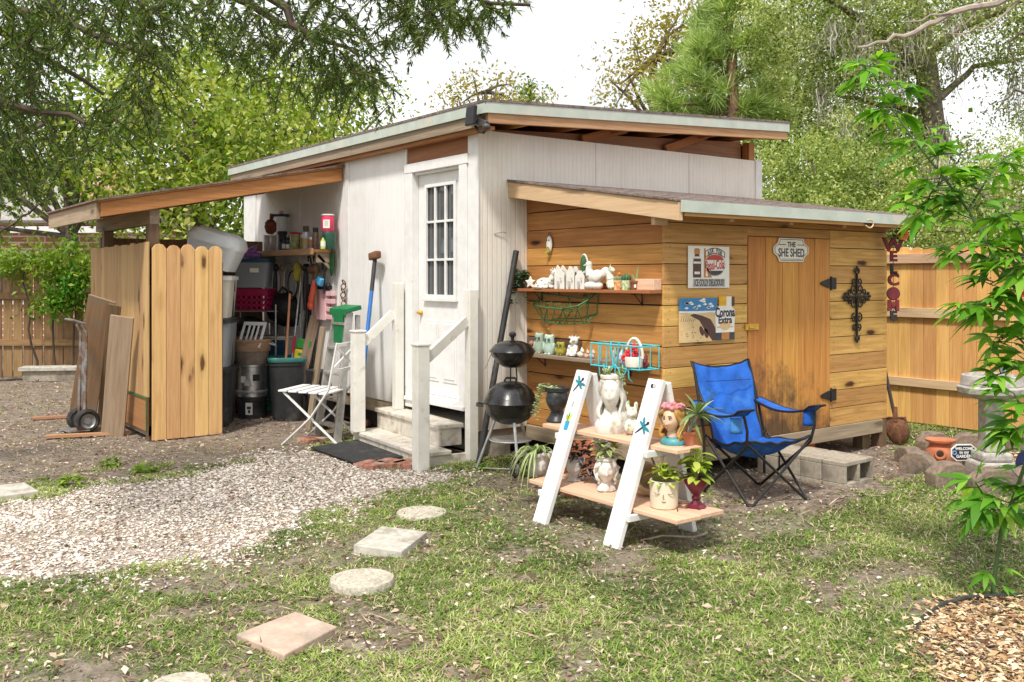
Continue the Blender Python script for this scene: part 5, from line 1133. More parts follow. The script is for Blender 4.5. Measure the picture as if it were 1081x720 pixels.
# reclining cow
def skinned(name,verts,edges,radii,mat,parent=None,lvl=2):
    me=bpy.data.meshes.new(name); me.from_pydata(verts,edges,[]); o=bpy.data.objects.new(name,me); col.objects.link(o)
    s=o.modifiers.new('Skin','SKIN'); sl=me.skin_vertices[0].data if len(me.skin_vertices) else None
    if sl is None: bpy.context.view_layer.objects.active=o
    for i,r_ in enumerate(radii): me.skin_vertices[0].data[i].radius=(r_,r_) if not hasattr(r_,'__len__') else r_
    me.skin_vertices[0].data[0].use_root=True
    ss_=o.modifiers.new('Sub','SUBSURF'); ss_.levels=lvl; ss_.render_levels=lvl
    dg=bpy.context.evaluated_depsgraph_get(); bpy.context.view_layer.update(); m2=bpy.data.meshes.new_from_object(o.evaluated_get(bpy.context.evaluated_depsgraph_get()))
    bpy.data.objects.remove(o); bpy.data.meshes.remove(me); m2.name=name; m2.materials.clear(); m2.materials.append(mat); m2.polygons.foreach_set('use_smooth',[True]*len(m2.polygons))
    o=bpy.data.objects.new(name,m2); col.objects.link(o)
    if parent is not None: o.parent=parent
    return o
def sk(name,verts,edges,radii,mat,parent=None,lvl=2):
    me=bpy.data.meshes.new(name); me.from_pydata(verts,edges,[]); o=bpy.data.objects.new(name,me); col.objects.link(o)
    o.modifiers.new('Skin','SKIN'); 
    if not me.skin_vertices: 
        bm_ok=False
    return o
# a smooth animal body from ellipsoids and tapered limbs merged by voxel remesh
def blob_mesh(name,mb,mat,parent=None,vox=.004,label=None):
    me=mb.mesh(name+'_src',mat); o=bpy.data.objects.new(name,me); col.objects.link(o)
    r_=o.modifiers.new('Remesh','REMESH'); r_.mode='VOXEL'; r_.voxel_size=vox; s_=o.modifiers.new('Smooth','SMOOTH'); s_.iterations=3
    bpy.context.view_layer.update(); m2=bpy.data.meshes.new_from_object(o.evaluated_get(bpy.context.evaluated_depsgraph_get()))
    bpy.data.objects.remove(o); bpy.data.meshes.remove(me); m2.name=name
    m2.polygons.foreach_set('use_smooth',[True]*len(m2.polygons)); m2.materials.clear(); m2.materials.append(mat)
    o=bpy.data.objects.new(name,m2); col.objects.link(o)
    if parent is not None: o.parent=parent
    return o
def setone(o,label,cat,loc,rz,grp): o.location=loc; o.rotation_euler=(0,0,rz); return tag(o,label,cat,grp)
p=up(577,.09); mb=MB()
mb.ell((-.02,0,.05),(.085,.042,.045)); mb.tube([(.04,0,.06),(.065,0,.10),(.075,0,.125)],[.036,.03,.026],10); mb.ell((.085,-.01,.135),(.036,.026,.028)); mb.ell((.115,-.02,.12),(.018,.018,.016))
for s in (-1,1): mb.ell((.07,s*.03,.155),(.010,.018,.012)); mb.tube([(.072,s*.012,.155),(.07,s*.02,.178)],[.007,.003],6)
mb.tube([(.05,-.03,.02),(.10,-.045,.014),(.13,-.03,.012)],[.018,.014,.012],8); mb.tube([(-.08,-.03,.02),(-.02,-.055,.014),(.02,-.05,.01)],[.022,.014,.012],8); mb.tube([(-.1,0,.05),(-.115,-.03,.02),(-.08,-.05,.012)],.006,6); mb.ell((0,-.01,.012),(.10,.045,.012))
setone(blob_mesh('cow_figurine',mb,M['spot']),'white and black cow figurine lying left of the white row houses','figurine',p,RW,OG)
# three gabled houses
for i,(px,w_,pk,ev,lb) in enumerate(((593.5,.098,.195,.13,'largest white gabled house planter at the left of its row'),(605,.078,.185,.125,'middle white gabled house planter with the tallest steep peak'),(615,.088,.15,.10,'smallest white gabled house planter beside the white bird'))):
    p=up(px,.085); t=thing('house_planter',lb,'planter',p,RW,'white house planters on the upper shelf'); mb=MB(); h=w_/2
    pr=[(-h,0),(h,0),(h,ev),(.012,pk),(-.012,pk),(-h,ev)] if i!=0 else [(-h,0),(h,0),(h,ev-.01),(-.015,pk),(-.025,pk),(-h,ev)]
    for yy in (-.045,.033): mb.prism(pr,.012,TR((0,yy+.012,0),(R(90),0,0)))
    mb.b2((-h,-.0445,0.001),(-h+.01,.0325,ev-.012)); mb.b2((h-.01,-.0445,0.001),(h,.0325,ev-.012)); mb.b2((-h+.011,-.044,.06),(h-.011,.032,.09))
    part('house_body',mb,M['whitec'],t,.002); mb=MB(); bushy(mb,(.0,.0,.09),.03,.075,26,.03,.02); part('foliage',mb,Lf['dark'],t)
    mb=MB(); mb.box((-.005,-.0595,.04),(.022,.003,.05)); mb.box((.02,-.0595,.085),(.012,.003,.018)); part('doorway',mb,M['greyc'],t)
# paddle cactus behind
p=up(616,.035); t=thing('paddle_cactus','tall rounded paddle cactus in a white pot behind the smallest house planter','cactus',p,RW,OG); mb=MB(); mb.lathe([(.035,0),(.045,.10),(.046,.11),(.035,.11)],16); part('pot',mb,M['whitec'],t); mb=MB(); mb.ell((0,0,.185),(.033,.018,.095)); part('paddle',mb,M['cactus'],t)
mb=MB(); mb.ell((0,.012,.185),(.042,.016,.105)); part('pale_edge',mb,M['whitec'],t)
# white bird (duck) with raised tail
p=up(628,.09); mb=MB(); mb.ell((.015,0,.10),(.075,.05,.055),rot=(0,R(-18),0)); mb.tube([(-.04,0,.11),(-.055,0,.16),(-.05,0,.19)],[.04,.028,.026],12); mb.ell((-.052,-.004,.20),(.027,.026,.026)); mb.tube([(-.07,-.006,.198),(-.10,-.012,.188)],[.011,.004],8)
mb.ell((.085,0,.135),(.05,.014,.035),rot=(0,R(-45),0)); mb.ell((.05,-.045,.10),(.05,.012,.03),rot=(0,R(-30),0))
for q in (-.05,-.02,.02,.05): mb.ell((q,-.02,.03),(.034,.03,.03))
mb.ell((0,0,.035),(.07,.045,.035)); setone(blob_mesh('bird_figurine',mb,M['whitec']),'white ceramic bird with raised tail on a lumpy base','figurine',p,RW,OG)
# prancing white horse-like figure with green leaves
p=up(645,.09); mb=MB(); mb.ell((0,0,.05),(.04,.032,.05)); mb.tube([(.0,0,.08),(-.01,0,.12),(-.005,0,.15)],[.034,.026,.022],10); mb.ell((.012,-.01,.155),(.032,.02,.02),rot=(0,R(25),0)); mb.tube([(-.005,-.005,.17),(.0,-.01,.205)],[.008,.002],6); mb.ell((-.025,.0,.11),(.02,.02,.05)); mb.ell((.02,-.02,.02),(.035,.03,.022))
setone(blob_mesh('unicorn_figurine',mb,M['floral']),'white horned figurine with green leaf marks right of the white bird','figurine',p,RW,OG)
# three small pots
def pot(name,label,cat,loc,r,h,mat,rz=RW,grp=None,taper=.8,rim=True):
    t=thing(name,label,cat,loc,rz,grp); mb=MB(); pr=[(r*taper,0),(r*.97,h*.78)]
    pr+= [(r*1.05,h*.79),(r*1.05,h),(r*.92,h),(r*.9,h*.85)] if rim else [(r,h),(r*.92,h),(r*.9,h*.85)]
    mb.lathe(pr,24,cap=False); mb.lathe([(.0001,.002),(r*taper,.001)],24,cap=False); part('pot_body',mb,mat,t); mb=MB(); mb.lathe([(.0001,h*.86),(r*.89,h*.86)],20,cap=False); part('soil',mb,M['soil'],t); return t
def ribbed(mb,c,r,h,nr=11,m=0):
    mb.lathe([(r*.6,0),(r*.95,h*.25),(r,h*.5),(r*.8,h*.8),(r*.35,h*.97),(.0001,h)],nr*6,c,m,fn=lambda q,a:Vector((q.x*(1-.10*(1+cos(nr*a))),q.y*(1-.10*(1+cos(nr*a))),q.z)))
t=pot('cactus_pot','small orange-patterned pot with a round cactus and orange bloom','potted cactus',up(652.5,.09),.036,.075,M['orangepat'],grp='small cactus pots on the upper shelf',rim=False,taper=.92); mb=MB(); ribbed(mb,(0,0,.06),.036,.05); part('cactus_body',mb,pm('pale_cactus',(.20,.24,.12),.6),t); mb=MB(); mb.ell((.01,0,.12),(.014,.014,.014)); part('bloom',mb,M['orange'],t)
t=pot('cactus_pot','small green-patterned pot with a dark ribbed cactus','potted cactus',up(661,.09),.036,.075,M['greenpat'],grp='small cactus pots on the upper shelf',rim=False,taper=.92); mb=MB(); ribbed(mb,(0,0,.06),.042,.065); part('cactus_body',mb,M['cactus'],t)
t=pot('aloe_pot','small dark terracotta pot with two thin upright leaves','potted plant',up(671.5,.08),.042,.07,pm('dark_terracotta',(.24,.08,.05),.7),grp=OG); mb=MB(); mb.leaf((0,0,.06),(.15,0,1),.13,.016,(0,-1,0),.0,.2,0,4,'lance'); mb.leaf((.0,0,.06),(-.5,0,1),.08,.016,(0,-1,0),.1,.2,0,4,'lance'); mb.leaf((.0,0,.06),(.5,-.2,.7),.06,.014); mb.box((.012,-.037,.03),(.018,.004,.024),m=1); part('foliage',mb,[Lf['agave'],M['whitec']],t)
# wall owl/mask plaque
p=hit(580.5,258,0,XW-.012); t=thing('wall_plaque','small white oval owl plaque hanging alone high on the plank wall','plaque',p,R(-90)); mb=MB(); mb.ell((0,-.006,.0),(.036,.018,.075)); part('plaque_body',mb,M['whitec'],t); mb=MB()
for s in (-1,1): mb.ell((s*.014,-.024,.035),(.007,.004,.007))
mb.ring((0,-.004,.088),.014,.003,TR((0,0,0),(R(90),0,0)),12,5); part('eye',mb,M['ink'],t); mb=MB(); mb.ell((.0,-.02,-.05),(.02,.012,.03)); mb.leaf((0,-.022,-.06),(.3,-.2,1),.07,.02,(0,-1,0)); mb.leaf((0,-.022,-.03),(-.4,-.2,-.8),.06,.02,(0,-1,0)); part('leaf_motif',mb,M['olive'],t)
# green wire basket under the shelf
def wp(px,py,off=.004): return hit(px,py,0,XW-off)
bs=wp(600,305); t=thing('wire_basket','dark green wire wall basket hanging empty under the upper shelf','wire basket',bs)
mb=MB()
def wl(pts,r_=.0045):
    mb.tube([Vector(p_)-bs for p_ in pts],r_,6)
TL,TRr=wp(578,308),wp(631,310); 
rimF=[wp(563,322,.05),wp(578,325,.17),wp(594,326,.22),wp(610,323,.2),wp(622,316,.10),wp(631,308,.006)]
botF=[wp(574,339,.03),wp(590,342,.12),wp(606,342,.13),wp(618,341,.08),wp(630,331,.006)]
wl([wp(563,322,.05),wp(573,310,.006),wp(590,312,.006),wp(612,315,.006),wp(631,308,.006)],.006); wl(rimF,.007); wl(botF,.006); wl([botF[0],wp(590,336,.004),wp(612,336,.004),botF[-1]])
for a_,b_ in zip(rimF,[botF[0],botF[0],botF[1],botF[2],botF[3],botF[4]]): wl([a_,b_])
for i in range(5):
    f=i/4; c0=rimF[0].lerp(rimF[2],f); wl([c0,c0+Vector((-.01,-.02,.05-.01*i)),c0+Vector((.0,-.06,.045)),c0+Vector((.02,-.07,-.03)),botF[0].lerp(botF[1],f)])
wl([rimF[2],wp(601,330,.15),wp(612,327,.15),rimF[4]]); wl([wp(596,341,.13),wp(604,327,.2),wp(600,315,.004)]); wl([wp(616,342,.1),wp(609,326,.2)]); wl([wp(622,341,.06),wp(618,314,.05),wp(614,312,.004)]); wl([wp(594,326,.22),wp(599,341,.13)])
wl([wp(573,310,.006),wp(575,303,.006)]); wl([wp(590,312,.006),wp(588,302,.006)]); wl([wp(617,312,.006),wp(617,303,.006)])
for px in (575,612): c0=wp(px,311,.006); wl([c0+Vector((0,.05*cos(q),.05*sin(q))) for q in np.linspace(.2,2.9,8)])
part('wire_frame',mb,M['wireg'],t)
# lower shelf
p=lo(560,.08); mb=MB(); mb.ell((0,0,.035),(.05,.035,.035),jit=.12); mb.ell((.02,-.01,.075),(.028,.025,.025)); setone(blob_mesh('frog_figurine',mb,pm('mottled_brown',(.30,.14,.08),.6,0,.5,30,(.55,.45,.35),20,.55)),'mottled brown squatting figurine at the left end of the lower shelf','figurine',p,RW,LG)
def owl(px,r_,h,mat,label,xo=.09):
    p=lo(px,xo); t=thing('owl_figurine',label,'figurine',p,RW,'owl figurines on the lower shelf'); mb=MB()
    mb.lathe([(r_*.7,0),(r_*.95,h*.12),(r_,h*.35),(r_*.86,h*.58),(r_*.92,h*.74),(r_*.9,h*.9),(r_*.5,h*.97),(.0001,h*.98)],24,fn=lambda q,a:Vector((q.x,q.y*.85,q.z+(.06*h*abs(sin(a-pi/2+pi/2))*(1 if q.z>h*.85 else 0)))))
    for s in (-1,1): mb.ell((s*r_*.6,-.0,h*.97),(r_*.3,r_*.3,h*.09)); mb.ell((s*r_*.95,0,h*.36),(r_*.22,r_*.5,h*.26)); mb.ell((s*r_*.35,-r_*.6,.006),(r_*.25,r_*.3,.01))
    mb.ell((0,-r_*.84,h*.68),(r_*.12,r_*.14,h*.06)); part('owl_body',mb,mat,t)
    mb=MB()
    for s in (-1,1): mb.ring((s*r_*.38,-r_*.80,h*.77),r_*.24,r_*.05,TR((0,0,0),(R(90),0,0)),14,5); mb.ell((s*r_*.38,-r_*.80,h*.77),(r_*.10,r_*.05,r_*.10))
    part('eye',mb,M['ink'],t); return t
owl(569.5,.047,.165,M['celadon'],'mottled grey-green owl figurine, the left one of the touching pair'); owl(580,.05,.16,M['celadon2'],'pale celadon owl figurine, the right one of the touching pair',.12); owl(592,.043,.105,M['olive'],'short mustard-yellow owl figurine standing alone')
p=lo(606,.09); mb=MB(); mb.ell((0,0,.012),(.06,.045,.012)); mb.ell((.0,0,.06),(.038,.034,.055)); mb.ell((.005,-.005,.13),(.035,.03,.035)); mb.ell((.0,-.035,.12),(.02,.018,.016))
for s in (-1,1): mb.ell((s*.042,0,.155),(.018,.01,.012),rot=(0,R(-s*25),0)); mb.tube([(s*.015,0,.158),(s*.022,0,.182)],[.008,.003],6); mb.tube([(s*.03,-.01,.09),(s*.035,-.04,.04)],[.016,.012],8); mb.tube([(s*.025,-.01,.03),(s*.035,-.06,.02)],[.02,.014],8)
setone(blob_mesh('cow_figurine',mb,M['spot']),'spotted black and white cow figurine sitting upright on the lower shelf','figurine',p,RW,LG)
for px,lb,mt,s in ((613,'small cream animal figurine beside the sitting cow','cream',1.0),(619,'small rust and white figurine left of the turquoise rack','rust2',.85),(625,'small grey and pink figurine touching the turquoise rack','greyc',.9)):
    mb=MB(); mb.ell((0,0,.025*s),(.032*s,.024*s,.025*s)); mb.ell((.018*s,-.005,.055*s),(.018*s,.016*s,.018*s)); mb.ell((.03*s,-.01,.05*s),(.008,.008,.007)); mb.ell((.012*s,.0,.075*s),(.006,.008,.012)); setone(blob_mesh('animal_figurine',mb,M['cream'] if mt=='cream' else (pm('rust_white_glaze',(.42,.2,.13),.5,0,.2,20,(.75,.7,.62),18,.5) if mt=='rust2' else M['greyc'])),lb,'figurine',lo(px,.10),RW,LG)
# turquoise wire rack
zr_=ZLw-.05; b0=wp(628,381,.01); t=thing('wire_rack','turquoise wire wagon-shaped rack hanging at the right end of the lower shelf','wire rack',b0)
y_a=wp(627,381,.2).y+.0; yb=wp(697,389,.1).y
def WB(u,v,z): # u 0..1 along the wall, v 0..1 out from the wall
    return Vector((-.02-.20*v, (y_a-b0.y)*(1-u)+(-1.66-b0.y)*u, z))
mb=MB()
def wb(pts,r_=.0055): mb.tube(pts,r_,6)
zt_,zb_=.165,-.005
for z in (zt_,zb_):
    wb([WB(0,0,z),WB(1,0,z),WB(1,1,z),WB(0,1,z),WB(0,0,z)],.0065)
for u in np.linspace(.0,1,7):
    wb([WB(u,1,zb_),WB(u,1,zt_)],.0045); wb([WB(u,0,zb_),WB(u,0,zt_)],.0045); wb([WB(u,0,zb_),WB(u,1,zb_)],.004)
for v in (.33,.66): wb([WB(0,v,zb_),WB(1,v,zb_)],.004)
wb([WB(.0,.5,zb_),WB(.0,.5,zt_)])
cx=.52
wb([WB(cx+.24*cos(a_),1.02,zb_+.02+.10*sin(a_)) for a_ in np.linspace(pi,2*pi,14)],.007); 
for a_ in (1.25*pi,1.5*pi,1.75*pi): wb([WB(cx,1.02,zb_+.02),WB(cx+.24*cos(a_),1.02,zb_+.02+.10*sin(a_))],.005)
wb([WB(cx-.10,1,zt_+.02),WB(cx-.04,1,zb_)],.006); wb([WB(cx+.08,1,zt_+.015),WB(cx,1,zb_)],.006)
for u in (.18,.78): wb([WB(u,1,zb_),WB(u+.01,1.0,zb_-.07),WB(u,.8,zb_-.10)],.005)
part('wire_frame',mb,M['wireb'],t)
bw=b0.copy()
def inrack(u,v): q=WB(u,v,.001)+b0; return q
p=inrack(.80,.75); t=thing('flower_basket','cream basket ornament with white hoop handle and red flowers','basket ornament',p,RW,OG if False else 'ornaments in the turquoise rack'); mb=MB(); mb.lathe([(.05,0),(.066,.01),(.074,.075),(.068,.085),(.0001,.08)],24); part('basket_body',mb,M['cream'],t); mb=MB(); mb.tube([(.07*cos(a_),0,.07+.15*sin(a_)) for a_ in np.linspace(0,pi,14)],.011,8); part('hoop_handle',mb,M['whitec'],t)
mb=MB()
for q in ((-.035,-.03,.11),(.0,-.045,.095),(.03,-.03,.115),(.01,-.02,.16),(-.06,-.045,.075)):
    for k in range(6): a_=k*pi/3; mb.ell((q[0]+.015*cos(a_),q[1],q[2]+.015*sin(a_)),(.013,.008,.013),8,6)
part('flower',mb,pm('bright_red_flower',(.62,.02,.05),.5),t); mb=MB(); bushy(mb,(0,-.01,.07),.05,.07,26,.035,.02); part('foliage',mb,Lf['dark'],t)
for u,lb,cc,s in ((.30,'tan gnome-like figurine inside the turquoise rack behind its wires',(.50,.32,.2),1.0),(.44,'pale blue figurine in the middle of the turquoise rack',(.42,.55,.58),.9),(.58,'dark green cube pot inside the turquoise rack',(.03,.10,.06),.8),(.70,'white gnome figurine leaning on the flower basket',(.72,.70,.66),1.0),(.93,'dark red ornament at the right end of the turquoise rack',(.16,.03,.03),.8)):
    mb=MB(); mb.ell((0,0,.035*s),(.03*s,.028*s,.035*s)); mb.ell((0,-.005,.085*s),(.022*s,.022*s,.024*s)); mb.tube([(0,0,.10*s),(.005,.0,.14*s)],[.02*s,.004],8); mb.ell((0,-.02,.06*s),(.014,.012,.018)); setone(blob_mesh('small_figurine',mb,pm('figurine_'+lb.split()[0],cc,.5,0,.2,20)),lb,'figurine',inrack(u,.5),RW,'ornaments in the turquoise rack')

# ---------------------------------------------------------------- plant stand
x0=-.88; y1=-1.971; y2=-2.632; dx=.38; dx2=.25; hh=.94
t=thing('plant_stand','white A-frame plant stand with two pinkish plank shelves','plant stand',(x0,(y1+y2)/2,0)); PS=t
def leg(pa,pb): 
    mb=MB(); mb.beam(pa,pb,.125,.036,up=(1,0,0)); return part('leg',mb,M['standw'],t,.005)
hy=(y1-y2)/2
for s in (1,-1):
    leg((0,s*hy,0),(dx-.012,s*hy,hh)); leg((dx+dx2,s*hy,0),(dx+.024,s*hy,hh-.015))
def board(z,xa,xb,ya,yb): 
    mb=MB(); c=(y1+y2)/2; w_=(xb-xa); mb.b2((xa-x0,ya-c,z-.024),(xa-x0+w_*.5-.002,yb-c,z)); mb.b2((xa-x0+w_*.5+.002,ya-c+.01,z-.024),(xb-x0,yb-c-.006,z)); return part('shelf_board',mb,W['pinkb'],t,.003)
board(.57,-.625,-.405,-2.90,-1.67); board(.22,-.765,-.37,-3.03,-1.70)
for s,sg in ((1,1),(-1,-1)):
    for z,xa,xb in ((.525,-.69,-.37),(.175,-.83,-.30)): mb=MB(); mb.b2((xa-x0,s*hy-.072*1-.02 if s<0 else s*hy+.064,z-.02),(xb-x0,s*hy-.064 if s<0 else s*hy+.09,z+.018)); part('cleat',mb,M['standw'],t,.003)
# painted decals on the legs
def on_leg(s,f,off=.0): # point on the outer face of a front leg
    d=Vector((dx-.012,0,hh)); n=Vector((-hh,0,dx-.012)).normalized(); return Vector((0,s*hy,0))+d*f+n*(.0195+off), d.normalized(), n
def decal(s,f,shapes,rot,label=None,nm='dragonfly_decal'):
    p_,u,n=on_leg(s,f); v=u.cross(n).normalized()   # v: across
    ca,sa=cos(R(rot)),sin(R(rot)); mx_=Matrix(((v.x*ca+u.x*sa,-v.x*sa+u.x*ca,n.x,p_.x),(v.y*ca+u.y*sa,-v.y*sa+u.y*ca,n.y,p_.y),(v.z*ca+u.z*sa,-v.z*sa+u.z*ca,n.z,p_.z),(0,0,0,1)))
    mats=[]; mb=MB()
    for kind,c_,w_,h_,r_,mt in shapes:
        if mt not in mats: mats.append(mt)
        P=[(w_*cos(a_),h_*sin(a_)) for a_ in np.linspace(0,2*pi,12,endpoint=False)] if kind=='e' else [(-w_,-h_),(w_,-h_),(w_*1.2,h_),(-w_*1.2,h_)]
        mb.prism(P,.0015+.0004*len(mb.f)%.001,mx_@TR((c_[0],c_[1],.0),(0,0,R(r_))),mats.index(mt))
    part(nm,mb,mats,t)
tq=pm('teal_decal',(.01,.19,.24),.5,bump=0); tql=pm('sky_decal',(.03,.28,.48),.5,bump=0)
dfly=[('e',(0,0),.006,.06,0,M['inkblue']),('e',(0,.05),.010,.012,0,M['inkblue']),('e',(.026,.028),.03,.009,25,tq),('e',(-.026,.028),.03,.009,-25,tq),('e',(.024,.008),.026,.008,-8,tq),('e',(-.024,.008),.026,.008,8,tq)]
decal(1,.90,dfly,-35); decal(-1,.70,dfly,-50)
decal(1,.66,[('b',(0,-.03),.017,.03,0,tql),('e',(-.014,.02),.008,.026,25,M['olive']),('e',(.012,.024),.007,.028,-20,M['yellowbag']),('e',(0,.03),.006,.03,0,M['greenbag'])],0,nm='flower_pot_decal')
decal(1,.775,[('e',(0,.01),.010,.012,0,M['tingrey']),('e',(0,-.008),.007,.014,0,M['greyc'])],0,nm='bee_decal'); decal(-1,.955,[('e',(-.008,0),.012,.014,20,M['inkblue']),('e',(.01,.002),.011,.012,-30,M['tingrey'])],0,nm='bee_decal')

def ontop(px,py,z=.57): p=gr(px,py,z+.001); return p
FC=lambda d: RZ-R(d)        # face the viewer turned d degrees to image left
# black head planter with trailing succulent (top shelf, left)
p=Vector((-0.5,hit(588,400,0,-0.5).y,0.571)); t=thing('head_planter','black head-shaped planter with trailing succulents at the left of the top shelf','planter',p,FC(18))
mb=MB(); mb.lathe([(.07,0),(.075,.012),(.06,.03),(.045,.06),(.042,.09)],22); head(mb,(0,-.004,.055),.20,feat=1.2,cut=.80); mb.lathe([(.072,.205),(.085,.21),(.088,.235),(.075,.235),(.07,.215)],24,cap=False); part('head_body',mb,M['blackc'],t); mb=MB(); mb.lathe([(.0001,.222),(.074,.222)],20,cap=False); part('soil',mb,M['soil'],t)
mb=MB()
for i in range(10):
    a=rng.uniform(2.4,4.0); q=Vector((.06*cos(a),.06*sin(a),.225)); L_=rng.randint(6,16)
    for s in range(L_):
        q=q+(Vector((.018*cos(a),.018*sin(a),.008)) if s<3 else Vector((.004*cos(a),.004*sin(a),-.017)))
        for k in range(2): mb.leaf(q,(cos(a+s*2.2+k*3),sin(a+s*2.2+k*3),.1),.026,.018,droop=.1)
bushy(mb,(-.02,-.01,.215),.06,.04,30,.028,.02); part('foliage',mb,Lf['succ'],t)
mb=MB(); mb.lathe([(.07,.0),(.078,.012),(.07,.035),(.066,.036)],22,cap=False); part('pale_collar',mb,M['greyc'],t) if False else None
# large white bust
p=Vector((-0.5,hit(645,400,0,-0.5).y,0.571)); t=thing('bust_planter','large white woman bust planter with long hair and succulents on top','planter',p,FC(14))
mb=MB(); mb.lathe([(.125,0),(.132,.015),(.13,.05),(.10,.085),(.065,.11),(.05,.15)],30,fn=lambda q,a:Vector((q.x*1.06,q.y*.78,q.z))); head(mb,(0,-.020,.125),.215,feat=1.7,cut=.93)
mb2=MB()
for s in (-1,1):
    for k in range(6):
        o=.012*k; locks(mb2,[(s*(.012+o*.8),-.058+.014*k,.328-.003*k),(s*(.066+.004*k),-.042+.018*k,.295),(s*(.086+.003*k),-.018+.016*k,.22),(s*(.090+.003*k),-.022+.018*k,.15),(s*(.088+.008*k),-.052+.022*k,.09),(s*(.078+.010*k),-.078+.026*k,.035)],.017,0,.6)
for k in range(9): a=pi*k/8; locks(mb2,[(.06*cos(a),.03+.03*sin(a),.325),(.085*cos(a),.04+.055*sin(a),.24),(.085*cos(a),.04+.06*sin(a),.14),(.1*cos(a),.04+.05*sin(a),.04)],.028,0,.4)
for i in range(10): mb2.lathe([(.074,.31),(.09,.318),(.092,.335),(.078,.338),(.07,.32)],30,cap=False) if i==0 else None
t.scale=(.74,.74,1.08); part('bust_body',mb,M['plaster'],t); part('hair',mb2,M['plaster'],t)
mb=MB(); mb.lathe([(.0001,.325),(.076,.325)],20,cap=False); part('soil',mb,M['soil'],t)
mb=MB()
for c_ in ((-.05,-.01,.335),(.075,-.02,.325),(.09,-.0,.345),(-.02,.02,.34)): rosette(mb,c_,14,.055,.022,(5,70),'ovate',.1)
for s in range(6): rosette(mb,(.085+.012*s,-.04,.335-.018*s*s*.35),7,.035,.018,(0,60))
part('foliage',mb,Lf['succ'],t)
# small painted figure behind right leg
p=Vector((-0.46,hit(667,400,0,-0.46).y,0.571)); mb=MB(); mb.ell((0,0,.055),(.045,.038,.055)); mb.ell((0,-.005,.135),(.036,.034,.038)); 
for s in (-1,1): mb.ell((s*.026,0,.18),(.014,.010,.028)); mb.ell((s*.03,-.03,.05),(.015,.018,.03))
mb.ell((0,-.036,.128),(.014,.012,.012)); setone(blob_mesh('rabbit_figurine',mb,M['floral']),'small white rabbit figurine half hidden behind the right stand leg','figurine',p,FC(10),None)
# painted girl head planter
p=Vector((-0.5,hit(710,400,0,-0.5).y,0.571)); t=thing('girl_planter','painted girl head planter with golden hair and pink flower crown on teal collar','planter',p,FC(38))
mb=MB(); mb.lathe([(.082,0),(.086,.012),(.08,.03),(.055,.045),(.04,.05)],26,fn=lambda q,a:Vector((q.x,q.y*.85,q.z))); t.scale=(.88,.88,.95); part('collar',mb,M['teal'],t)
mb=MB(); mb.lathe([(.04,.046),(.034,.08),(.036,.11)],18,cap=False); head(mb,(0,-.016,.075),.155,feat=1.4); part('head_body',mb,M['skin'],t)
mb=MB(); mb.ell((0,.022,.165),(.068,.062,.07)); 
for s in (-1,1):
    for k in range(6): locks(mb,[(s*.02,-.045+.018*k,.235-.003*k),(s*(.062+.002*k),-.035+.017*k,.19),(s*.066,-.02+.015*k,.12),(s*(.07+.003*k),-.03+.018*k,.06),(s*.055,-.04+.022*k,.03)],.017,0,.5)
for k in range(8): a=pi*k/7; locks(mb,[(.05*cos(a),.02+.03*sin(a),.22),(.065*cos(a),.03+.05*sin(a),.13),(.07*cos(a),.03+.045*sin(a),.035)],.022,0,.4)
part('hair',mb,M['hair'],t)
mb=MB()
for k in range(16): a=2*pi*k/16; mb.ell((.066*cos(a),.008+.066*sin(a),.232+rng.uniform(-.006,.006)),(.018,.018,.017),8,6,jit=.1)
part('flower_crown',mb,M['rose'],t)
mb=MB()
for s in (-1,1): mb.ell((s*.021,-.0725,.162),(.012,.005,.007),10,6)
part('eye',mb,M['whitec'],t); mb=MB()
for s in (-1,1): mb.ell((s*.021,-.0765,.162),(.006,.003,.006),8,6); mb.tube([(s*.011,-.083,.178),(s*.022,-.082,.183),(s*.034,-.075,.178)],.0026,5); mb.tube([(s*.010,-.078,.167),(s*.021,-.0785,.1705),(s*.034,-.071,.165)],.0022,5)
part('iris',mb,M['tinbrown'],t); mb=MB(); mb.ell((0,-.0865,.110),(.013,.007,.006),10,6); part('lips',mb,pm('lip_paint',(.42,.09,.08),.5),t)
# spiky agave-like plant standing behind the girl head
p=Vector((-.10,-2.62,.0)); t=thing('spiky_plant','pale spiky plant with long pointed leaves behind the girl head planter','potted plant',(Vector((-0.44,hit(727,400,0,-0.44).y,0.571))),RZ)
mb=MB(); mb.lathe([(.0001,.001),(.03,0),(.042,.065),(.046,.066),(.046,.08),(.038,.08),(.036,.07)],20,cap=False); part('pot_body',mb,M['terra'],t); mb=MB(); mb.tube([(0,0,.06),(.02,.0,.12),(.05,-.01,.18)],.010,7); mb.tube([(0,0,.06),(.0,.02,.13),(.01,.02,.16)],.008,7); part('stalk',mb,M['twig'],t)
mb=MB(); rosette(mb,(.05,-.01,.18),18,.21,.034,(-15,70),'lance',.25,fold=.35); rosette(mb,(.01,.02,.16),10,.15,.028,(-35,40),'lance',.4); part('foliage',mb,Lf['agave'],t)
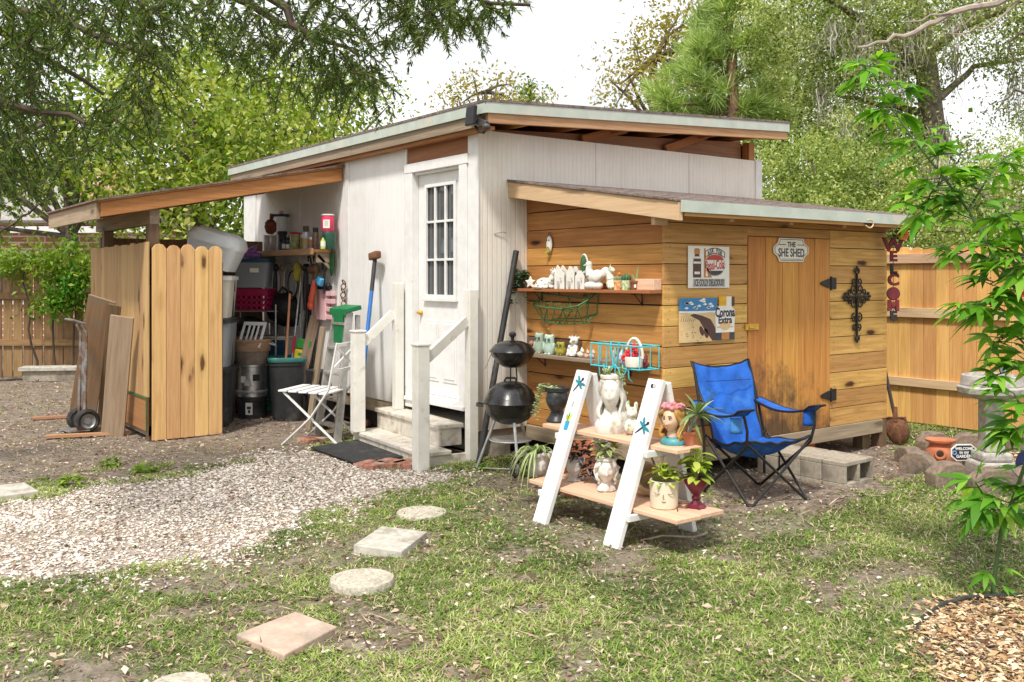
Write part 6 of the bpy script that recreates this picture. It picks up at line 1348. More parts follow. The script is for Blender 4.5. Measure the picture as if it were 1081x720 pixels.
# ---- lower shelf
def PLn(y,x=-.56,z=.221): return Vector((x,y,z))
t=thing('face_pot','grey cement face pot holding a spider plant at the left of the bottom shelf','potted plant',Vector((-0.62,hit(568,400,0,-0.62).y,0.221)),FC(-12))
mb=MB(); mb.lathe([(.06,0),(.066,.006),(.072,.05),(.086,.12),(.092,.15),(.084,.152),(.08,.13)],28,cap=False,fn=lambda q,a:Vector((q.x*(1+.03*sin(5*a+q.z*60)),q.y*(1+.03*cos(7*a+q.z*50)),q.z))); head(mb,(0,-.03,-.012),.15,feat=1.3,cut=.94)
for k in range(14): a=2*pi*k/14; mb.ell((.088*cos(a),.088*sin(a),.135+.01*(k%2)),(.018,.018,.016),8,6)
part('pot_body',mb,M['greyc'],t); mb=MB(); rosette(mb,(0,0,.14),34,.30,.017,(8,62),'strap',.75,seg=6,fold=.4); rosette(mb,(0,0,.14),14,.36,.016,(15,50),'strap',.95,seg=7,fold=.4,az=(2.4,4.2)); part('foliage',mb,Lf['grass'],t)
t=thing('face_pot','small pale grey face pot with dark purple striped leaves','potted plant',Vector((-0.56,hit(606,400,0,-0.56).y,0.221)),FC(-6))
mb=MB(); mb.lathe([(.042,0),(.045,.006),(.03,.03),(.032,.045)],22); head(mb,(0,-.004,.025),.135,feat=1.3,cut=.86); mb.lathe([(.052,.135),(.058,.138),(.058,.148),(.05,.148)],22,cap=False); part('pot_body',mb,M['greyc'],t)
mb=MB(); bushy(mb,(.03,.02,.12),.14,.16,70,.085,.034,'lance'); bushy(mb,(.10,-.03,.0),.08,.16,40,.08,.034,'lance'); part('foliage',mb,Lf['purple'],t)
t=thing('face_pot','white woman-head pot with cream-edged leaves in the middle of the bottom shelf','potted plant',Vector((-0.58,hit(640,400,0,-0.58).y,0.221)),FC(2))
mb=MB(); mb.lathe([(.055,0),(.06,.008),(.05,.03),(.034,.05),(.033,.07)],22); head(mb,(0,-.006,.05),.165,feat=1.25,cut=.88); mb.lathe([(.06,.19),(.068,.193),(.068,.206),(.056,.206)],24,cap=False); mb.ell((-.035,-.035,.012),(.022,.03,.012)); part('pot_body',mb,M['plaster'],t)
mb=MB(); 
for s in (-1,1): locks(mb,[(s*.03,-.05,.19),(s*.06,-.03,.15),(s*.055,-.02,.09),(s*.05,-.02,.045)],.016,0,.5); locks(mb,[(s*.02,.03,.19),(s*.065,.01,.14),(s*.05,.0,.06)],.02,0,.5)
part('hair',mb,M['plaster'],t); mb=MB(); bushy(mb,(0,0,.19),.09,.15,46,.095,.036); part('foliage',mb,Lf['vari'],t)
t=thing('basket_pot','round tan woven-look pot lying open toward the yard on the bottom shelf','pot',Vector((-0.47,hit(681,400,0,-0.47).y,0.221)),FC(-20)); mb=MB(); T_=TR((0,0,.095),(R(62),0,0)); mb.lathe([(.0001,-.07),(.06,-.065),(.10,-.02),(.105,.03),(.085,.06),(.078,.055),(.07,-.03),(.0001,-.05)],28,T=T_); part('pot_body',mb,M['woven'],t); mb=MB(); mb.tube([(.085*cos(a_),.02,.10+.16*sin(a_)) for a_ in np.linspace(0,pi,12)],.007,7); part('handle',mb,M['basket'],t)
t=thing('beige_pot','beige cylinder pot with a faint closed-eye face and lime green leaves','potted plant',Vector((-0.6,hit(701,400,0,-0.6).y,0.221)),FC(10)); mb=MB(); mb.lathe([(.0001,.001),(.074,0),(.08,.006),(.083,.155),(.08,.160),(.074,.158),(.072,.13)],32,cap=False); part('pot_body',mb,M['beigec'],t); mb=MB(); mb.lathe([(.0001,.135),(.073,.135)],24,cap=False); part('soil',mb,M['soil'],t)
mb=MB()
for s in (-1,1): mb.tube([(s*.034+.018*cos(a_),-.080+.004*abs(cos(a_)),.10-.010*sin(a_)) for a_ in np.linspace(0,pi,7)],.002,5)
mb.tube([(.0,-.085,.09),(-.006,-.088,.07),(.003,-.084,.066)],.002,5); mb.tube([(-.012,-.083,.05),(0,-.084,.046),(.012,-.083,.05)],.002,5); part('face_line',mb,M['greyw'] if 'greyw' in M else M['basketd'],t)
mb=MB(); bushy(mb,(0,0,.13),.10,.13,44,.08,.05); stems(mb,(0,0,.13),.1,.14,8); part('foliage',mb,Lf['lime'],t)
t=thing('goblet_planter','maroon glass goblet vase with a yellow-green coleus at the right end of the bottom shelf','potted plant',Vector((-0.45,hit(735,400,0,-0.45).y,0.221)),FC(0)); mb=MB(); mb.lathe([(.055,0),(.058,.008),(.03,.02),(.02,.04),(.028,.055),(.018,.07),(.035,.09),(.065,.14),(.07,.17),(.064,.17),(.03,.10)],24,cap=False,fn=lambda q,a:Vector((q.x*(1+.05*cos(8*a)),q.y*(1+.05*cos(8*a)),q.z))); part('vase_body',mb,M['maroon'],t); mb=MB(); bushy(mb,(0,0,.14),.10,.22,52,.085,.05); stems(mb,(0,0,.13),.1,.24,8); part('foliage',mb,Lf['coleus'],t)
mb=MB()
for i in range(14): a=rng.uniform(0,6.28); q=rng.uniform(.03,.09); mb.leaf((q*cos(a),q*sin(a),.012),(cos(a),sin(a),.1),.03,.02)
mb.tube([(-.05,-.03,.008),(-.12,-.01,.012),(-.16,-.05,.006)],.004,5); one('fallen_leaves',mb,leafmat('dry_purple_leaf',(.10,.03,.02),(.2,.07,.04)),'dried purple leaf scraps around the goblet foot','leaf scraps',(Vector((-0.46,hit(729,400,0,-0.46).y,0.221))))
# things on the ground behind the stand
for (x,y,r_,h_,lb) in ((-.02,-1.42,.17,.34,'big terracotta pot standing empty behind the left stand leg'),(-.24,-1.52,.09,.20,'smaller terracotta pot in front of the big one behind the spider plant')):
    t=pot('clay_pot',lb,'flower pot',(x,y,0),r_,h_,M['terra'],rz=RZ,grp='terracotta pots behind the plant stand',taper=.7)
mb=MB(); mb.tube([(0,0,.008),(.15,.02,.02),(.32,-.04,.012),(.45,.03,.008)],.006,6); c=gr(715,572); one('fallen_stick',mb,M['twig'],'thin pale stick lying on the dirt below the plant stand','stick',(c.x-.2,c.y+.1,.01),RZ+.3)

# ---------------------------------------------------------------- blue camping chair
cx_=at(797,293,6.72); c=Vector((cx_.x,cx_.y,0)); fdir=(RT*.40-FW*.92).normalized(); rz=math.atan2(fdir.x,-fdir.y)
t=thing('camping_chair','blue folding camping chair with black legs in front of the plank door','chair',c,rz)
bl=M['iron']
FL,FR,BL,BR=Vector((-.24,-.27,0)),Vector((.24,-.27,0)),Vector((-.25,.27,0)),Vector((.25,.27,0))
sFL,sFR,sBL,sBR=Vector((-.27,-.26,.43)),Vector((.27,-.26,.43)),Vector((-.24,.16,.38)),Vector((.24,.16,.38))
def lg(a,b,nm='leg',r_=.010): mb=MB(); mb.tube([a,b],r_,8); mb.ell((a.x,a.y,.012),(.018,.018,.012)); part(nm,mb,bl,t)
lg(FL,sFR); lg(FR,sFL); lg(BL,Vector((.27,.22,.42))); lg(BR,Vector((-.27,.22,.42))); lg(FL+Vector((-.01,.01,0)),Vector((-.27,.20,.40))); lg(BL,Vector((-.27,-.26,.41))); lg(FR+Vector((.01,.01,0)),Vector((.27,.20,.40))); lg(BR,Vector((.27,-.26,.41)))
for s in (-1,1):
    mb=MB(); mb.tube([(s*.265,.23,.10),(s*.265,.24,.42),(s*.262,.30,.62),(s*.25,.40,.93)],.010,8); part('back_post',mb,bl,t)
    mb=MB(); mb.tube([(s*.27,-.26,.41),(s*.285,-.285,.52),(s*.30,-.27,.62)],.010,8); part('arm_post',mb,bl,t)
def sheet(nm,fn,nu,nv,mat,th=.012,piping=True):
    mb=MB(); vs=[];fs=[]
    for i in range(nu+1):
        for j in range(nv+1): vs.append(fn(i/nu,j/nv))
    for i in range(nu):
        for j in range(nv): a=i*(nv+1)+j; fs.append((a,a+1,a+nv+2,a+nv+1))
    mb.add(vs,fs,0,None,None,True); o=part(nm,mb,mat,t); so_=o.modifiers.new('Thick','SOLIDIFY'); so_.thickness=th; so_.offset=0
    if piping:
        m2=MB(); B=[fn(i/nu,0) for i in range(nu+1)]+[fn(1,j/nv) for j in range(1,nv+1)]+[fn(1-i/nu,1) for i in range(1,nu+1)]+[fn(0,1-j/nv) for j in range(1,nv)]; m2.tube(B,.009,6,closed=True); part('piping',m2,M['iron'],o)
    return o
wr=lambda u,v: .009*sin(9*u+4*v)*sin(7*v+2)+.006*sin(17*u-9*v+1)*sin(5*u+11*v)+.007*sin(22*(u-.5)*(v+.35))
def backf(u,v): # v 0 bottom 1 top
    x=(u-.5)*2; w_=.205+.055*v; top=.93-.05*(1-abs(x)**2.2)*1.0
    z=.33+(top-.33)*v; yb_=.17+.24*v+.045*(1-x*x)*(1-.45*v)
    return Vector((x*w_,yb_+wr(u,v),z))
def seatf(u,v): # v 0 back 1 front
    x=(u-.5)*2; w_=.215+.06*v; y=.20-.47*v; z=.33+.10*v*v+.02*v-.075*(1-x*x)*(sin(pi*min(1,v*.85+.12)))+.05*abs(x)**3*(1-v)
    if v>.85: z-=.03*(v-.85)/.15*(1-abs(x))
    return Vector((x*w_,y,z+wr(u,v)*.7))
sheet('backrest',backf,26,26,M['blue']); sheet('seat',seatf,26,26,M['blue'])
for s in (-1,1):
    def armf(u,v,s=s): y=.34-.66*v; w_=.045+.016*sin(pi*v); z=.645-.055*sin(pi*v)+.0*v+.02*(v>.9); return Vector((s*(.272+.03*v)+(u-.5)*2*w_,y,z))
    sheet('armrest',armf,4,14,M['blue'])
def cupf(u,v): a=pi*(.1+.8*u); return Vector((.295+.05*cos(a),-.20-.05*sin(a)*1.0,.615-.10*v))
sheet('cup_holder',cupf,8,4,M['blue'],.006,False)
def pocketf(u,v): a=pi*(.1+.8*u); return Vector((-.295+.05*cos(a),-.16-.055*sin(a),.60-.11*v))
sheet('cup_holder',pocketf,8,4,M['bluel'],.006,False)
mb=MB(); mb.box((0,.305,.79),(.40,.004,.004)); part('seam',mb,M['inkblue'],t)

# ---------------------------------------------------------------- cinder blocks
def cblock(loc,rz,label):
    # hollow block lying with its cores facing -y: 0.39 wide (x), 0.19 deep (y), 0.19 high
    mb=MB(); w_,d_,h_=.39,.185,.19; th=.032
    mb.b2((0,0,0),(w_,d_,th)); mb.b2((0,0,h_-th),(w_,d_,h_))
    for xx in (0,w_/2-th/2,w_-th): mb.b2((xx,.001,th+.0005),(xx+th,d_-.001,h_-th-.0005))
    mb.b2((th,d_*.8,th+.0005),(w_-th,d_-.002,h_-th-.0005)) if False else None
    o=one('cinder_block',mb,M['block'],label,'cinder block',loc,rz,'cinder blocks used as a step',bevel=.005); BAD.append([(loc[0]-.02,loc[1]-.02),(loc[0]+.41,loc[1]-.02),(loc[0]+.41,loc[1]+.2),(loc[0]-.02,loc[1]+.2)])
cblock((1.52,-2.53,0),R(3),'grey cinder block nearest the camera with both hollow cores showing'); cblock((1.51,-2.33,.0),R(-1),'grey cinder block in the middle of the door step row'); cblock((1.53,-2.13,-.005),R(2),'grey cinder block third from the front of the step row'); cblock((1.50,-1.93,-.01),R(0),'grey cinder block furthest back under the door beam')
p=gr(905,473); t=thing('orange_bucket','bright orange plastic bucket under the raised lean-to floor','bucket',(2.62,-1.33,0),RZ); mb=MB(); mb.lathe([(.12,0),(.145,.26),(.155,.262),(.155,.29),(.14,.29)],26); part('body',mb,M['orange'],t); mb=MB(); mb.tube([(-.15*cos(a_),-.06*1-.1*sin(a_),.26-.2*sin(a_)*.6) for a_ in np.linspace(0,pi,10)],.004,5); part('handle',mb,M['dark'],t)
# shovel
tp=Vector((XE+.035,YF+.02,0)); a=gr(951,470); b=hit(934,384,1,YF-.03); 
t=thing('shovel','rusty round-point shovel leaning blade down on the right corner of the lean-to','shovel',a,0); top=at(933,384,depth(a)+.05)-a; bl0=at(945,441,depth(a)-.02)-a
mb=MB(); mb.tube([bl0,bl0.lerp(top,.25)+Vector((0,0,-.01)),top],.016,8); part('handle',mb,pm('dark_shaft',(.05,.035,.03),.6),t)
mb=MB(); R3=Matrix(((RT.x,0,-FW.x,0),(RT.y,0,-FW.y,0),(0,1,0,0),(0,0,0,1)))
vs=[];fs=[]; nu=10; nv=12
for j in range(nv+1):
    v=j/nv; w_=.105*(1 if v<.45 else sqrt(max(0,1-((v-.45)/.55)**2.0)))+.004
    for i in range(nu+1): u=i/nu*2-1; vs.append(bl0.lerp(Vector((0,0,.0)),v)+RT*(u*w_)+FW*(.03*u*u-.02*sin(pi*v)))
for j in range(nv):
    for i in range(nu): q=j*(nu+1)+i; fs.append((q,q+1,q+nu+2,q+nu+1))
mb.add(vs,fs,0,None,None,True); o=part('blade',mb,M['rust'],t); so_=o.modifiers.new('Thick','SOLIDIFY'); so_.thickness=.004
mb=MB(); mb.tube([bl0+Vector((0,0,.10)),bl0+Vector((0,0,-.03))],[.02,.024],10); mb.beam(bl0-RT*.10+Vector((0,0,.004)),bl0+RT*.10+Vector((0,0,.004)),.02,.010); part('socket',mb,M['rust'],t)

# ---------------------------------------------------------------- signs
def wallT(px,py): # frame on the front plank wall: x right, y up, z out
    p=hit(px,py,1,YF-.0285); return Matrix(((1,0,0,p.x),(0,0,-1,p.y),(0,1,0,p.z),(0,0,0,1))),p
def sized(pxa,pxb,pya,pyb):
    a=hit(pxa,(pya+pyb)/2,1,YF-.0285); b=hit(pxb,(pya+pyb)/2,1,YF-.0285); pm_=(pxa+pxb)/2; c=hit(pm_,pya,1,YF-.0285); d=hit(pm_,pyb,1,YF-.0285)
    return (b.x-a.x),(c.z-d.z),Vector(((a.x+b.x)/2,YF-.0285,(c.z+d.z)/2))
SM=lambda x,y,z: Matrix(((1,0,0,x),(0,0,-1,-z),(0,1,0,y),(0,0,0,1)))
def plate(nm,P,mat,t,z=0,th=.002,bev=0): 
    mb=MB(); mb.prism(P,th,SM(0,0,z)); return part(nm,mb,mat,t,bev)
def rect(a,b,c,d): return [(a,b),(c,b),(c,d),(a,d)]
def oval(cx,cy,rx,ry,n=20,a0=0,a1=2*pi): return [(cx+rx*cos(a),cy+ry*sin(a)) for a in np.linspace(a0,a1,n,endpoint=abs(a1-a0-2*pi)>1e-6)]
# shed name sign
w_,h_,c=sized(815.5,852.5,251.5,276.5); t=thing('name_sign','cream notched plaque lettered THE SHE SHED at the top of the plank door','sign',c+Vector((0,-.004,0)))
def notched(w,h,k):
    a=w/2;b=h/2; return [(-a+k,-b),(a-k,-b),(a-k*.7,-b+k*.55),(a,-b*.25),(a,b*.25),(a-k*.7,b-k*.55),(a-k,b),(-a+k,b),(-a+k*.7,b-k*.55),(-a,b*.25),(-a,-b*.25),(-a+k*.7,-b+k*.55)]
plate('plaque',notched(w_,h_,.075),M['signw'],t,0,.008,.002); 
o1=notched(w_*.93,h_*.88,.072); mb=MB(); mb.tube([SM(0,0,.0095)@Vector((x,y,0)) for x,y in o1],.0022,4,closed=True); part('border_line',mb,M['ink'],t)
text_mesh('lettering','THE',.058,M['ink'],t,SM(0,h_*.22,.0085),.0008,.002); text_mesh('lettering','SHE SHED',.095,M['ink'],t,SM(0,-h_*.13,.0085),.0008,.0022,fit=w_*.74)
for s in (-1,1): plate('rule_line',rect(s*.12-.045,h_*.22-.003,s*.12+.045,h_*.22+.003),M['ink'],t,.0085,.001)
plate('rule_line',rect(-.13,-h_*.385-.002,.13,-h_*.385+.002),M['ink'],t,.0085,.001)
# cola sign
w_,h_,c=sized(726,769.5,260,304); t=thing('cola_sign','aged white cola sign reading ASK FOR and ICE COLD DELICIOUS','sign',c); W2,H2=w_/2,h_/2
plate('tin_plate',rect(-W2,-H2,W2,H2),M['dirtyw'],t,0,.004,.001)
plate('grey_band',rect(-W2*.78,-H2*.96,W2*.78,-H2*.56),M['tingrey'],t,.0042,.0008)
text_mesh('lettering','ICE COLD! DELICIOUS!',.070,M['ink'],t,SM(0,-H2*.76,.0052),.0006,.0016,fit=W2*1.42)
# bottle cap logo
plate('cap_disc',oval(W2*.28,H2*.12,W2*.50,H2*.52,28),M['whitec'],t,.0042,.0008)
plate('cap_wave_red',oval(W2*.28,H2*.30,W2*.43,H2*.30,20,R(8),R(172)),M['tinred'],t,.0052,.0006)
plate('cap_wave_dark',oval(W2*.28,-H2*.12,W2*.42,H2*.30,18,R(190),R(350)),M['ink'],t,.0052,.0006)
for s in (0,): 
    mb=MB(); mb.tube([SM(0,0,.0052)@Vector((x,y,0)) for x,y in oval(W2*.28,H2*.12,W2*.50,H2*.52,28)],.0026,4,closed=True); part('cap_rim',mb,M['tingrey'],t)
plate('cap_band',oval(W2*.28,H2*.10,W2*.47,H2*.20,24),M['whitec'],t,.0060,.0005); text_mesh('lettering','Pepsi-Cola',.10,M['tinred'],t,SM(W2*.27,H2*.09,.0068)@Matrix.Rotation(R(4),4,'Z'),.0006,.0022,fit=W2*.92)
for i,chh in enumerate('ASK FOR'):
    f=(i-3)/3; xx=W2*.28+W2*.30*f; yy=H2*.80-.020*f*f
    if chh!=' ': text_mesh('lettering',chh,.042,M['ink'],t,SM(xx,yy,.0062)@Matrix.Rotation(-.32*f,4,'Z'),.0006,.0006,.85)
mb=MB(); P=[(W2*.28+W2*.48*f,H2*.66-.02*f*f*1.6) for f in np.linspace(-1,1,12)]+[(W2*.28+W2*.48*f,H2*.92-.02*f*f*1.6) for f in np.linspace(1,-1,12)]; mb.tube([SM(0,0,.0052)@Vector((x,y,0)) for x,y in P],.003,4,closed=True); part('ribbon_outline',mb,M['tinbrown'],t)
# drawn bottle and glass, hand
bx=-W2*.58
plate('bottle_shape',[(bx-.045,-H2*.50),(bx+.045,-H2*.50),(bx+.045,H2*.30),(bx+.022,H2*.60),(bx+.022,H2*.88),(bx-.022,H2*.88),(bx-.022,H2*.60),(bx-.045,H2*.30)],M['tinbrown'],t,.0042,.0008)
plate('bottle_cap',rect(bx-.03,H2*.62,bx+.03,H2*.86),M['tinamber'],t,.0055,.0006); plate('bottle_label',rect(bx-.042,H2*.16,bx+.042,H2*.50),M['whitec'],t,.0055,.0006); plate('label_band',rect(bx-.04,H2*.26,bx+.04,H2*.40),M['tinbrown'],t,.0066,.0005); plate('bottle_label',rect(bx-.03,-H2*.34,bx+.03,-H2*.22),M['dirtyw'],t,.0055,.0006)
plate('glass_shape',[(bx+.075,-H2*.50),(bx+.165,-H2*.50),(bx+.135,-H2*.15),(bx+.10,H2*.2),(bx+.095,H2*.90),(bx+.078,H2*.90)],M['tinamber'],t,.0042,.0008); plate('glass_shine',[(bx+.095,-H2*.45),(bx+.12,-H2*.45),(bx+.105,-H2*.0)],M['signw'],t,.0052,.0006)
# beer sign: shaped tin
w_,h_,c=sized(716.5,775.5,314.5,360.5); t=thing('beer_sign','beach scene beer sign with a large bottle label reading Corona Extra','sign',c); W2,H2=w_/2,h_/2
plate('sand',rect(-W2,-H2,W2*.9,H2*.42),M['tinsand'],t,0,.004); plate('sea',rect(-W2,H2*.36,W2*.33,H2),M['tinblue'],t,.0042,.001)
plate('surf_line',[(-W2,H2*.36),(-W2*.4,H2*.28),(W2*.1,H2*.34),(W2*.3,H2*.30),(W2*.3,H2*.40),(-W2,H2*.42)],M['dirtyw'],t,.0054,.0006)
for i in range(16): x=rng.uniform(-W2*.95,W2*.25); y=rng.uniform(H2*.48,H2*.94); plate('wave_crest',[(x-.03,y),(x,y+.012),(x+.02,y+.0),(x,y-.008)],M['dirtyw'],t,.0054,.0004)
plate('bottle_shadow',[(-W2*.62,H2*.22),(-W2*.48,H2*.30),(-W2*.18,H2*.18),(W2*.10,H2*.02),(W2*.30,-H2*.45),(W2*.36,-H2*.97),(W2*.16,-H2*.97),(-W2*.16,-H2*.35),(-W2*.30,-H2*.02)],M['tinbrown'],t,.0042,.0008)
for fx,fy,rr_ in ((-.22,-.50,25),(-.06,-.62,25)): plate('footprint',[(W2*fx+.022*cos(a)*cos(R(rr_))-.04*sin(a)*sin(R(rr_)),H2*fy+.022*cos(a)*sin(R(rr_))+.04*sin(a)*cos(R(rr_))) for a in np.linspace(0,6.0,14)],M['tinbrown'],t,.0042,.0008)
for i in range(7): x=-W2*.95+.022*i; plate('grass_stroke',[(x,-H2*.05),(x+.006,-H2*.05),(x+.016+.003*i,H2*(.24-.02*i))],M['basketd'],t,.0042,.0008)
for i in range(10): x=rng.uniform(-W2*.9,-W2*.0); y=rng.uniform(-H2*.95,-H2*.3); plate('sand_fleck',oval(x,y,.008,.004,8),M['greyw'] if 'greyw' in M else M['basketd'],t,.0042,.0006)
bx=W2*.62
plate('bottle_neck',rect(bx-W2*.22,H2*.62,bx+W2*.22,H2*1.06),M['tinyel'],t,.0042,.0014); plate('neck_foil',rect(bx+W2*.05,H2*.55,bx+W2*.24,H2*1.05),M['dirtyw'],t,.0058,.0006); plate('neck_edge',rect(bx+W2*.27,H2*.6,bx+W2*.36,H2*1.04),M['tinbrown'],t,.0042,.0010)
plate('bottle_label',[(bx-W2*.34,-H2*.62),(bx+W2*.34,-H2*.62),(bx+W2*.37,H2*.40),(bx+W2*.22,H2*.62),(bx-W2*.22,H2*.62),(bx-W2*.37,H2*.40)],M['dirtyw'],t,.0060,.0010)
plate('bottle_base',rect(bx-W2*.36,-H2*.98,bx+W2*.36,-H2*.60),M['ink'],t,.0042,.0012); plate('base_glow',rect(bx-W2*.12,-H2*.95,bx+W2*.16,-H2*.60),M['tinamber'],t,.0056,.0005)
plate('crest_ring',oval(bx,-H2*.28,W2*.20,H2*.24),M['tinsand'],t,.0072,.0006); plate('crest_band',rect(bx-W2*.30,-H2*.40,bx+W2*.30,-H2*.33),M['tinsand'],t,.0079,.0004)
text_mesh('lettering','Corona',.098,M['inkblue'],t,SM(bx,H2*.30,.0074),.0008,.0030,fit=W2*.72); text_mesh('lettering','Extra',.078,M['inkblue'],t,SM(bx,-H2*.05,.0074),.0008,.0025,fit=W2*.50)
# iron cross
p=hit(904,320,1,YF-.03); t=thing('iron_cross','black wrought iron cross with scrollwork right of the plank door','wall cross',p)
ca=SM(0,0,.006); mb=MB()
def cs(pts,r_=.008): mb.tube([ca@Vector((x,y,0)) for x,y in pts],r_,6)
cs([(0,-.30),(0,.27)],.012); cs([(-.16,.06),(.16,.06)],.012)
def scroll(cx,cy,r0,a0,turn,flip=1,n=18): cs([(cx+flip*r0*(1-.75*i/n)*cos(a0+turn*i/n),cy+r0*(1-.75*i/n)*sin(a0+turn*i/n)) for i in range(n+1)],.0065)
for fx in (-1,1):
    scroll(fx*.045,.125,.045,-pi/2,2.4*pi,fx); scroll(fx*.045,-.005,.045,pi/2,-2.4*pi,fx); scroll(fx*.04,-.13,.042,pi/2,-2.2*pi,fx); scroll(fx*.04,.19,.035,-pi/2,2.2*pi,fx); scroll(fx*.035,-.21,.032,-pi/2,2.2*pi,fx); scroll(fx*.105,.10,.032,-pi/2,2.2*pi,fx); scroll(fx*.105,.02,.032,pi/2,-2.2*pi,fx)
part('scrollwork',mb,M['iron'],t); mb=MB()
def flr(cx,cy,dx_,dy_): 
    for k in (-1,0,1): mb.ell((cx+dx_*.03*(1 if k==0 else .3)-dy_*.026*k,-.008,cy+dy_*.03*(1 if k==0 else .3)+dx_*.026*k),(.014+abs(dx_)*.012,.008,.014+abs(dy_)*.012),10,6)
flr(0,.28,0,1); flr(0,-.30,0,-1); flr(-.16,.06,-1,0); flr(.16,.06,1,0); mb.ell((0,-.01,.06),(.035,.014,.035)); part('finial',mb,M['iron'],t)
# hook ring at roof edge
p=hit(919,236,1,YF-.36); mb=MB(); mb.tube([(.055*cos(a_),0,.035*sin(a_)) for a_ in np.linspace(-2.6,2.4,16)],.006,6); one('hanging_loop',mb,pm('straw_cord',(.62,.48,.24),.7),'pale straw-coloured cord loop hanging off the roof edge','cord loop',(p.x,-2.03,p.z),0)
# WELCOME hanging sign
c0=at(943,250,8.55); t=thing('welcome_sign','string of hanging letters spelling WELCOME at the right corner of the lean-to','hanging sign',c0,RZ)
sc_=8.55/1000; LT=lambda y: Matrix(((1,0,0,0),(0,0,-1,0),(0,1,0,-(y-250)*sc_),(0,0,0,1)))
mb=MB(); mb.tube([(0,.002,.02*1),(0,.002,-(340-250)*sc_)],.003,5); mb.tube([(0,.002,.0),(-.02,.0,.12)],.003,5); part('cord',mb,M['dark'],t)
for chh,py,mt,sz in (('W',259,M['burg'],.17),('E',271,M['burg'],.125),('L',284,M['blackl'],.12),('C',296,M['burg'],.14),('M',323,M['burg'],.135),('E',334,M['blackl'],.115)):
    text_mesh('letter',chh,sz,mt,t,LT(py),.010,.006,1.05)
mb=MB(); mb.lathe([(.0001,-.010),(.052,-.010),(.052,.010),(.0001,.010)],24,T=LT(310)@TR((0,0,0))); part('letter',mb,M['burg'],t); mb=MB(); mb.ring((0,0,0),.054,.008,LT(310),24,6); part('letter_ring',mb,M['tinbrown'],t)
mb=MB(); mb.tube([LT(290)@Vector((-.03,0,.012)),LT(287)@Vector((.0,.0,.012)),LT(290)@Vector((.04,0,.012))],.008,6); part('letter_scroll',mb,M['blackl'],t)
mb=MB()
for k in range(7): a=2*pi*k/7; mb.ell((.075+.028*cos(a),-.04,.02+.028*sin(a)),(.026,.016,.026),8,6)
mb.ell((.075,-.055,.02),(.024,.02,.024)); part('flower',mb,pm('orange_flower',(.72,.19,.06),.6,0,.2,30),t)
mb=MB(); bushy(mb,(.05,-.01,-.04),.12,.14,34,.07,.04); bushy(mb,(.0,-.02,-.02),.08,.1,12,.06,.035,m=1); part('foliage',mb,[Lf['dark'],leafmat('grey_leaf',(.2,.2,.19),(.36,.36,.34))],t)

# ---------------------------------------------------------------- ringed planter, bird bath, small garden pieces
def edge_stone(px,py,rz,label,w_=.30,h_=.19,d_=.14):
    c=gr(px,py); mb=MB(); P=[(-w_/2,0),(w_/2,0),(w_/2,h_*.62),(w_*.22,h_*.97),(0,h_),(-w_*.22,h_*.97),(-w_/2,h_*.62)]; mb.prism(P,d_,TR((0,d_/2,-.02),(R(90),0,0)))
    one('edging_block',mb,M['edgest'],label,'edging stone',(c.x,c.y,0),RZ+R(rz),'brown edging stones around the garden ring',bevel=.012); BAD.append([(c.x-.13,c.y-.1),(c.x+.13,c.y-.1),(c.x+.13,c.y+.1),(c.x-.13,c.y+.1)])
edge_stone(969,499,-42,'leftmost brown edging stone turned side-on beside the shovel',.26); edge_stone(1001,513,14,'brown edging stone directly before the terracotta chiminea',.31,.2); edge_stone(1051,520,-6,'widest brown edging stone nearest the camera by the sapling leaves',.36,.20); edge_stone(960,488,-80,'low brown edging stone behind the leftmost one',.24,.15); edge_stone(985,477,20,'brown edging stone behind the chiminea on its left',.28,.2); edge_stone(1024,479,-12,'brown edging stone behind the oval sign',.34,.2); edge_stone(1088,515,30,'pinkish brown edging stone at the right edge of the photo',.3,.18)
edge_stone(1075,478,30,'dark edging stone behind the bird bath pedestal',.3,.24)
c=gr(993,489); t=thing('clay_chiminea','squat terracotta jar with a round side hole inside the stone ring','clay jar',(c.x,c.y,0),FC(8)); mb=MB()
mb.lathe([(.08,0),(.10,.01),(.118,.06),(.115,.11),(.085,.155),(.08,.165),(.118,.185),(.122,.20),(.11,.20),(.08,.175),(.075,.15)],30,cap=False); part('jar_body',mb,M['terra'],t); mb=MB(); mb.ring((-.035,-.112,.095),.036,.012,TR((0,0,0),(R(80),0,R(-18))),20,6); part('hole_rim',mb,M['terra'],t); mb=MB(); mb.ell((-.035,-.110,.095),(.034,.012,.034)); part('hole',mb,M['soil'],t); mb=MB(); mb.lathe([(.0001,.17),(.08,.172)],20,cap=False); part('soil',mb,M['soil'],t)
c=gr(1017,501); t=thing('oval_sign','navy oval garden stake sign with white lettering in the stone ring','sign',(c.x,c.y,0),FC(-4)); mb=MB(); mb.tube([(0,.006,-.05),(0,.006,.14)],.004,6); part('stake',mb,M['iron'],t)
oc=lambda w,h,k: [(-w+k,-h),(w-k,-h),(w,-h+k*.8),(w,h-k*.8),(w-k,h),(-w+k,h),(-w,h-k*.8),(-w,-h+k*.8)]
OM=lambda y,z: Matrix(((1,0,0,0),(0,0,-1,-z),(0,1,0,.175+y),(0,0,0,1)))
mb=MB(); mb.prism(oc(.105,.066,.045),.008,OM(0,0)); part('plate',mb,M['signw'],t,.002); mb=MB(); mb.prism(oc(.095,.056,.040),.002,OM(0,.0085)); part('navy_field',mb,M['inkblue'],t)
text_mesh('lettering','WELCOME',.030,M['signw'],t,OM(.030,.0108),.0006,.001); text_mesh('lettering','to my',.032,M['signw'],t,OM(.002,.0108),.0006,.001); text_mesh('lettering','GARDEN',.032,M['signw'],t,OM(-.030,.0108),.0006,.001)
mb=MB()
for s in (-1,1): mb.ring((s*.078,0,.175),.014,.004,TR((0,-.012,0),(R(90),0,0)),12,5)
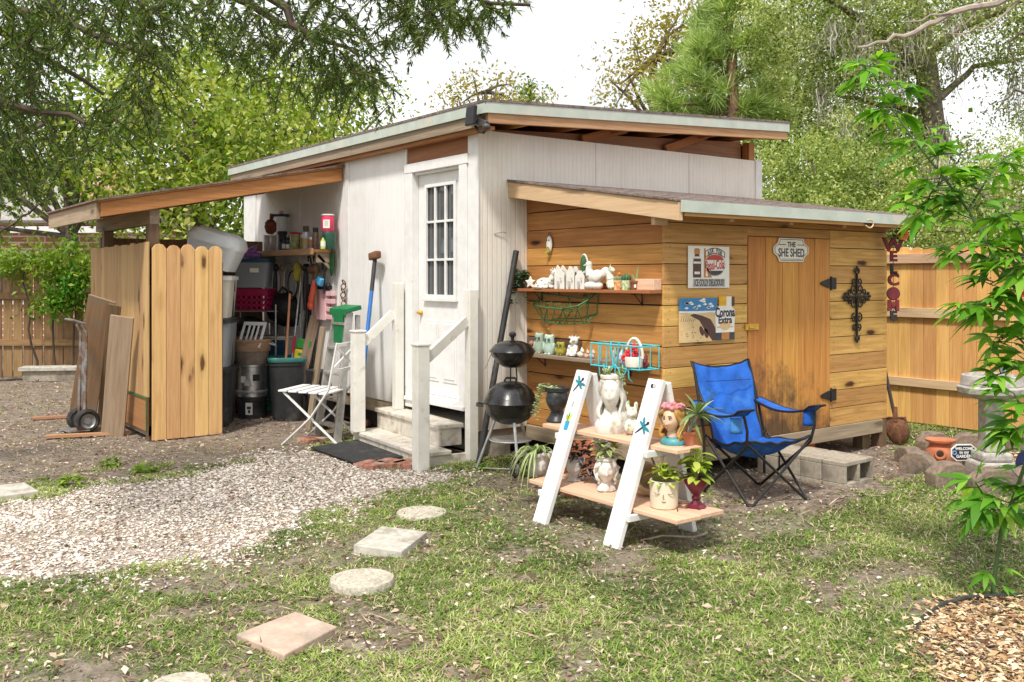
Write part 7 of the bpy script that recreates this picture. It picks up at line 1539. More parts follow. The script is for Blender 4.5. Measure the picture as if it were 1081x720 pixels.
part('scroll_mark',mb,pm('sky_scroll',(.25,.38,.6),.5),t)
c=gr(1041,499); t=thing('pinwheel','small multicoloured pinwheel on a thin stake before the bird bath','pinwheel',(c.x,c.y,0),FC(-5)); mb=MB(); mb.tube([(0,.01,-.05),(.01,.01,.13),(.03,.01,.25)],.004,6); part('stake',mb,M['iron'],t)
cols_=[M['orange'],M['red'],M['teal'],pm('pin_green',(.03,.3,.12)),M['tinyel'],M['tinblue'],pm('pin_teal',(.02,.3,.36)),M['orange']]
for k in range(8): a=2*pi*k/8+.3; mb=MB(); mb.leaf((.03,0,.25),(cos(a),-.15,sin(a)),.085,.042,(0,-1,0),.0,.5,0,3,'ovate'); part('vane',mb,cols_[k],t)
mb=MB(); mb.ell((.03,-.012,.25),(.014,.012,.014)); part('hub',mb,M['red'],t)
c=gr(1052,505); c=Vector((c.x+.02,c.y+.05,0)); t=thing('bird_bath','weathered concrete bird bath on a square pedestal with thick uneven bowl','bird bath',c,FC(0)); mb=MB(); mb.box((0,0,.06),(.32,.30,.14)); mb.box((0,0,.165),(.24,.22,.07)); part('base_block',mb,M['conc'],t,.02); mb=MB(); mb.box((0,0,.40),(.15,.14,.40)); part('pedestal',mb,M['conc'],t,.01); mb=MB()
mb.lathe([(.08,.60),(.20,.63),(.245,.66),(.25,.70),(.225,.715),(.228,.72),(.215,.79),(.20,.795),(.19,.76),(.0001,.74)],28,cap=False,fn=lambda q,a:Vector((q.x*(1+.03*sin(9*a)+.02*sin(23*a)),q.y*(1+.03*cos(7*a)),q.z))); part('bowl',mb,M['conc'],t)
mb=MB(); mb.ell((0,0,.045),(.026,.04,.03)); mb.ell((0,-.035,.075),(.022,.022,.022)); mb.tube([(0,.035,.05),(0,.075,.075)],[.016,.006],8); mb.tube([(0,-.055,.075),(0,-.072,.07)],[.006,.002],6)
for s in (-1,1): mb.ell((s*.03,.0,.085),(.012,.03,.022),rot=(0,R(s*35),0)); mb.tube([(s*.010,0,.03),(s*.012,0,.0)],.004,6)
setone(blob_mesh('bird_figurine',mb,pm('blue_grey_glaze',(.42,.52,.60),.4,0,.2,20)),'blue-grey bird figurine perched on the bird bath rim','figurine',c+Vector((-.02,-.10,.795)),FC(30),None)
c=gr(1079,512); t=thing('garden_plaque','dark navy garden plaque cut by the right edge beside the last edging stone','plaque',(c.x+.03,c.y,0),FC(0)); mb=MB(); mb.prism(oval(0,.14,.07,.12),.012,Matrix(((1,0,0,0),(0,0,-1,0),(0,1,0,0),(0,0,0,1)))); part('plate',mb,M['inkblue'],t,.003); mb=MB(); mb.tube([(0,.006,-.04),(0,.006,.06)],.005,6); part('stake',mb,M['iron'],t)
p=at(1083,305,6.0); t=thing('hummingbird_feeder','red and white hummingbird feeder hanging at the right edge','feeder',p,RZ); mb=MB(); mb.lathe([(.05,-.05),(.055,-.02),(.02,.0)],18); part('base_dish',mb,M['red'],t); mb=MB(); mb.lathe([(.03,.0),(.036,.03),(.03,.11),(.012,.13)],18); part('bottle',mb,M['pinkbox'],t); mb=MB(); mb.tube([(0,0,.13),(.0,0,.30)],.003,5); part('hanger_wire',mb,M['iron'],t); mb=MB(); mb.tube([(.36,.1,-p.z),(.36,.1,.25),(.33,.09,.38),(.22,.06,.44),(.08,.02,.40),(.0,0,.30)],.008,7); part('hook_pole',mb,M['iron'],t)
# yard stake: thin metal pole right
# ---------------------------------------------------------------- vectorised foliage
def unit(v): return v/np.maximum(np.linalg.norm(v,axis=-1,keepdims=True),1e-9)
def leafquads(C,D,Nn,L,Wd,fold=.18,mid=.45):
    D=unit(D); S=unit(np.cross(D,Nn)); Nn=np.cross(S,D); L=np.asarray(L)[:,None]; Wd=np.asarray(Wd)[:,None]
    V=np.stack([C,C+D*L*mid+S*Wd/2+Nn*Wd*fold,C+D*L,C+D*L*mid-S*Wd/2+Nn*Wd*fold],1).reshape(-1,3)
    k=len(C); F=np.arange(k*4).reshape(k,4); return V,F
def rdir(n,up=0.): v=nrg.normal(size=(n,3)); v[:,2]+=up; return unit(v)
LM={}
LM['yel']=leafmat('yellow_green_leaves',(.06,.14,.012),(.27,.38,.04),(.72,.72,.26),.5)
LM['mid']=leafmat('mid_green_leaves',(.04,.10,.012),(.15,.26,.025),(.40,.47,.08),.45)
LM['oak']=leafmat('oak_leaves',(.06,.105,.018),(.31,.40,.10),(.76,.77,.42),.45)
LM['pale']=leafmat('pale_bush_leaves',(.07,.135,.022),(.37,.48,.12),(.80,.82,.44),.48)
LM['aut']=leafmat('autumn_leaves',(.22,.22,.03),(.38,.33,.05),(.50,.40,.12),.4)
LM['pine']=leafmat('pine_needles',(.20,.34,.09),(.42,.56,.20),(.72,.80,.42),.5)
LM['near']=leafmat('fine_dark_leaves',(.03,.07,.015),(.13,.21,.04),(.36,.43,.09),.5)
LM['vine']=leafmat('vine_leaves',(.10,.20,.015),(.22,.36,.03),(.38,.47,.08),.4)
LM['sap']=leafmat('sapling_leaves',(.09,.28,.015),(.19,.45,.035),(.42,.65,.10),.48,.5)
LM['sapd']=leafmat('sapling_leaves_dark',(.04,.16,.012),(.10,.28,.025),(.22,.42,.05),.42,.5)
def crown(name,ells,nclump,per,sig,L,mat,parent,up=.25,droop=.2,limb_from=None,tm=None,limb_r=.05,nl=14,flat=.8,shell=.55):
    n=len(ells); vol=np.array([e[1][0]*e[1][1]*e[1][2] for e in ells])**(2/3.); cnt=np.maximum(1,(nclump*vol/vol.sum()).astype(int)); P=[]
    for (c,r),k in zip(ells,cnt):
        d=rdir(k); q=(shell+(1-shell)*nrg.random(k)**.5)[:,None]*nrg.uniform(.75,1.08,(k,1)); P.append(np.array(c)+d*q*np.array(r))
    P=np.concatenate(P); m=len(P); pn=np.maximum(4,nrg.poisson(per,m)); idx=np.repeat(np.arange(m),pn); k=len(idx)
    sg=sig*nrg.uniform(.6,1.3,m); C=P[idx]+nrg.normal(size=(k,3))*sg[idx][:,None]*np.array([1,1,flat])
    D=rdir(k); D[:,2]-=droop; V,F=leafquads(C,D,rdir(k,up),L*nrg.uniform(.6,1.3,k),L*.52*nrg.uniform(.7,1.2,k))
    tone=nrg.random(m)*.75; rn=np.clip(tone[idx]+nrg.normal(size=k)*.17+.12,0,1)
    fastmesh('foliage',V,F,mat,np.repeat(rn,4),parent)
    if limb_from is not None:
        mb=MB()
        for i in nrg.choice(m,min(nl,m),replace=False):
            a=Vector(limb_from[rng.randrange(len(limb_from))]); b=Vector(P[i]); md=a.lerp(b,.5)+Vector((rng.uniform(-.3,.3),rng.uniform(-.3,.3),rng.uniform(0,.4)))*((b-a).length*.3)
            mb.tube([a,a.lerp(md,.6),md,md.lerp(b,.6),b],[limb_r,limb_r*.8,limb_r*.6,limb_r*.4,limb_r*.15],6)
        part('limbs',mb,tm,parent)
    return P
def trunkmesh(pts,r,mat,parent,n=10,name='trunk'):
    mb=MB(); mb.tube(pts,r,n); return part(name,mb,mat,parent)
def E(px,py,Y,rx,ry=None,rz=None): p=at(px,py,Y); return ((p.x,p.y,p.z),(rx,ry or rx,rz or rx))
def ground_at(px,Y): p=at(px,HY,Y); return Vector((p.x,p.y,0))
def tree(label,px,Y,ells,nclump,per,sig,L,mat,top=None,r=.16,tm=None,nm='tree',grp=None,nl=16,**kw):
    b=ground_at(px,Y); t=thing(nm,label,'tree',b,0,grp)
    cz=np.mean([e[0] for e in ells],axis=0); topv=Vector(cz) if top is None else Vector(top)
    m1=b.lerp(topv,.5)+Vector((.15,.1,0)); tp=[Vector((0,0,-.1)),(b.lerp(m1,.5)-b),m1-b,topv-b]; trunkmesh(tp,[r,r*.85,r*.7,r*.35],tm or M['bark'],t)
    el=[(tuple(Vector(c)-b),q) for c,q in ells]
    crown(nm,el,nclump,per,sig,L,mat,t,limb_from=[tp[2],tp[3],tp[2].lerp(tp[3],.5)],tm=tm or M['bark'],limb_r=r*.4,nl=nl,**kw); return t
TG='trees standing beyond the yard'
tree('bright broadleaf tree with dense lit leaves just behind the storage shelter',190,15.5,[E(235,190,15,1.7,1.7,1.3),E(170,150,15.5,1.6,1.6,1.4),E(275,150,16,1.2,1.2,1.3),E(230,110,16.5,1.3,1.3,1.0),E(150,215,16,.8,1,.5)],200,75,.30,.125,LM['yel'],grp=TG,nl=26)
tree('mid green tree filling the upper left behind the near branches',60,17,[E(30,130,17,2.2,2.0,1.9),E(130,80,17,1.9,1.8,1.7),E(85,178,16.5,1.3,1.3,.55),E(-60,150,17,2.0,2.0,2.2),E(180,50,18,1.5,1.5,1.2)],150,62,.34,.13,LM['mid'],grp=TG,nl=26)
tree('yellowish airy tree showing above the middle of the shed roof',325,21,[E(310,140,21,1.9,1.9,1.6),E(350,110,21,1.3,1.3,1.1),E(385,115,21,.9,.9,.6),E(280,110,21,1.6,1.6,1.3),E(330,185,20,1.8,1.8,1.2)],160,52,.34,.125,LM['yel'],grp=TG,nl=24)
tree('small sparse tree top showing over the shed roof near the flood light',520,26,[E(505,100,26,.85,.8,.75),E(545,102,26,.75,.7,.55),E(475,108,26,.6,.5,.4),E(525,78,26,.45,.4,.35)],34,32,.26,.12,LM['aut'],grp=TG,nl=14)
tree('dark little evergreen top just right of the sparse tree',560,28,[E(562,108,28,.5,.5,.6),E(556,96,28,.3,.3,.4)],10,60,.22,.13,LM['mid'],grp=TG,nl=3)
tree('sparse autumn-tinted tree left of the pine above the roof',690,24,[E(700,65,24,1.2,1.2,1.1),E(665,100,24,.9,.9,.6),E(735,30,24,1.2,1.2,.9),E(690,30,24,.7,.7,.6),E(720,90,24,1.2,1.2,.8),E(640,55,24,.35,.35,.25)],96,40,.28,.125,LM['aut'],grp=TG,nl=30)
# backdrop bushes and mid trees on the right
tree('broad light green tree between the pine and the moss-hung oak',850,21,[E(845,60,21,1.8,1.7,1.6),E(805,15,21,1.5,1.5,1.2),E(880,110,20,1.6,1.5,1.3),E(830,130,20.5,1.5,1.4,1.1),E(765,120,22,1.2,1.2,.8)],330,85,.23,.082,LM['pale'],grp=TG,nl=26)
tree('dense dark-centred bush tree above the lean-to roof',880,13.2,[E(870,190,13.2,1.2,1.2,.75),E(920,215,13.2,1.1,1.0,.8),E(825,215,14,.9,.9,.7),E(900,235,12.8,1.2,1.0,.6)],330,95,.15,.056,LM['pale'],grp=TG,nl=20)
tree('pale yellow-green bush tree beyond the right fence',1060,14,[E(1050,215,14,1.2,1.2,.7),E(1110,190,14,1.3,1.3,.9),E(1000,240,13,1.0,1.0,.5),E(1070,260,12.5,1.1,1,.5)],170,80,.18,.062,LM['pale'],grp=TG,nl=20)
# moss-hung oak
ob=ground_at(985,15.5); ok=thing('oak_tree','big live oak with dark leaning trunk and grey hanging moss at right','tree',ob,0,TG)
tp=[at(985,HY,15.5)*1.0]; P0=[Vector((0,0,-.1))]+[at(a,b_,15.5)-ob for a,b_ in ((988,250),(985,190),(984,130),(978,70),(972,20),(960,-60))]
trunkmesh(P0,[.24,.22,.20,.19,.17,.14,.10],M['bark'],ok,12)
def limb(mb,pts,r0,r1): 
    P=[Vector(p_) for p_ in pts]; Q=[]
    for i in range(len(P)-1):
        for s in range(4): Q.append(P[i].lerp(P[i+1],s/4)+Vector((rng.uniform(-1,1),rng.uniform(-1,1),rng.uniform(-1,1)))*.03)
    Q.append(P[-1]); mb.tube(Q,[r0+(r1-r0)*i/(len(Q)-1) for i in range(len(Q))],7)
mb=MB(); A_=lambda a,b_,Y: at(a,b_,Y)-ob
limb(mb,[A_(980,90,15.5),A_(940,40,15),A_(880,0,14.5),A_(820,-30,14)],.09,.03); limb(mb,[A_(976,60,15.5),A_(1010,30,15.2),A_(1060,10,15),A_(1120,-20,15)],.09,.03); limb(mb,[A_(984,120,15.5),A_(930,110,16),A_(880,100,16.5)],.07,.02); limb(mb,[A_(984,110,15.5),A_(1030,70,16),A_(1090,60,16.5)],.07,.02); limb(mb,[A_(984,160,15.5),A_(950,150,15),A_(915,160,14.5)],.09,.02)
limb(mb,[A_(1120,70,14),A_(1080,35,14),A_(1065,45,14),A_(1075,70,14)],.03,.008); limb(mb,[A_(1120,110,14),A_(1070,95,14),A_(1050,120,14)],.03,.006)
part('limbs',mb,M['bark'],ok)
el=[E(920,40,15.5,1.9,1.8,1.3),E(860,20,15.5,1.6,1.6,1.2),E(1000,20,15.5,1.5,1.6,1.0),E(1060,20,15.5,1.2,1.2,.8),E(1075,110,15.5,.7,.9,.5),E(1040,155,15.5,.55,.6,.35),E(910,110,15,1.2,1.2,.9),E(1090,60,15.5,.8,.8,.6),E(955,165,15.8,.9,.9,.9),E(1060,185,16,.6,.7,.4),E(940,20,14.5,1.2,.7,.6)]
OP=crown('oak',[(tuple(Vector(c)-ob),q) for c,q in el],430,95,.20,.064,LM['oak'],ok,shell=.3)
# hanging moss: bundles of thin ribbons below the oak's clumps
def moss(base,pts,parent,per=44,L=(.25,1.0)):
    C=np.repeat(np.array(pts),per,axis=0)+nrg.normal(size=(len(pts)*per,3))*np.array([.09,.09,.10]); k=len(C)
    l=nrg.uniform(*L,k)*np.repeat(nrg.uniform(.4,1.1,len(pts)),per); seg=5; a=nrg.uniform(0,2*pi,k); S=np.stack([np.cos(a),np.sin(a),0*a],1); w=nrg.uniform(.010,.030,k)
    V=[]
    off=np.zeros((k,3))
    for s in range(seg+1):
        t=s/seg; off=off+nrg.normal(size=(k,3))*np.array([.035,.035,0])*(s>0); c=C+off; c[:,2]=C[:,2]-l*t; ww=(w*(1-.75*t))[:,None]; V+= [c-S*ww/2,c+S*ww/2]
    V=np.stack(V,1); n2=2*(seg+1); V=V.reshape(-1,3); q=np.array([[2*s,2*s+1,2*s+3,2*s+2] for s in range(seg)]); F=(np.arange(k)[:,None,None]*n2+q[None]).reshape(-1,4)
    rn=np.repeat(nrg.random(k),n2); fastmesh('hanging_moss',V,F,M['moss'],rn,parent)
sel=nrg.choice(len(OP),8,replace=False); mp_=[OP[i] for i in sel]
for px,py in ((930,185),(938,195),(945,180),(955,205),(925,200),(915,190),(985,175),(980,150),(990,190),(978,200),(992,160),(900,150),(890,160),(870,120),(905,60),(880,50),(860,70),(940,70),(950,90),(925,90),(985,215),(975,225),(940,215)):
    mp_.append(np.array(at(px,py-25,15.0+rng.uniform(-.6,.6))-ob))
moss(ob,mp_,ok)
# dark-leaved clumps added so the gaps behind the oak read as shade
el2=[E(945,195,16.2,1.2,.8,1.0),E(905,160,16.4,1.0,.8,.8),E(985,215,16.2,1.0,.8,.6),E(860,200,15.8,1.2,.8,.7)]
ub=ground_at(935,16.2); ut=thing('shade_fill_clumps','dark leaf clumps added to give the shaded gaps behind moss and lean-to roof','tree',ub,0,TG); trunkmesh([Vector((0,0,-.1)),Vector((.1,0,1.5)),Vector((.0,.1,3.2))],[.12,.1,.05],M['bark'],ut)
crown('u',[(tuple(Vector(c)-ub),q) for c,q in el2],150,85,.24,.075,LM['near'],ut,shell=.2)
# pine
pb=ground_at(776,17.5); pn=thing('pine_tree','young long-needled pine rising behind the right end of the shed roof','tree',pb,0,TG)
B_=lambda a,b_,Y=17.5: at(a,b_,Y)-pb
trunkmesh([Vector((0,0,-.1)),B_(776,200),B_(774,120),B_(773,60),B_(768,10),B_(764,-50)],[.14,.13,.11,.09,.07,.04],M['barkr'],pn)
mb=MB(); tips=[]
brs=[((773,95),(757,65),(740,45),(735,25)),((757,65),(748,60),(742,52)),((774,110),(745,95),(715,85)),((774,125),(730,110),(690,95)),((773,60),(765,30),(768,5)),((774,60),(790,45),(805,30)),((774,85),(800,70),(815,58)),((775,110),(805,100),(825,92)),((757,65),(755,40),(756,15)),((774,130),(760,115),(735,118)),((775,120),(790,118),(800,112)),((774,140),(720,125),(700,120)),((774,140),(810,130),(830,125)),((745,95),(735,80),(722,65)),((730,110),(712,112),(700,104)),((768,10),(780,0),(792,-10)),((766,0),(750,-10),(742,-20)),((774,100),(752,88),(733,72))]
for br in brs:
    Yb_=17.5+rng.uniform(-1.2,1.0); P=[B_(a,b_,17.5 if i==0 else 17.5+(Yb_-17.5)*i/(len(br)-1)) for i,(a,b_) in enumerate(br)]; limb(mb,P,.035,.012)
    for i in range(1,len(P)): 
        for s in (.35,.7,1.0): tips.append((P[i-1].lerp(P[i],s),(P[i]-P[i-1]).normalized()))
part('limbs',mb,M['barkr'],pn)
C=[];D=[]
for c_,d_ in tips:
    for r_ in range(3):
        k=48; q=np.array(c_)+nrg.normal(size=3)*.10; dd=np.array(d_)+nrg.normal(size=3)*.5+np.array([0,0,.35]); C.append(np.repeat(q[None],k,0)+nrg.normal(size=(k,3))*.03); D.append(unit(unit(dd)*.9+nrg.normal(size=(k,3))*.55))
C=np.concatenate(C); D=np.concatenate(D); k=len(C); V,F=leafquads(C,D,rdir(k),nrg.uniform(.25,.45,k),nrg.uniform(.012,.024,k),0,.5); fastmesh('foliage',V,F,LM['pine'],np.repeat(np.clip(nrg.random(k),0,1),4),pn)
# far wood closing the horizon beyond the fences
C=[]
for i in range(620):
    a=nrg.uniform(-1.2,1.2); d_=nrg.uniform(32,46); lat=math.tan(a*.72)*d_; p=CAM+FW*d_+RT*lat; hgt=nrg.uniform(1.5,5.2)+(1.5 if lat>4 else 0); C.append((p.x,p.y,hgt*nrg.random()**.6))
C=np.array(C); per=60; Q=np.repeat(C,per,0)+nrg.normal(size=(len(C)*per,3))*np.array([.9,.9,.7]); Q[:,2]=np.abs(Q[:,2]); k=len(Q)
V,F=leafquads(Q,rdir(k),rdir(k,.3),nrg.uniform(.2,.4,k),nrg.uniform(.12,.22,k)); o=fastmesh('far_wood',V,F,LM['mid'],np.repeat(nrg.random(k),4)); tag(o,'far green wood closing the view behind the fences',None,None,'stuff')
# vine over the old fence
vb=ground_at(55,14.4); vt=thing('fence_vine','leafy light green vine spilling over the old brown fence','vine',vb)
el=[E(35,276,14.4,.5,.25,.16),E(75,268,14.4,.42,.25,.18),E(12,280,14.4,.35,.25,.14),E(95,282,14.3,.25,.25,.3),E(60,290,14.3,.5,.2,.16),E(50,320,14.3,.45,.15,.10),E(75,312,14.3,.3,.15,.2)]
crown('vine',[(tuple(Vector(c)-vb),q) for c,q in el],62,46,.13,.085,LM['vine'],vt,shell=.2)
mb=MB()
for px0,px1 in ((58,50),(40,20),(75,85)): limb(mb,[ground_at(px0,14.35)-vb,at((px0+px1)/2,330,14.32)-vb,at(px1,265,14.35)-vb],.02,.008)
limb(mb,[at(-5,250,14.2)-vb,at(25,228,14.2)-vb,at(42,215,14.1)-vb,at(48,190,14.1)-vb],.02,.01); part('stem',mb,M['twigd'],vt)
el=[E(60,322,14.2,.45,.12,.1),E(75,300,14.2,.2,.12,.25)]; crown('v',[(tuple(Vector(c)-vb),q) for c,q in el],26,30,.10,.09,LM['sapd'],vt,shell=.1)

# ---------------------------------------------------------------- near overhanging tree, upper left
nb=ground_at(-330,6.2); nt_=thing('overhanging_tree','near dark fine-leaved tree whose drooping boughs hang in from the upper left','tree',nb)
Cc=lambda a,b_,Y: at(a,b_,Y)-nb
trunkmesh([Vector((0,0,-.1)),Cc(-335,200,6.2),Cc(-320,0,6.2),Cc(-280,-160,6.2)],[.26,.22,.18,.13],M['bark'],nt_,12)
mb=MB()
boughs=[[(-300,-40,6.2),(-120,-30,6.0),(60,20,5.8),(160,60,5.6)],[(-290,-120,6.2),(0,-120,6.0),(200,-60,5.8),(400,-15,5.6),(560,5,5.5)],[(-310,20,6.2),(-150,60,5.4),(0,110,5.0),(90,130,4.9)],[(0,-120,6.0),(150,-40,6.3),(300,20,6.5),(380,60,6.5)],[(-120,-30,6.0),(20,40,6.4),(110,100,6.6)],[(200,-60,5.8),(290,0,5.3),(330,50,5.2)]]
for bb in boughs: limb(mb,[Cc(*q) for q in bb],.05,.010)
twg=[]
def area(poly,n,Y0,Y1,l0,l1,dens=1):
    out=[]; xs=[p_[0] for p_ in poly]; ys=[p_[1] for p_ in poly]
    while len(out)<n:
        x=rng.uniform(min(xs),max(xs)); y=rng.uniform(min(ys),max(ys))
        if inpoly(np.array([x]),np.array([y]),poly)[0] and vnoise([x],[y],.022,5)[0]>rng.uniform(.12,.62): out.append((x,y,rng.uniform(Y0,Y1),rng.uniform(l0,l1)))
    return out
tw=area([(-60,-40),(160,-40),(175,60),(165,110),(110,150),(40,190),(-60,200)],560,4.7,6.6,.16,.36)+area([(90,-60),(400,-60),(400,40),(370,85),(300,90),(240,60),(170,30)],330,5.0,6.6,.15,.34)+area([(380,-50),(545,-50),(540,5),(500,22),(440,38),(390,50)],175,5.1,6.2,.13,.27)+area([(330,60),(395,50),(400,95),(360,105)],36,5.2,6.2,.14,.28)+area([(-60,150),(60,140),(30,205),(-60,215)],90,5,6.4,.14,.28)
C=[];D=[];Nl=[]
for (x,y,Yt,l) in tw:
    p=np.array(Cc(x,y,Yt)); a=rng.uniform(0,2*pi); d=np.array([cos(a)*.75,sin(a)*.75,rng.uniform(-.9,.05)]); d/=np.linalg.norm(d); q=p.copy(); nn=9; pts=[q.copy()]
    for s in range(nn):
        d=d+np.array([0,0,-.10]); d/=np.linalg.norm(d); q=q+d*l/nn; pts.append(q.copy())
        for r_ in range(6):
            lat=rdir(1)[0]; C.append(q-d*l/nn*nrg.random()); D.append(unit(d*.75+lat*.75)); 
    mb.tube([Vector(p_) for p_ in pts[::3]],[.005,.004,.003,.002][:len(pts[::3])],4)
part('limbs',mb,M['twigd'],nt_)
C=np.array(C);D=np.array(D);k=len(C); D[:,2]-=.1; V,F=leafquads(C,D,rdir(k,.4),nrg.uniform(.026,.060,k),nrg.uniform(.006,.011,k),.1,.4)
fastmesh('foliage',V,F,LM['near'],np.repeat(np.clip(nrg.normal(size=k)*.25+.4,0,1),4),nt_)
# bare pale branch crossing at the top right
lb=ground_at(1300,8.5); bt_=thing('leafless_tree','pale bare bough reaching in from beyond the upper right corner','tree',lb); mb=MB(); H_=lambda a,b_,Y=8.5: at(a,b_,Y)-lb
limb(mb,[Vector((0,0,-.1)),H_(1290,100),H_(1270,-60)],.16,.10); part('trunk',mb,M['twig'],bt_); mb=MB()
limb(mb,[H_(1280,-20),H_(1160,-40),H_(1050,2),H_(985,22),H_(945,40),H_(905,50)],.05,.010); limb(mb,[H_(1050,2),H_(1010,10),H_(975,22),H_(950,22)],.014,.005); limb(mb,[H_(1030,8),H_(1018,25),H_(1005,35)],.012,.004); limb(mb,[H_(1160,-40),H_(1080,0),H_(1040,30),H_(1000,35)],.016,.005); part('limbs',mb,M['twig'],bt_)

# ---------------------------------------------------------------- sapling in the right foreground
sb=gr(1048,628); sp=thing('sapling','tall young sapling with bright palmate leaves leaning in at the right foreground','sapling',sb); Sx=lambda a,b_,Y: at(a,b_,Y)-sb
Yd=depth(sb)
st_pts=[(1048,628,Yd),(1051,600,Yd),(1057,560,Yd-.02),(1072,520,Yd-.05),(1096,450,Yd-.1),(1100,380,Yd-.12),(1076,312,Yd-.1),(1047,265,Yd-.05),(1022,222,Yd),(997,188,Yd+.03),(970,155,Yd+.06),(942,115,Yd+.1),(917,70,Yd+.12)]
mb=MB(); mb.tube([Sx(*q) for q in st_pts],[.011,.0105,.010,.010,.0095,.009,.0085,.008,.007,.006,.005,.004,.003],8)
sapL=MB()
def palm(base,d,L_,m,nlob=5,hang=.35):
    d=Vector(d).normalized(); up=Vector((0,0,1)); sd=d.cross(up); sd=sd.normalized() if sd.length>.05 else Vector((1,0,0)); nrm=sd.cross(d)
    nrm=(nrm+Vector((rng.uniform(-.5,.5),rng.uniform(-.5,.5),rng.uniform(0,.4)))).normalized(); sd=d.cross(nrm).normalized()
    for i in range(nlob):
        f=(i-(nlob-1)/2)/((nlob-1)/2); a=f*R(78); l=L_*(1-.38*abs(f)); dd=d*cos(a)+sd*sin(a)
        sapL.leaf(base,dd,l,l*.28,nrm,hang*rng.uniform(.5,1.3),.12,m,6,'lance',rng.random())
def node(q,n=1,L_=.15,pet=.09,m=None,dirs=None):
    p=Sx(*q)
    for i in range(n):
        a=rng.uniform(0,2*pi); d=(RT*cos(a)+FW*sin(a)*.6+Vector((0,0,rng.uniform(-.35,.55)))).normalized() if dirs is None else (RT*dirs[0]+Vector((0,0,1))*dirs[1]+FW*rng.uniform(-.4,.1)).normalized()
        e=p+d*pet; mb.tube([p,e],[.003,.002],5); palm(e,d+Vector((0,0,-.15)),L_*rng.uniform(.8,1.15),rng.choice([0,0,1]) if m is None else m)
def lerp3(a,b_,t): return tuple(a[i]+(b_[i]-a[i])*t for i in range(3))
for i in range(6,12):
    for t in (.02,.27,.52,.78): node(lerp3(st_pts[i],st_pts[i+1],t),2,.185-.006*(i-6),.10)
node(st_pts[12],8,.14,.06,0); node(st_pts[11],4,.15,.08,0); node(st_pts[10],3,.15,.09,0)
for i in range(2,6):
    for t in (.2,.6): node(lerp3(st_pts[i],st_pts[i+1],t),1,.14,.08)
for L_ in ([(1100,340,4.5),(1060,328,4.45),(1045,318,4.4),(1025,325,4.4)],[(1096,300,4.6),(1065,262,4.65),(1038,258,4.7),(1012,268,4.7)],[(1100,380,4.55),(1075,388,4.5),(1052,396,4.45)],[(1100,430,4.5),(1085,455,4.45),(1062,462,4.4)],[(1060,560,Yd),(1045,532,4.6),(1030,510,4.55)],[(997,188,Yd),(982,205,4.65),(975,225,4.65)],[(1022,222,Yd),(1048,180,4.7),(1062,165,4.7)],[(1100,300,4.3),(1075,240,4.3),(1062,225,4.3)],[(1105,480,4.4),(1085,440,4.35),(1070,415,4.35)],[(1100,380,4.5),(1070,352,4.6),(1050,362,4.6)],[(1105,520,4.5),(1080,520,4.5),(1065,535,4.5)],[(1096,250,4.5),(1068,288,4.4),(1045,300,4.4)]):
    mb.tube([Sx(*q) for q in L_],[.006]+[.0045]*(len(L_)-2)+[.003],6)
    for i in range(len(L_)-1):
        for t in (.2,.5,.8): node(lerp3(L_[i],L_[i+1],t),2,.165,.08)
    node(L_[-1],2,.16,.04)
for q,d_,l in (((1050,602,Yd),(-1,-.25),.12),((1052,598,Yd),(1,-.1),.14),((1049,622,Yd),(-1,.05),.11),((1050,618,Yd),(1,-.1),.12),((1058,556,Yd),(-.8,.4),.13),((1060,548,Yd),(.6,.5),.13),((1030,505,4.55),(.3,1),.13),((1030,508,4.55),(-.2,-1),.10)): node(q,1,l,.04,0,d_)
part('stem',mb,M['stem'],sp); part('foliage',sapL,[LM['sap'],LM['sapd']],sp)
mb=MB(); mb.tube([(.0,.0,.0),Sx(1053,585,Yd)],.012,8); part('stake_tie',mb,M['blackpl'],sp) if False else None

# ---------------------------------------------------------------- lawn, litter, gravel, mulch
def gput(x,y,h): return np.stack([x,y,gz(x,y)+h],1)
# grass tufts
x,y,D_=in_view(190000,3.45,13.5,60,1.15); w=grassw(x,y); k=(nrg.random(len(x))<w*.85)&cull(x,y); x=x[k];y=y[k];w=w[k]; D_=D_[k]
per=6; n=len(x)*per; cx_=np.repeat(x,per)+nrg.normal(size=n)*.012; cy_=np.repeat(y,per)+nrg.normal(size=n)*.012; a=nrg.uniform(0,2*pi,n); el=nrg.uniform(.05,.85,n)
L_=nrg.uniform(.022,.060,n)*np.repeat(.65+.55*w,per); Wb=nrg.uniform(.0035,.0068,n)*np.repeat(np.clip(D_/5.5,.9,1.7),per)
d1=np.stack([np.cos(a)*np.cos(el),np.sin(a)*np.cos(el),np.sin(el)],1); d2=d1.copy(); d2[:,2]-=nrg.uniform(.2,.9,n); d2=unit(d2); S=np.stack([-np.sin(a),np.cos(a),0*a],1)
B=gput(cx_,cy_,-.004); m1=B+d1*(L_*.55)[:,None]; tpv=m1+d2*(L_*.5)[:,None]; hw=(Wb/2)[:,None]
V=np.stack([B-S*hw*.8,B+S*hw*.8,m1+S*hw,m1-S*hw,tpv],1).reshape(-1,3); i5=np.arange(n)*5
F=np.concatenate([np.stack([i5,i5+1,i5+2,i5+3],1),np.stack([i5+3,i5+2,i5+4,i5+4],1)])
Fq=np.stack([i5,i5+1,i5+2,i5+3],1)
tone=np.repeat(np.clip(fbm(x,y,1.7,77,3)*.9+nrg.normal(size=len(x))*.12-.05,0,1),per); dead=nrg.random(n)<.20
rn=np.clip(tone+nrg.normal(size=n)*.12,0,.88); rn[dead]=nrg.uniform(.92,1,dead.sum())
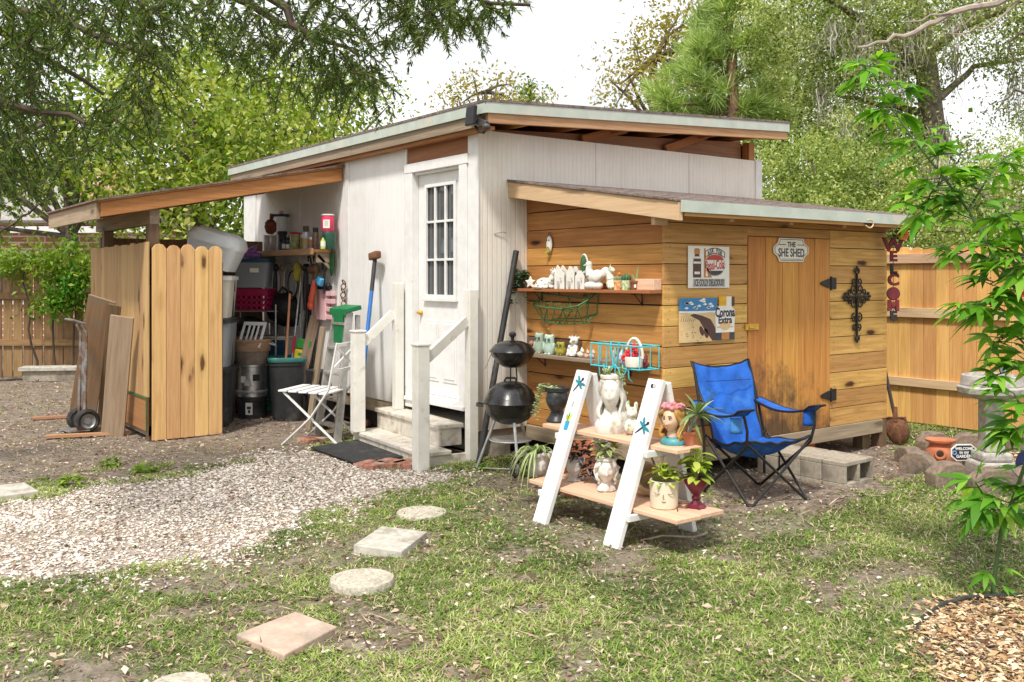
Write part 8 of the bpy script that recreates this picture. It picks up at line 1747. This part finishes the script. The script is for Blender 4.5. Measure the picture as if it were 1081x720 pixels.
# blade as two faces (quad + triangle) -> use tris throughout
Ft=np.concatenate([np.stack([i5,i5+1,i5+2],1),np.stack([i5,i5+2,i5+3],1),np.stack([i5+3,i5+2,i5+4],1)])
N=NT('grass_blades'); r_=N.attr('rnd'); c=N.ramp(r_,[(0,(.06,.12,.018)),(.3,(.15,.25,.035)),(.65,(.34,.45,.09)),(.89,(.58,.62,.25)),(.93,(.58,.48,.31))]); N.l(c,N.b.inputs['Base Color']); N.b.inputs['Roughness'].default_value=.5; N.b.inputs['Specular IOR Level'].default_value=.35
tt_=N.n('ShaderNodeBsdfTranslucent'); N.l(c,tt_.inputs[0]); mm=N.n('ShaderNodeMixShader'); mm.inputs[0].default_value=.3; N.l(N.b.outputs[0],mm.inputs[1]); N.l(tt_.outputs[0],mm.inputs[2]); N.l(mm.outputs[0],N.out.inputs[0])
o=fastmesh('grass',V,Ft,N.mat,np.repeat(rn,5)); tag(o,'short patchy green lawn grass across the yard',None,None,'stuff')
# fallen leaves and bark scraps
x,y,D_=in_view(122000,3.45,15,60,1.25); w=grassw(x,y); dens=np.clip(.30+.5*fbm(x,y,2.2,55,3)+.25*(1-w)-.22,0.05,1); dens*=np.where(pdist(x,y,GRAVEL)<0,.8,1)
k=(nrg.random(len(x))<dens)&cull(x,y)&~((x>0)&(y>0)&(x<3.8)&(y<5.5))&~((x>.5)&(y>-1.5)&(x<3.4)&(y<.5)); x=x[k];y=y[k];D_=D_[k]; n=len(x); a=nrg.uniform(0,2*pi,n); tl=nrg.normal(size=n)*.22
Dd=np.stack([np.cos(a),np.sin(a),tl],1); Nn=np.stack([nrg.normal(size=n)*.35,nrg.normal(size=n)*.35,np.ones(n)],1); L_=nrg.uniform(.010,.040,n)*np.where(nrg.random(n)<.06,1.6,1); tw_=nrg.random(n)<.10; L_=np.where(tw_,nrg.uniform(.05,.16,n),L_); wf_=np.where(tw_,.05,nrg.uniform(.3,.6,n))
V,F=leafquads(gput(x,y,nrg.uniform(.002,.02,n)),Dd,unit(Nn),L_,L_*wf_,.25)
N=NT('litter'); c=N.ramp(N.attr('rnd'),[(0,(.055,.03,.02)),(.25,(.19,.11,.065)),(.5,(.35,.24,.165)),(.75,(.50,.38,.285)),(1,(.70,.60,.49))]); N.l(c,N.b.inputs['Base Color']); N.b.inputs['Roughness'].default_value=.75
o=fastmesh('leaf_litter',V,F,N.mat,np.repeat(np.clip(nrg.random(n)*.9+nrg.normal(size=n)*.06,0,1),4)); tag(o,'brown fallen leaves and bark scraps scattered over the yard',None,None,'stuff')
# gravel pebbles
def pebbles(name,label,x,y,rad,mat,rn,h=.003,flat=.5):
    n=len(x); base=np.array([(1,0,0),(-1,0,0),(0,1,0),(0,-1,0),(0,0,1),(0,0,-1),(.62,.62,.5),(-.62,.62,.45),(.62,-.62,.5),(-.62,-.62,.45)]); 
    tri=np.array([(4,0,6),(4,6,2),(4,2,7),(4,7,1),(4,1,9),(4,9,3),(4,3,8),(4,8,0),(5,6,0),(5,2,6),(5,7,2),(5,1,7),(5,9,1),(5,3,9),(5,8,3),(5,0,8)])
    m=len(base); Vb=base[None]*nrg.uniform(.7,1.25,(n,m,1)); Vb=Vb*(rad[:,None,None]*np.stack([nrg.uniform(.8,1.35,n),nrg.uniform(.6,1.0,n),nrg.uniform(.3,.7,n)*flat*1.6],1)[:,None,:])
    a=nrg.uniform(0,2*pi,n); ca,sa=np.cos(a)[:,None],np.sin(a)[:,None]; t=nrg.normal(size=n)[:,None]*.35
    X_=Vb[:,:,0]*ca-Vb[:,:,1]*sa; Y_=Vb[:,:,0]*sa+Vb[:,:,1]*ca; Z_=Vb[:,:,2]+Vb[:,:,0]*t*.6
    V=np.stack([X_+x[:,None],Y_+y[:,None],Z_+(gz(x,y)+h)[:,None]],2).reshape(-1,3); F=(np.arange(n)[:,None,None]*m+tri[None]).reshape(-1,3)
    o=fastmesh(name,V,F,mat,np.repeat(rn,m)); return tag(o,label,None,None,'stuff')
x,y,D_=in_view(165000,4.4,9.5,70,1.0); d=pdist(x,y,GRAVEL)+(fbm(x,y,4.5,31,3)-.5)*.35; pr=np.clip(.55-d/.55,0.0,1)*np.clip(.05+1.5*fbm(x,y,1.8,88,4),0,1); k=(nrg.random(len(x))<pr)&cull(x,y); x=x[k];y=y[k]; n=len(x)
N=NT('gravel_shell'); c=N.ramp(N.attr('rnd'),[(0,(.24,.14,.09)),(.2,(.46,.34,.26)),(.45,(.66,.585,.50)),(1,(.86,.81,.74))]); N.l(c,N.b.inputs['Base Color']); N.b.inputs['Roughness'].default_value=.8
pebbles('gravel','pale pinkish white gravel spread in a band toward the steps',x,y,nrg.uniform(.005,.017,n)*nrg.uniform(.8,1.2,n)*np.where(nrg.random(n)<.05,1.7,1),N.mat,np.clip(nrg.normal(size=n)*.24+.60,0,1))
# stray pale stones in the lawn
x,y,D_=in_view(900,3.6,10,40,1.2); pebbles('stray_pebbles','scattered pale pebbles and shell bits in the lawn',x,y,nrg.uniform(.008,.02,len(x)),N.mat,np.clip(nrg.normal(size=len(x))*.2+.6,0,1))
# wood chips
N=NT('wood_chips'); c=N.ramp(N.attr('rnd'),[(0,(.20,.10,.05)),(.35,(.44,.27,.13)),(.7,(.62,.44,.25)),(1,(.72,.60,.44))]); N.l(c,N.b.inputs['Base Color']); N.b.inputs['Roughness'].default_value=.8
xs=[];ys=[]
for P,nn in ((MULCH,3500),(RINGP,2600)):
    Px=np.array(P); x=nrg.uniform(Px[:,0].min()-.1,Px[:,0].max()+.1,nn*3); y=nrg.uniform(Px[:,1].min()-.1,Px[:,1].max()+.1,nn*3); d=pdist(x,y,P)+(fbm(x,y,5,12,2)-.5)*.12; k=nrg.random(len(x))<np.clip(.5-d/.22,0,1); xs.append(x[k]);ys.append(y[k])
x=np.concatenate(xs);y=np.concatenate(ys);n=len(x); a=nrg.uniform(0,2*pi,n); L_=nrg.uniform(.018,.055,n)
V,F=leafquads(gput(x,y,nrg.uniform(.004,.022,n)),np.stack([np.cos(a),np.sin(a),nrg.normal(size=n)*.2],1),unit(np.stack([nrg.normal(size=n)*.4,nrg.normal(size=n)*.4,np.ones(n)],1)),L_,L_*nrg.uniform(.25,.5,n),.1,.5)
o=fastmesh('wood_chip_mulch',V,F,N.mat,np.repeat(nrg.random(n),4)); tag(o,'orange-tan wood chip mulch round the sapling and in the stone ring',None,None,'stuff')
mb=MB(); P=[gr(a_,b_,.015) for a_,b_ in ((965,668),(975,651),(995,638),(1018,631),(1045,629),(1075,628))]; mb.tube([p-P[0] for p in P],.010,7); one('lawn_edging',mb,M['blackpl'],'thin black plastic edging strip round the mulch at lower right','edging',P[0])
# small weeds and a short ground plant near the grills and gravel strip
def weed(px,py,label,n,L_,Wd,mat,cat='weed',shape='ovate'):
    c=gr(px,py); t=MB(); bushy(t,(0,0,-.01),L_*1.6,L_*1.3,n,L_,Wd,shape); one('weed',t,mat,label,cat,c,0,'low weeds in the yard')
weed(118,492,'leafy green weed tuft by the picket corner edge of the dirt strip',46,.07,.035,LM['vine']); weed(152,500,'leafy green weed tuft at the end of the strip beside the gravel',50,.07,.035,LM['vine']); weed(75,512,'leafy green weed tuft nearest the left square stepping stone',50,.07,.035,LM['vine']); weed(478,447,'small weed sprouting at the foot of the right wall post',14,.06,.03,LM['vine']) if False else None
weed(412,478,'small green weed growing through the bricks by the lower step',16,.06,.022,LM['vine']); weed(510,497,'low weed patch under the grill tripod',40,.06,.03,LM['vine']); weed(555,503,'low weed patch between the grill wheels and the plant stand',30,.06,.03,LM['vine'])
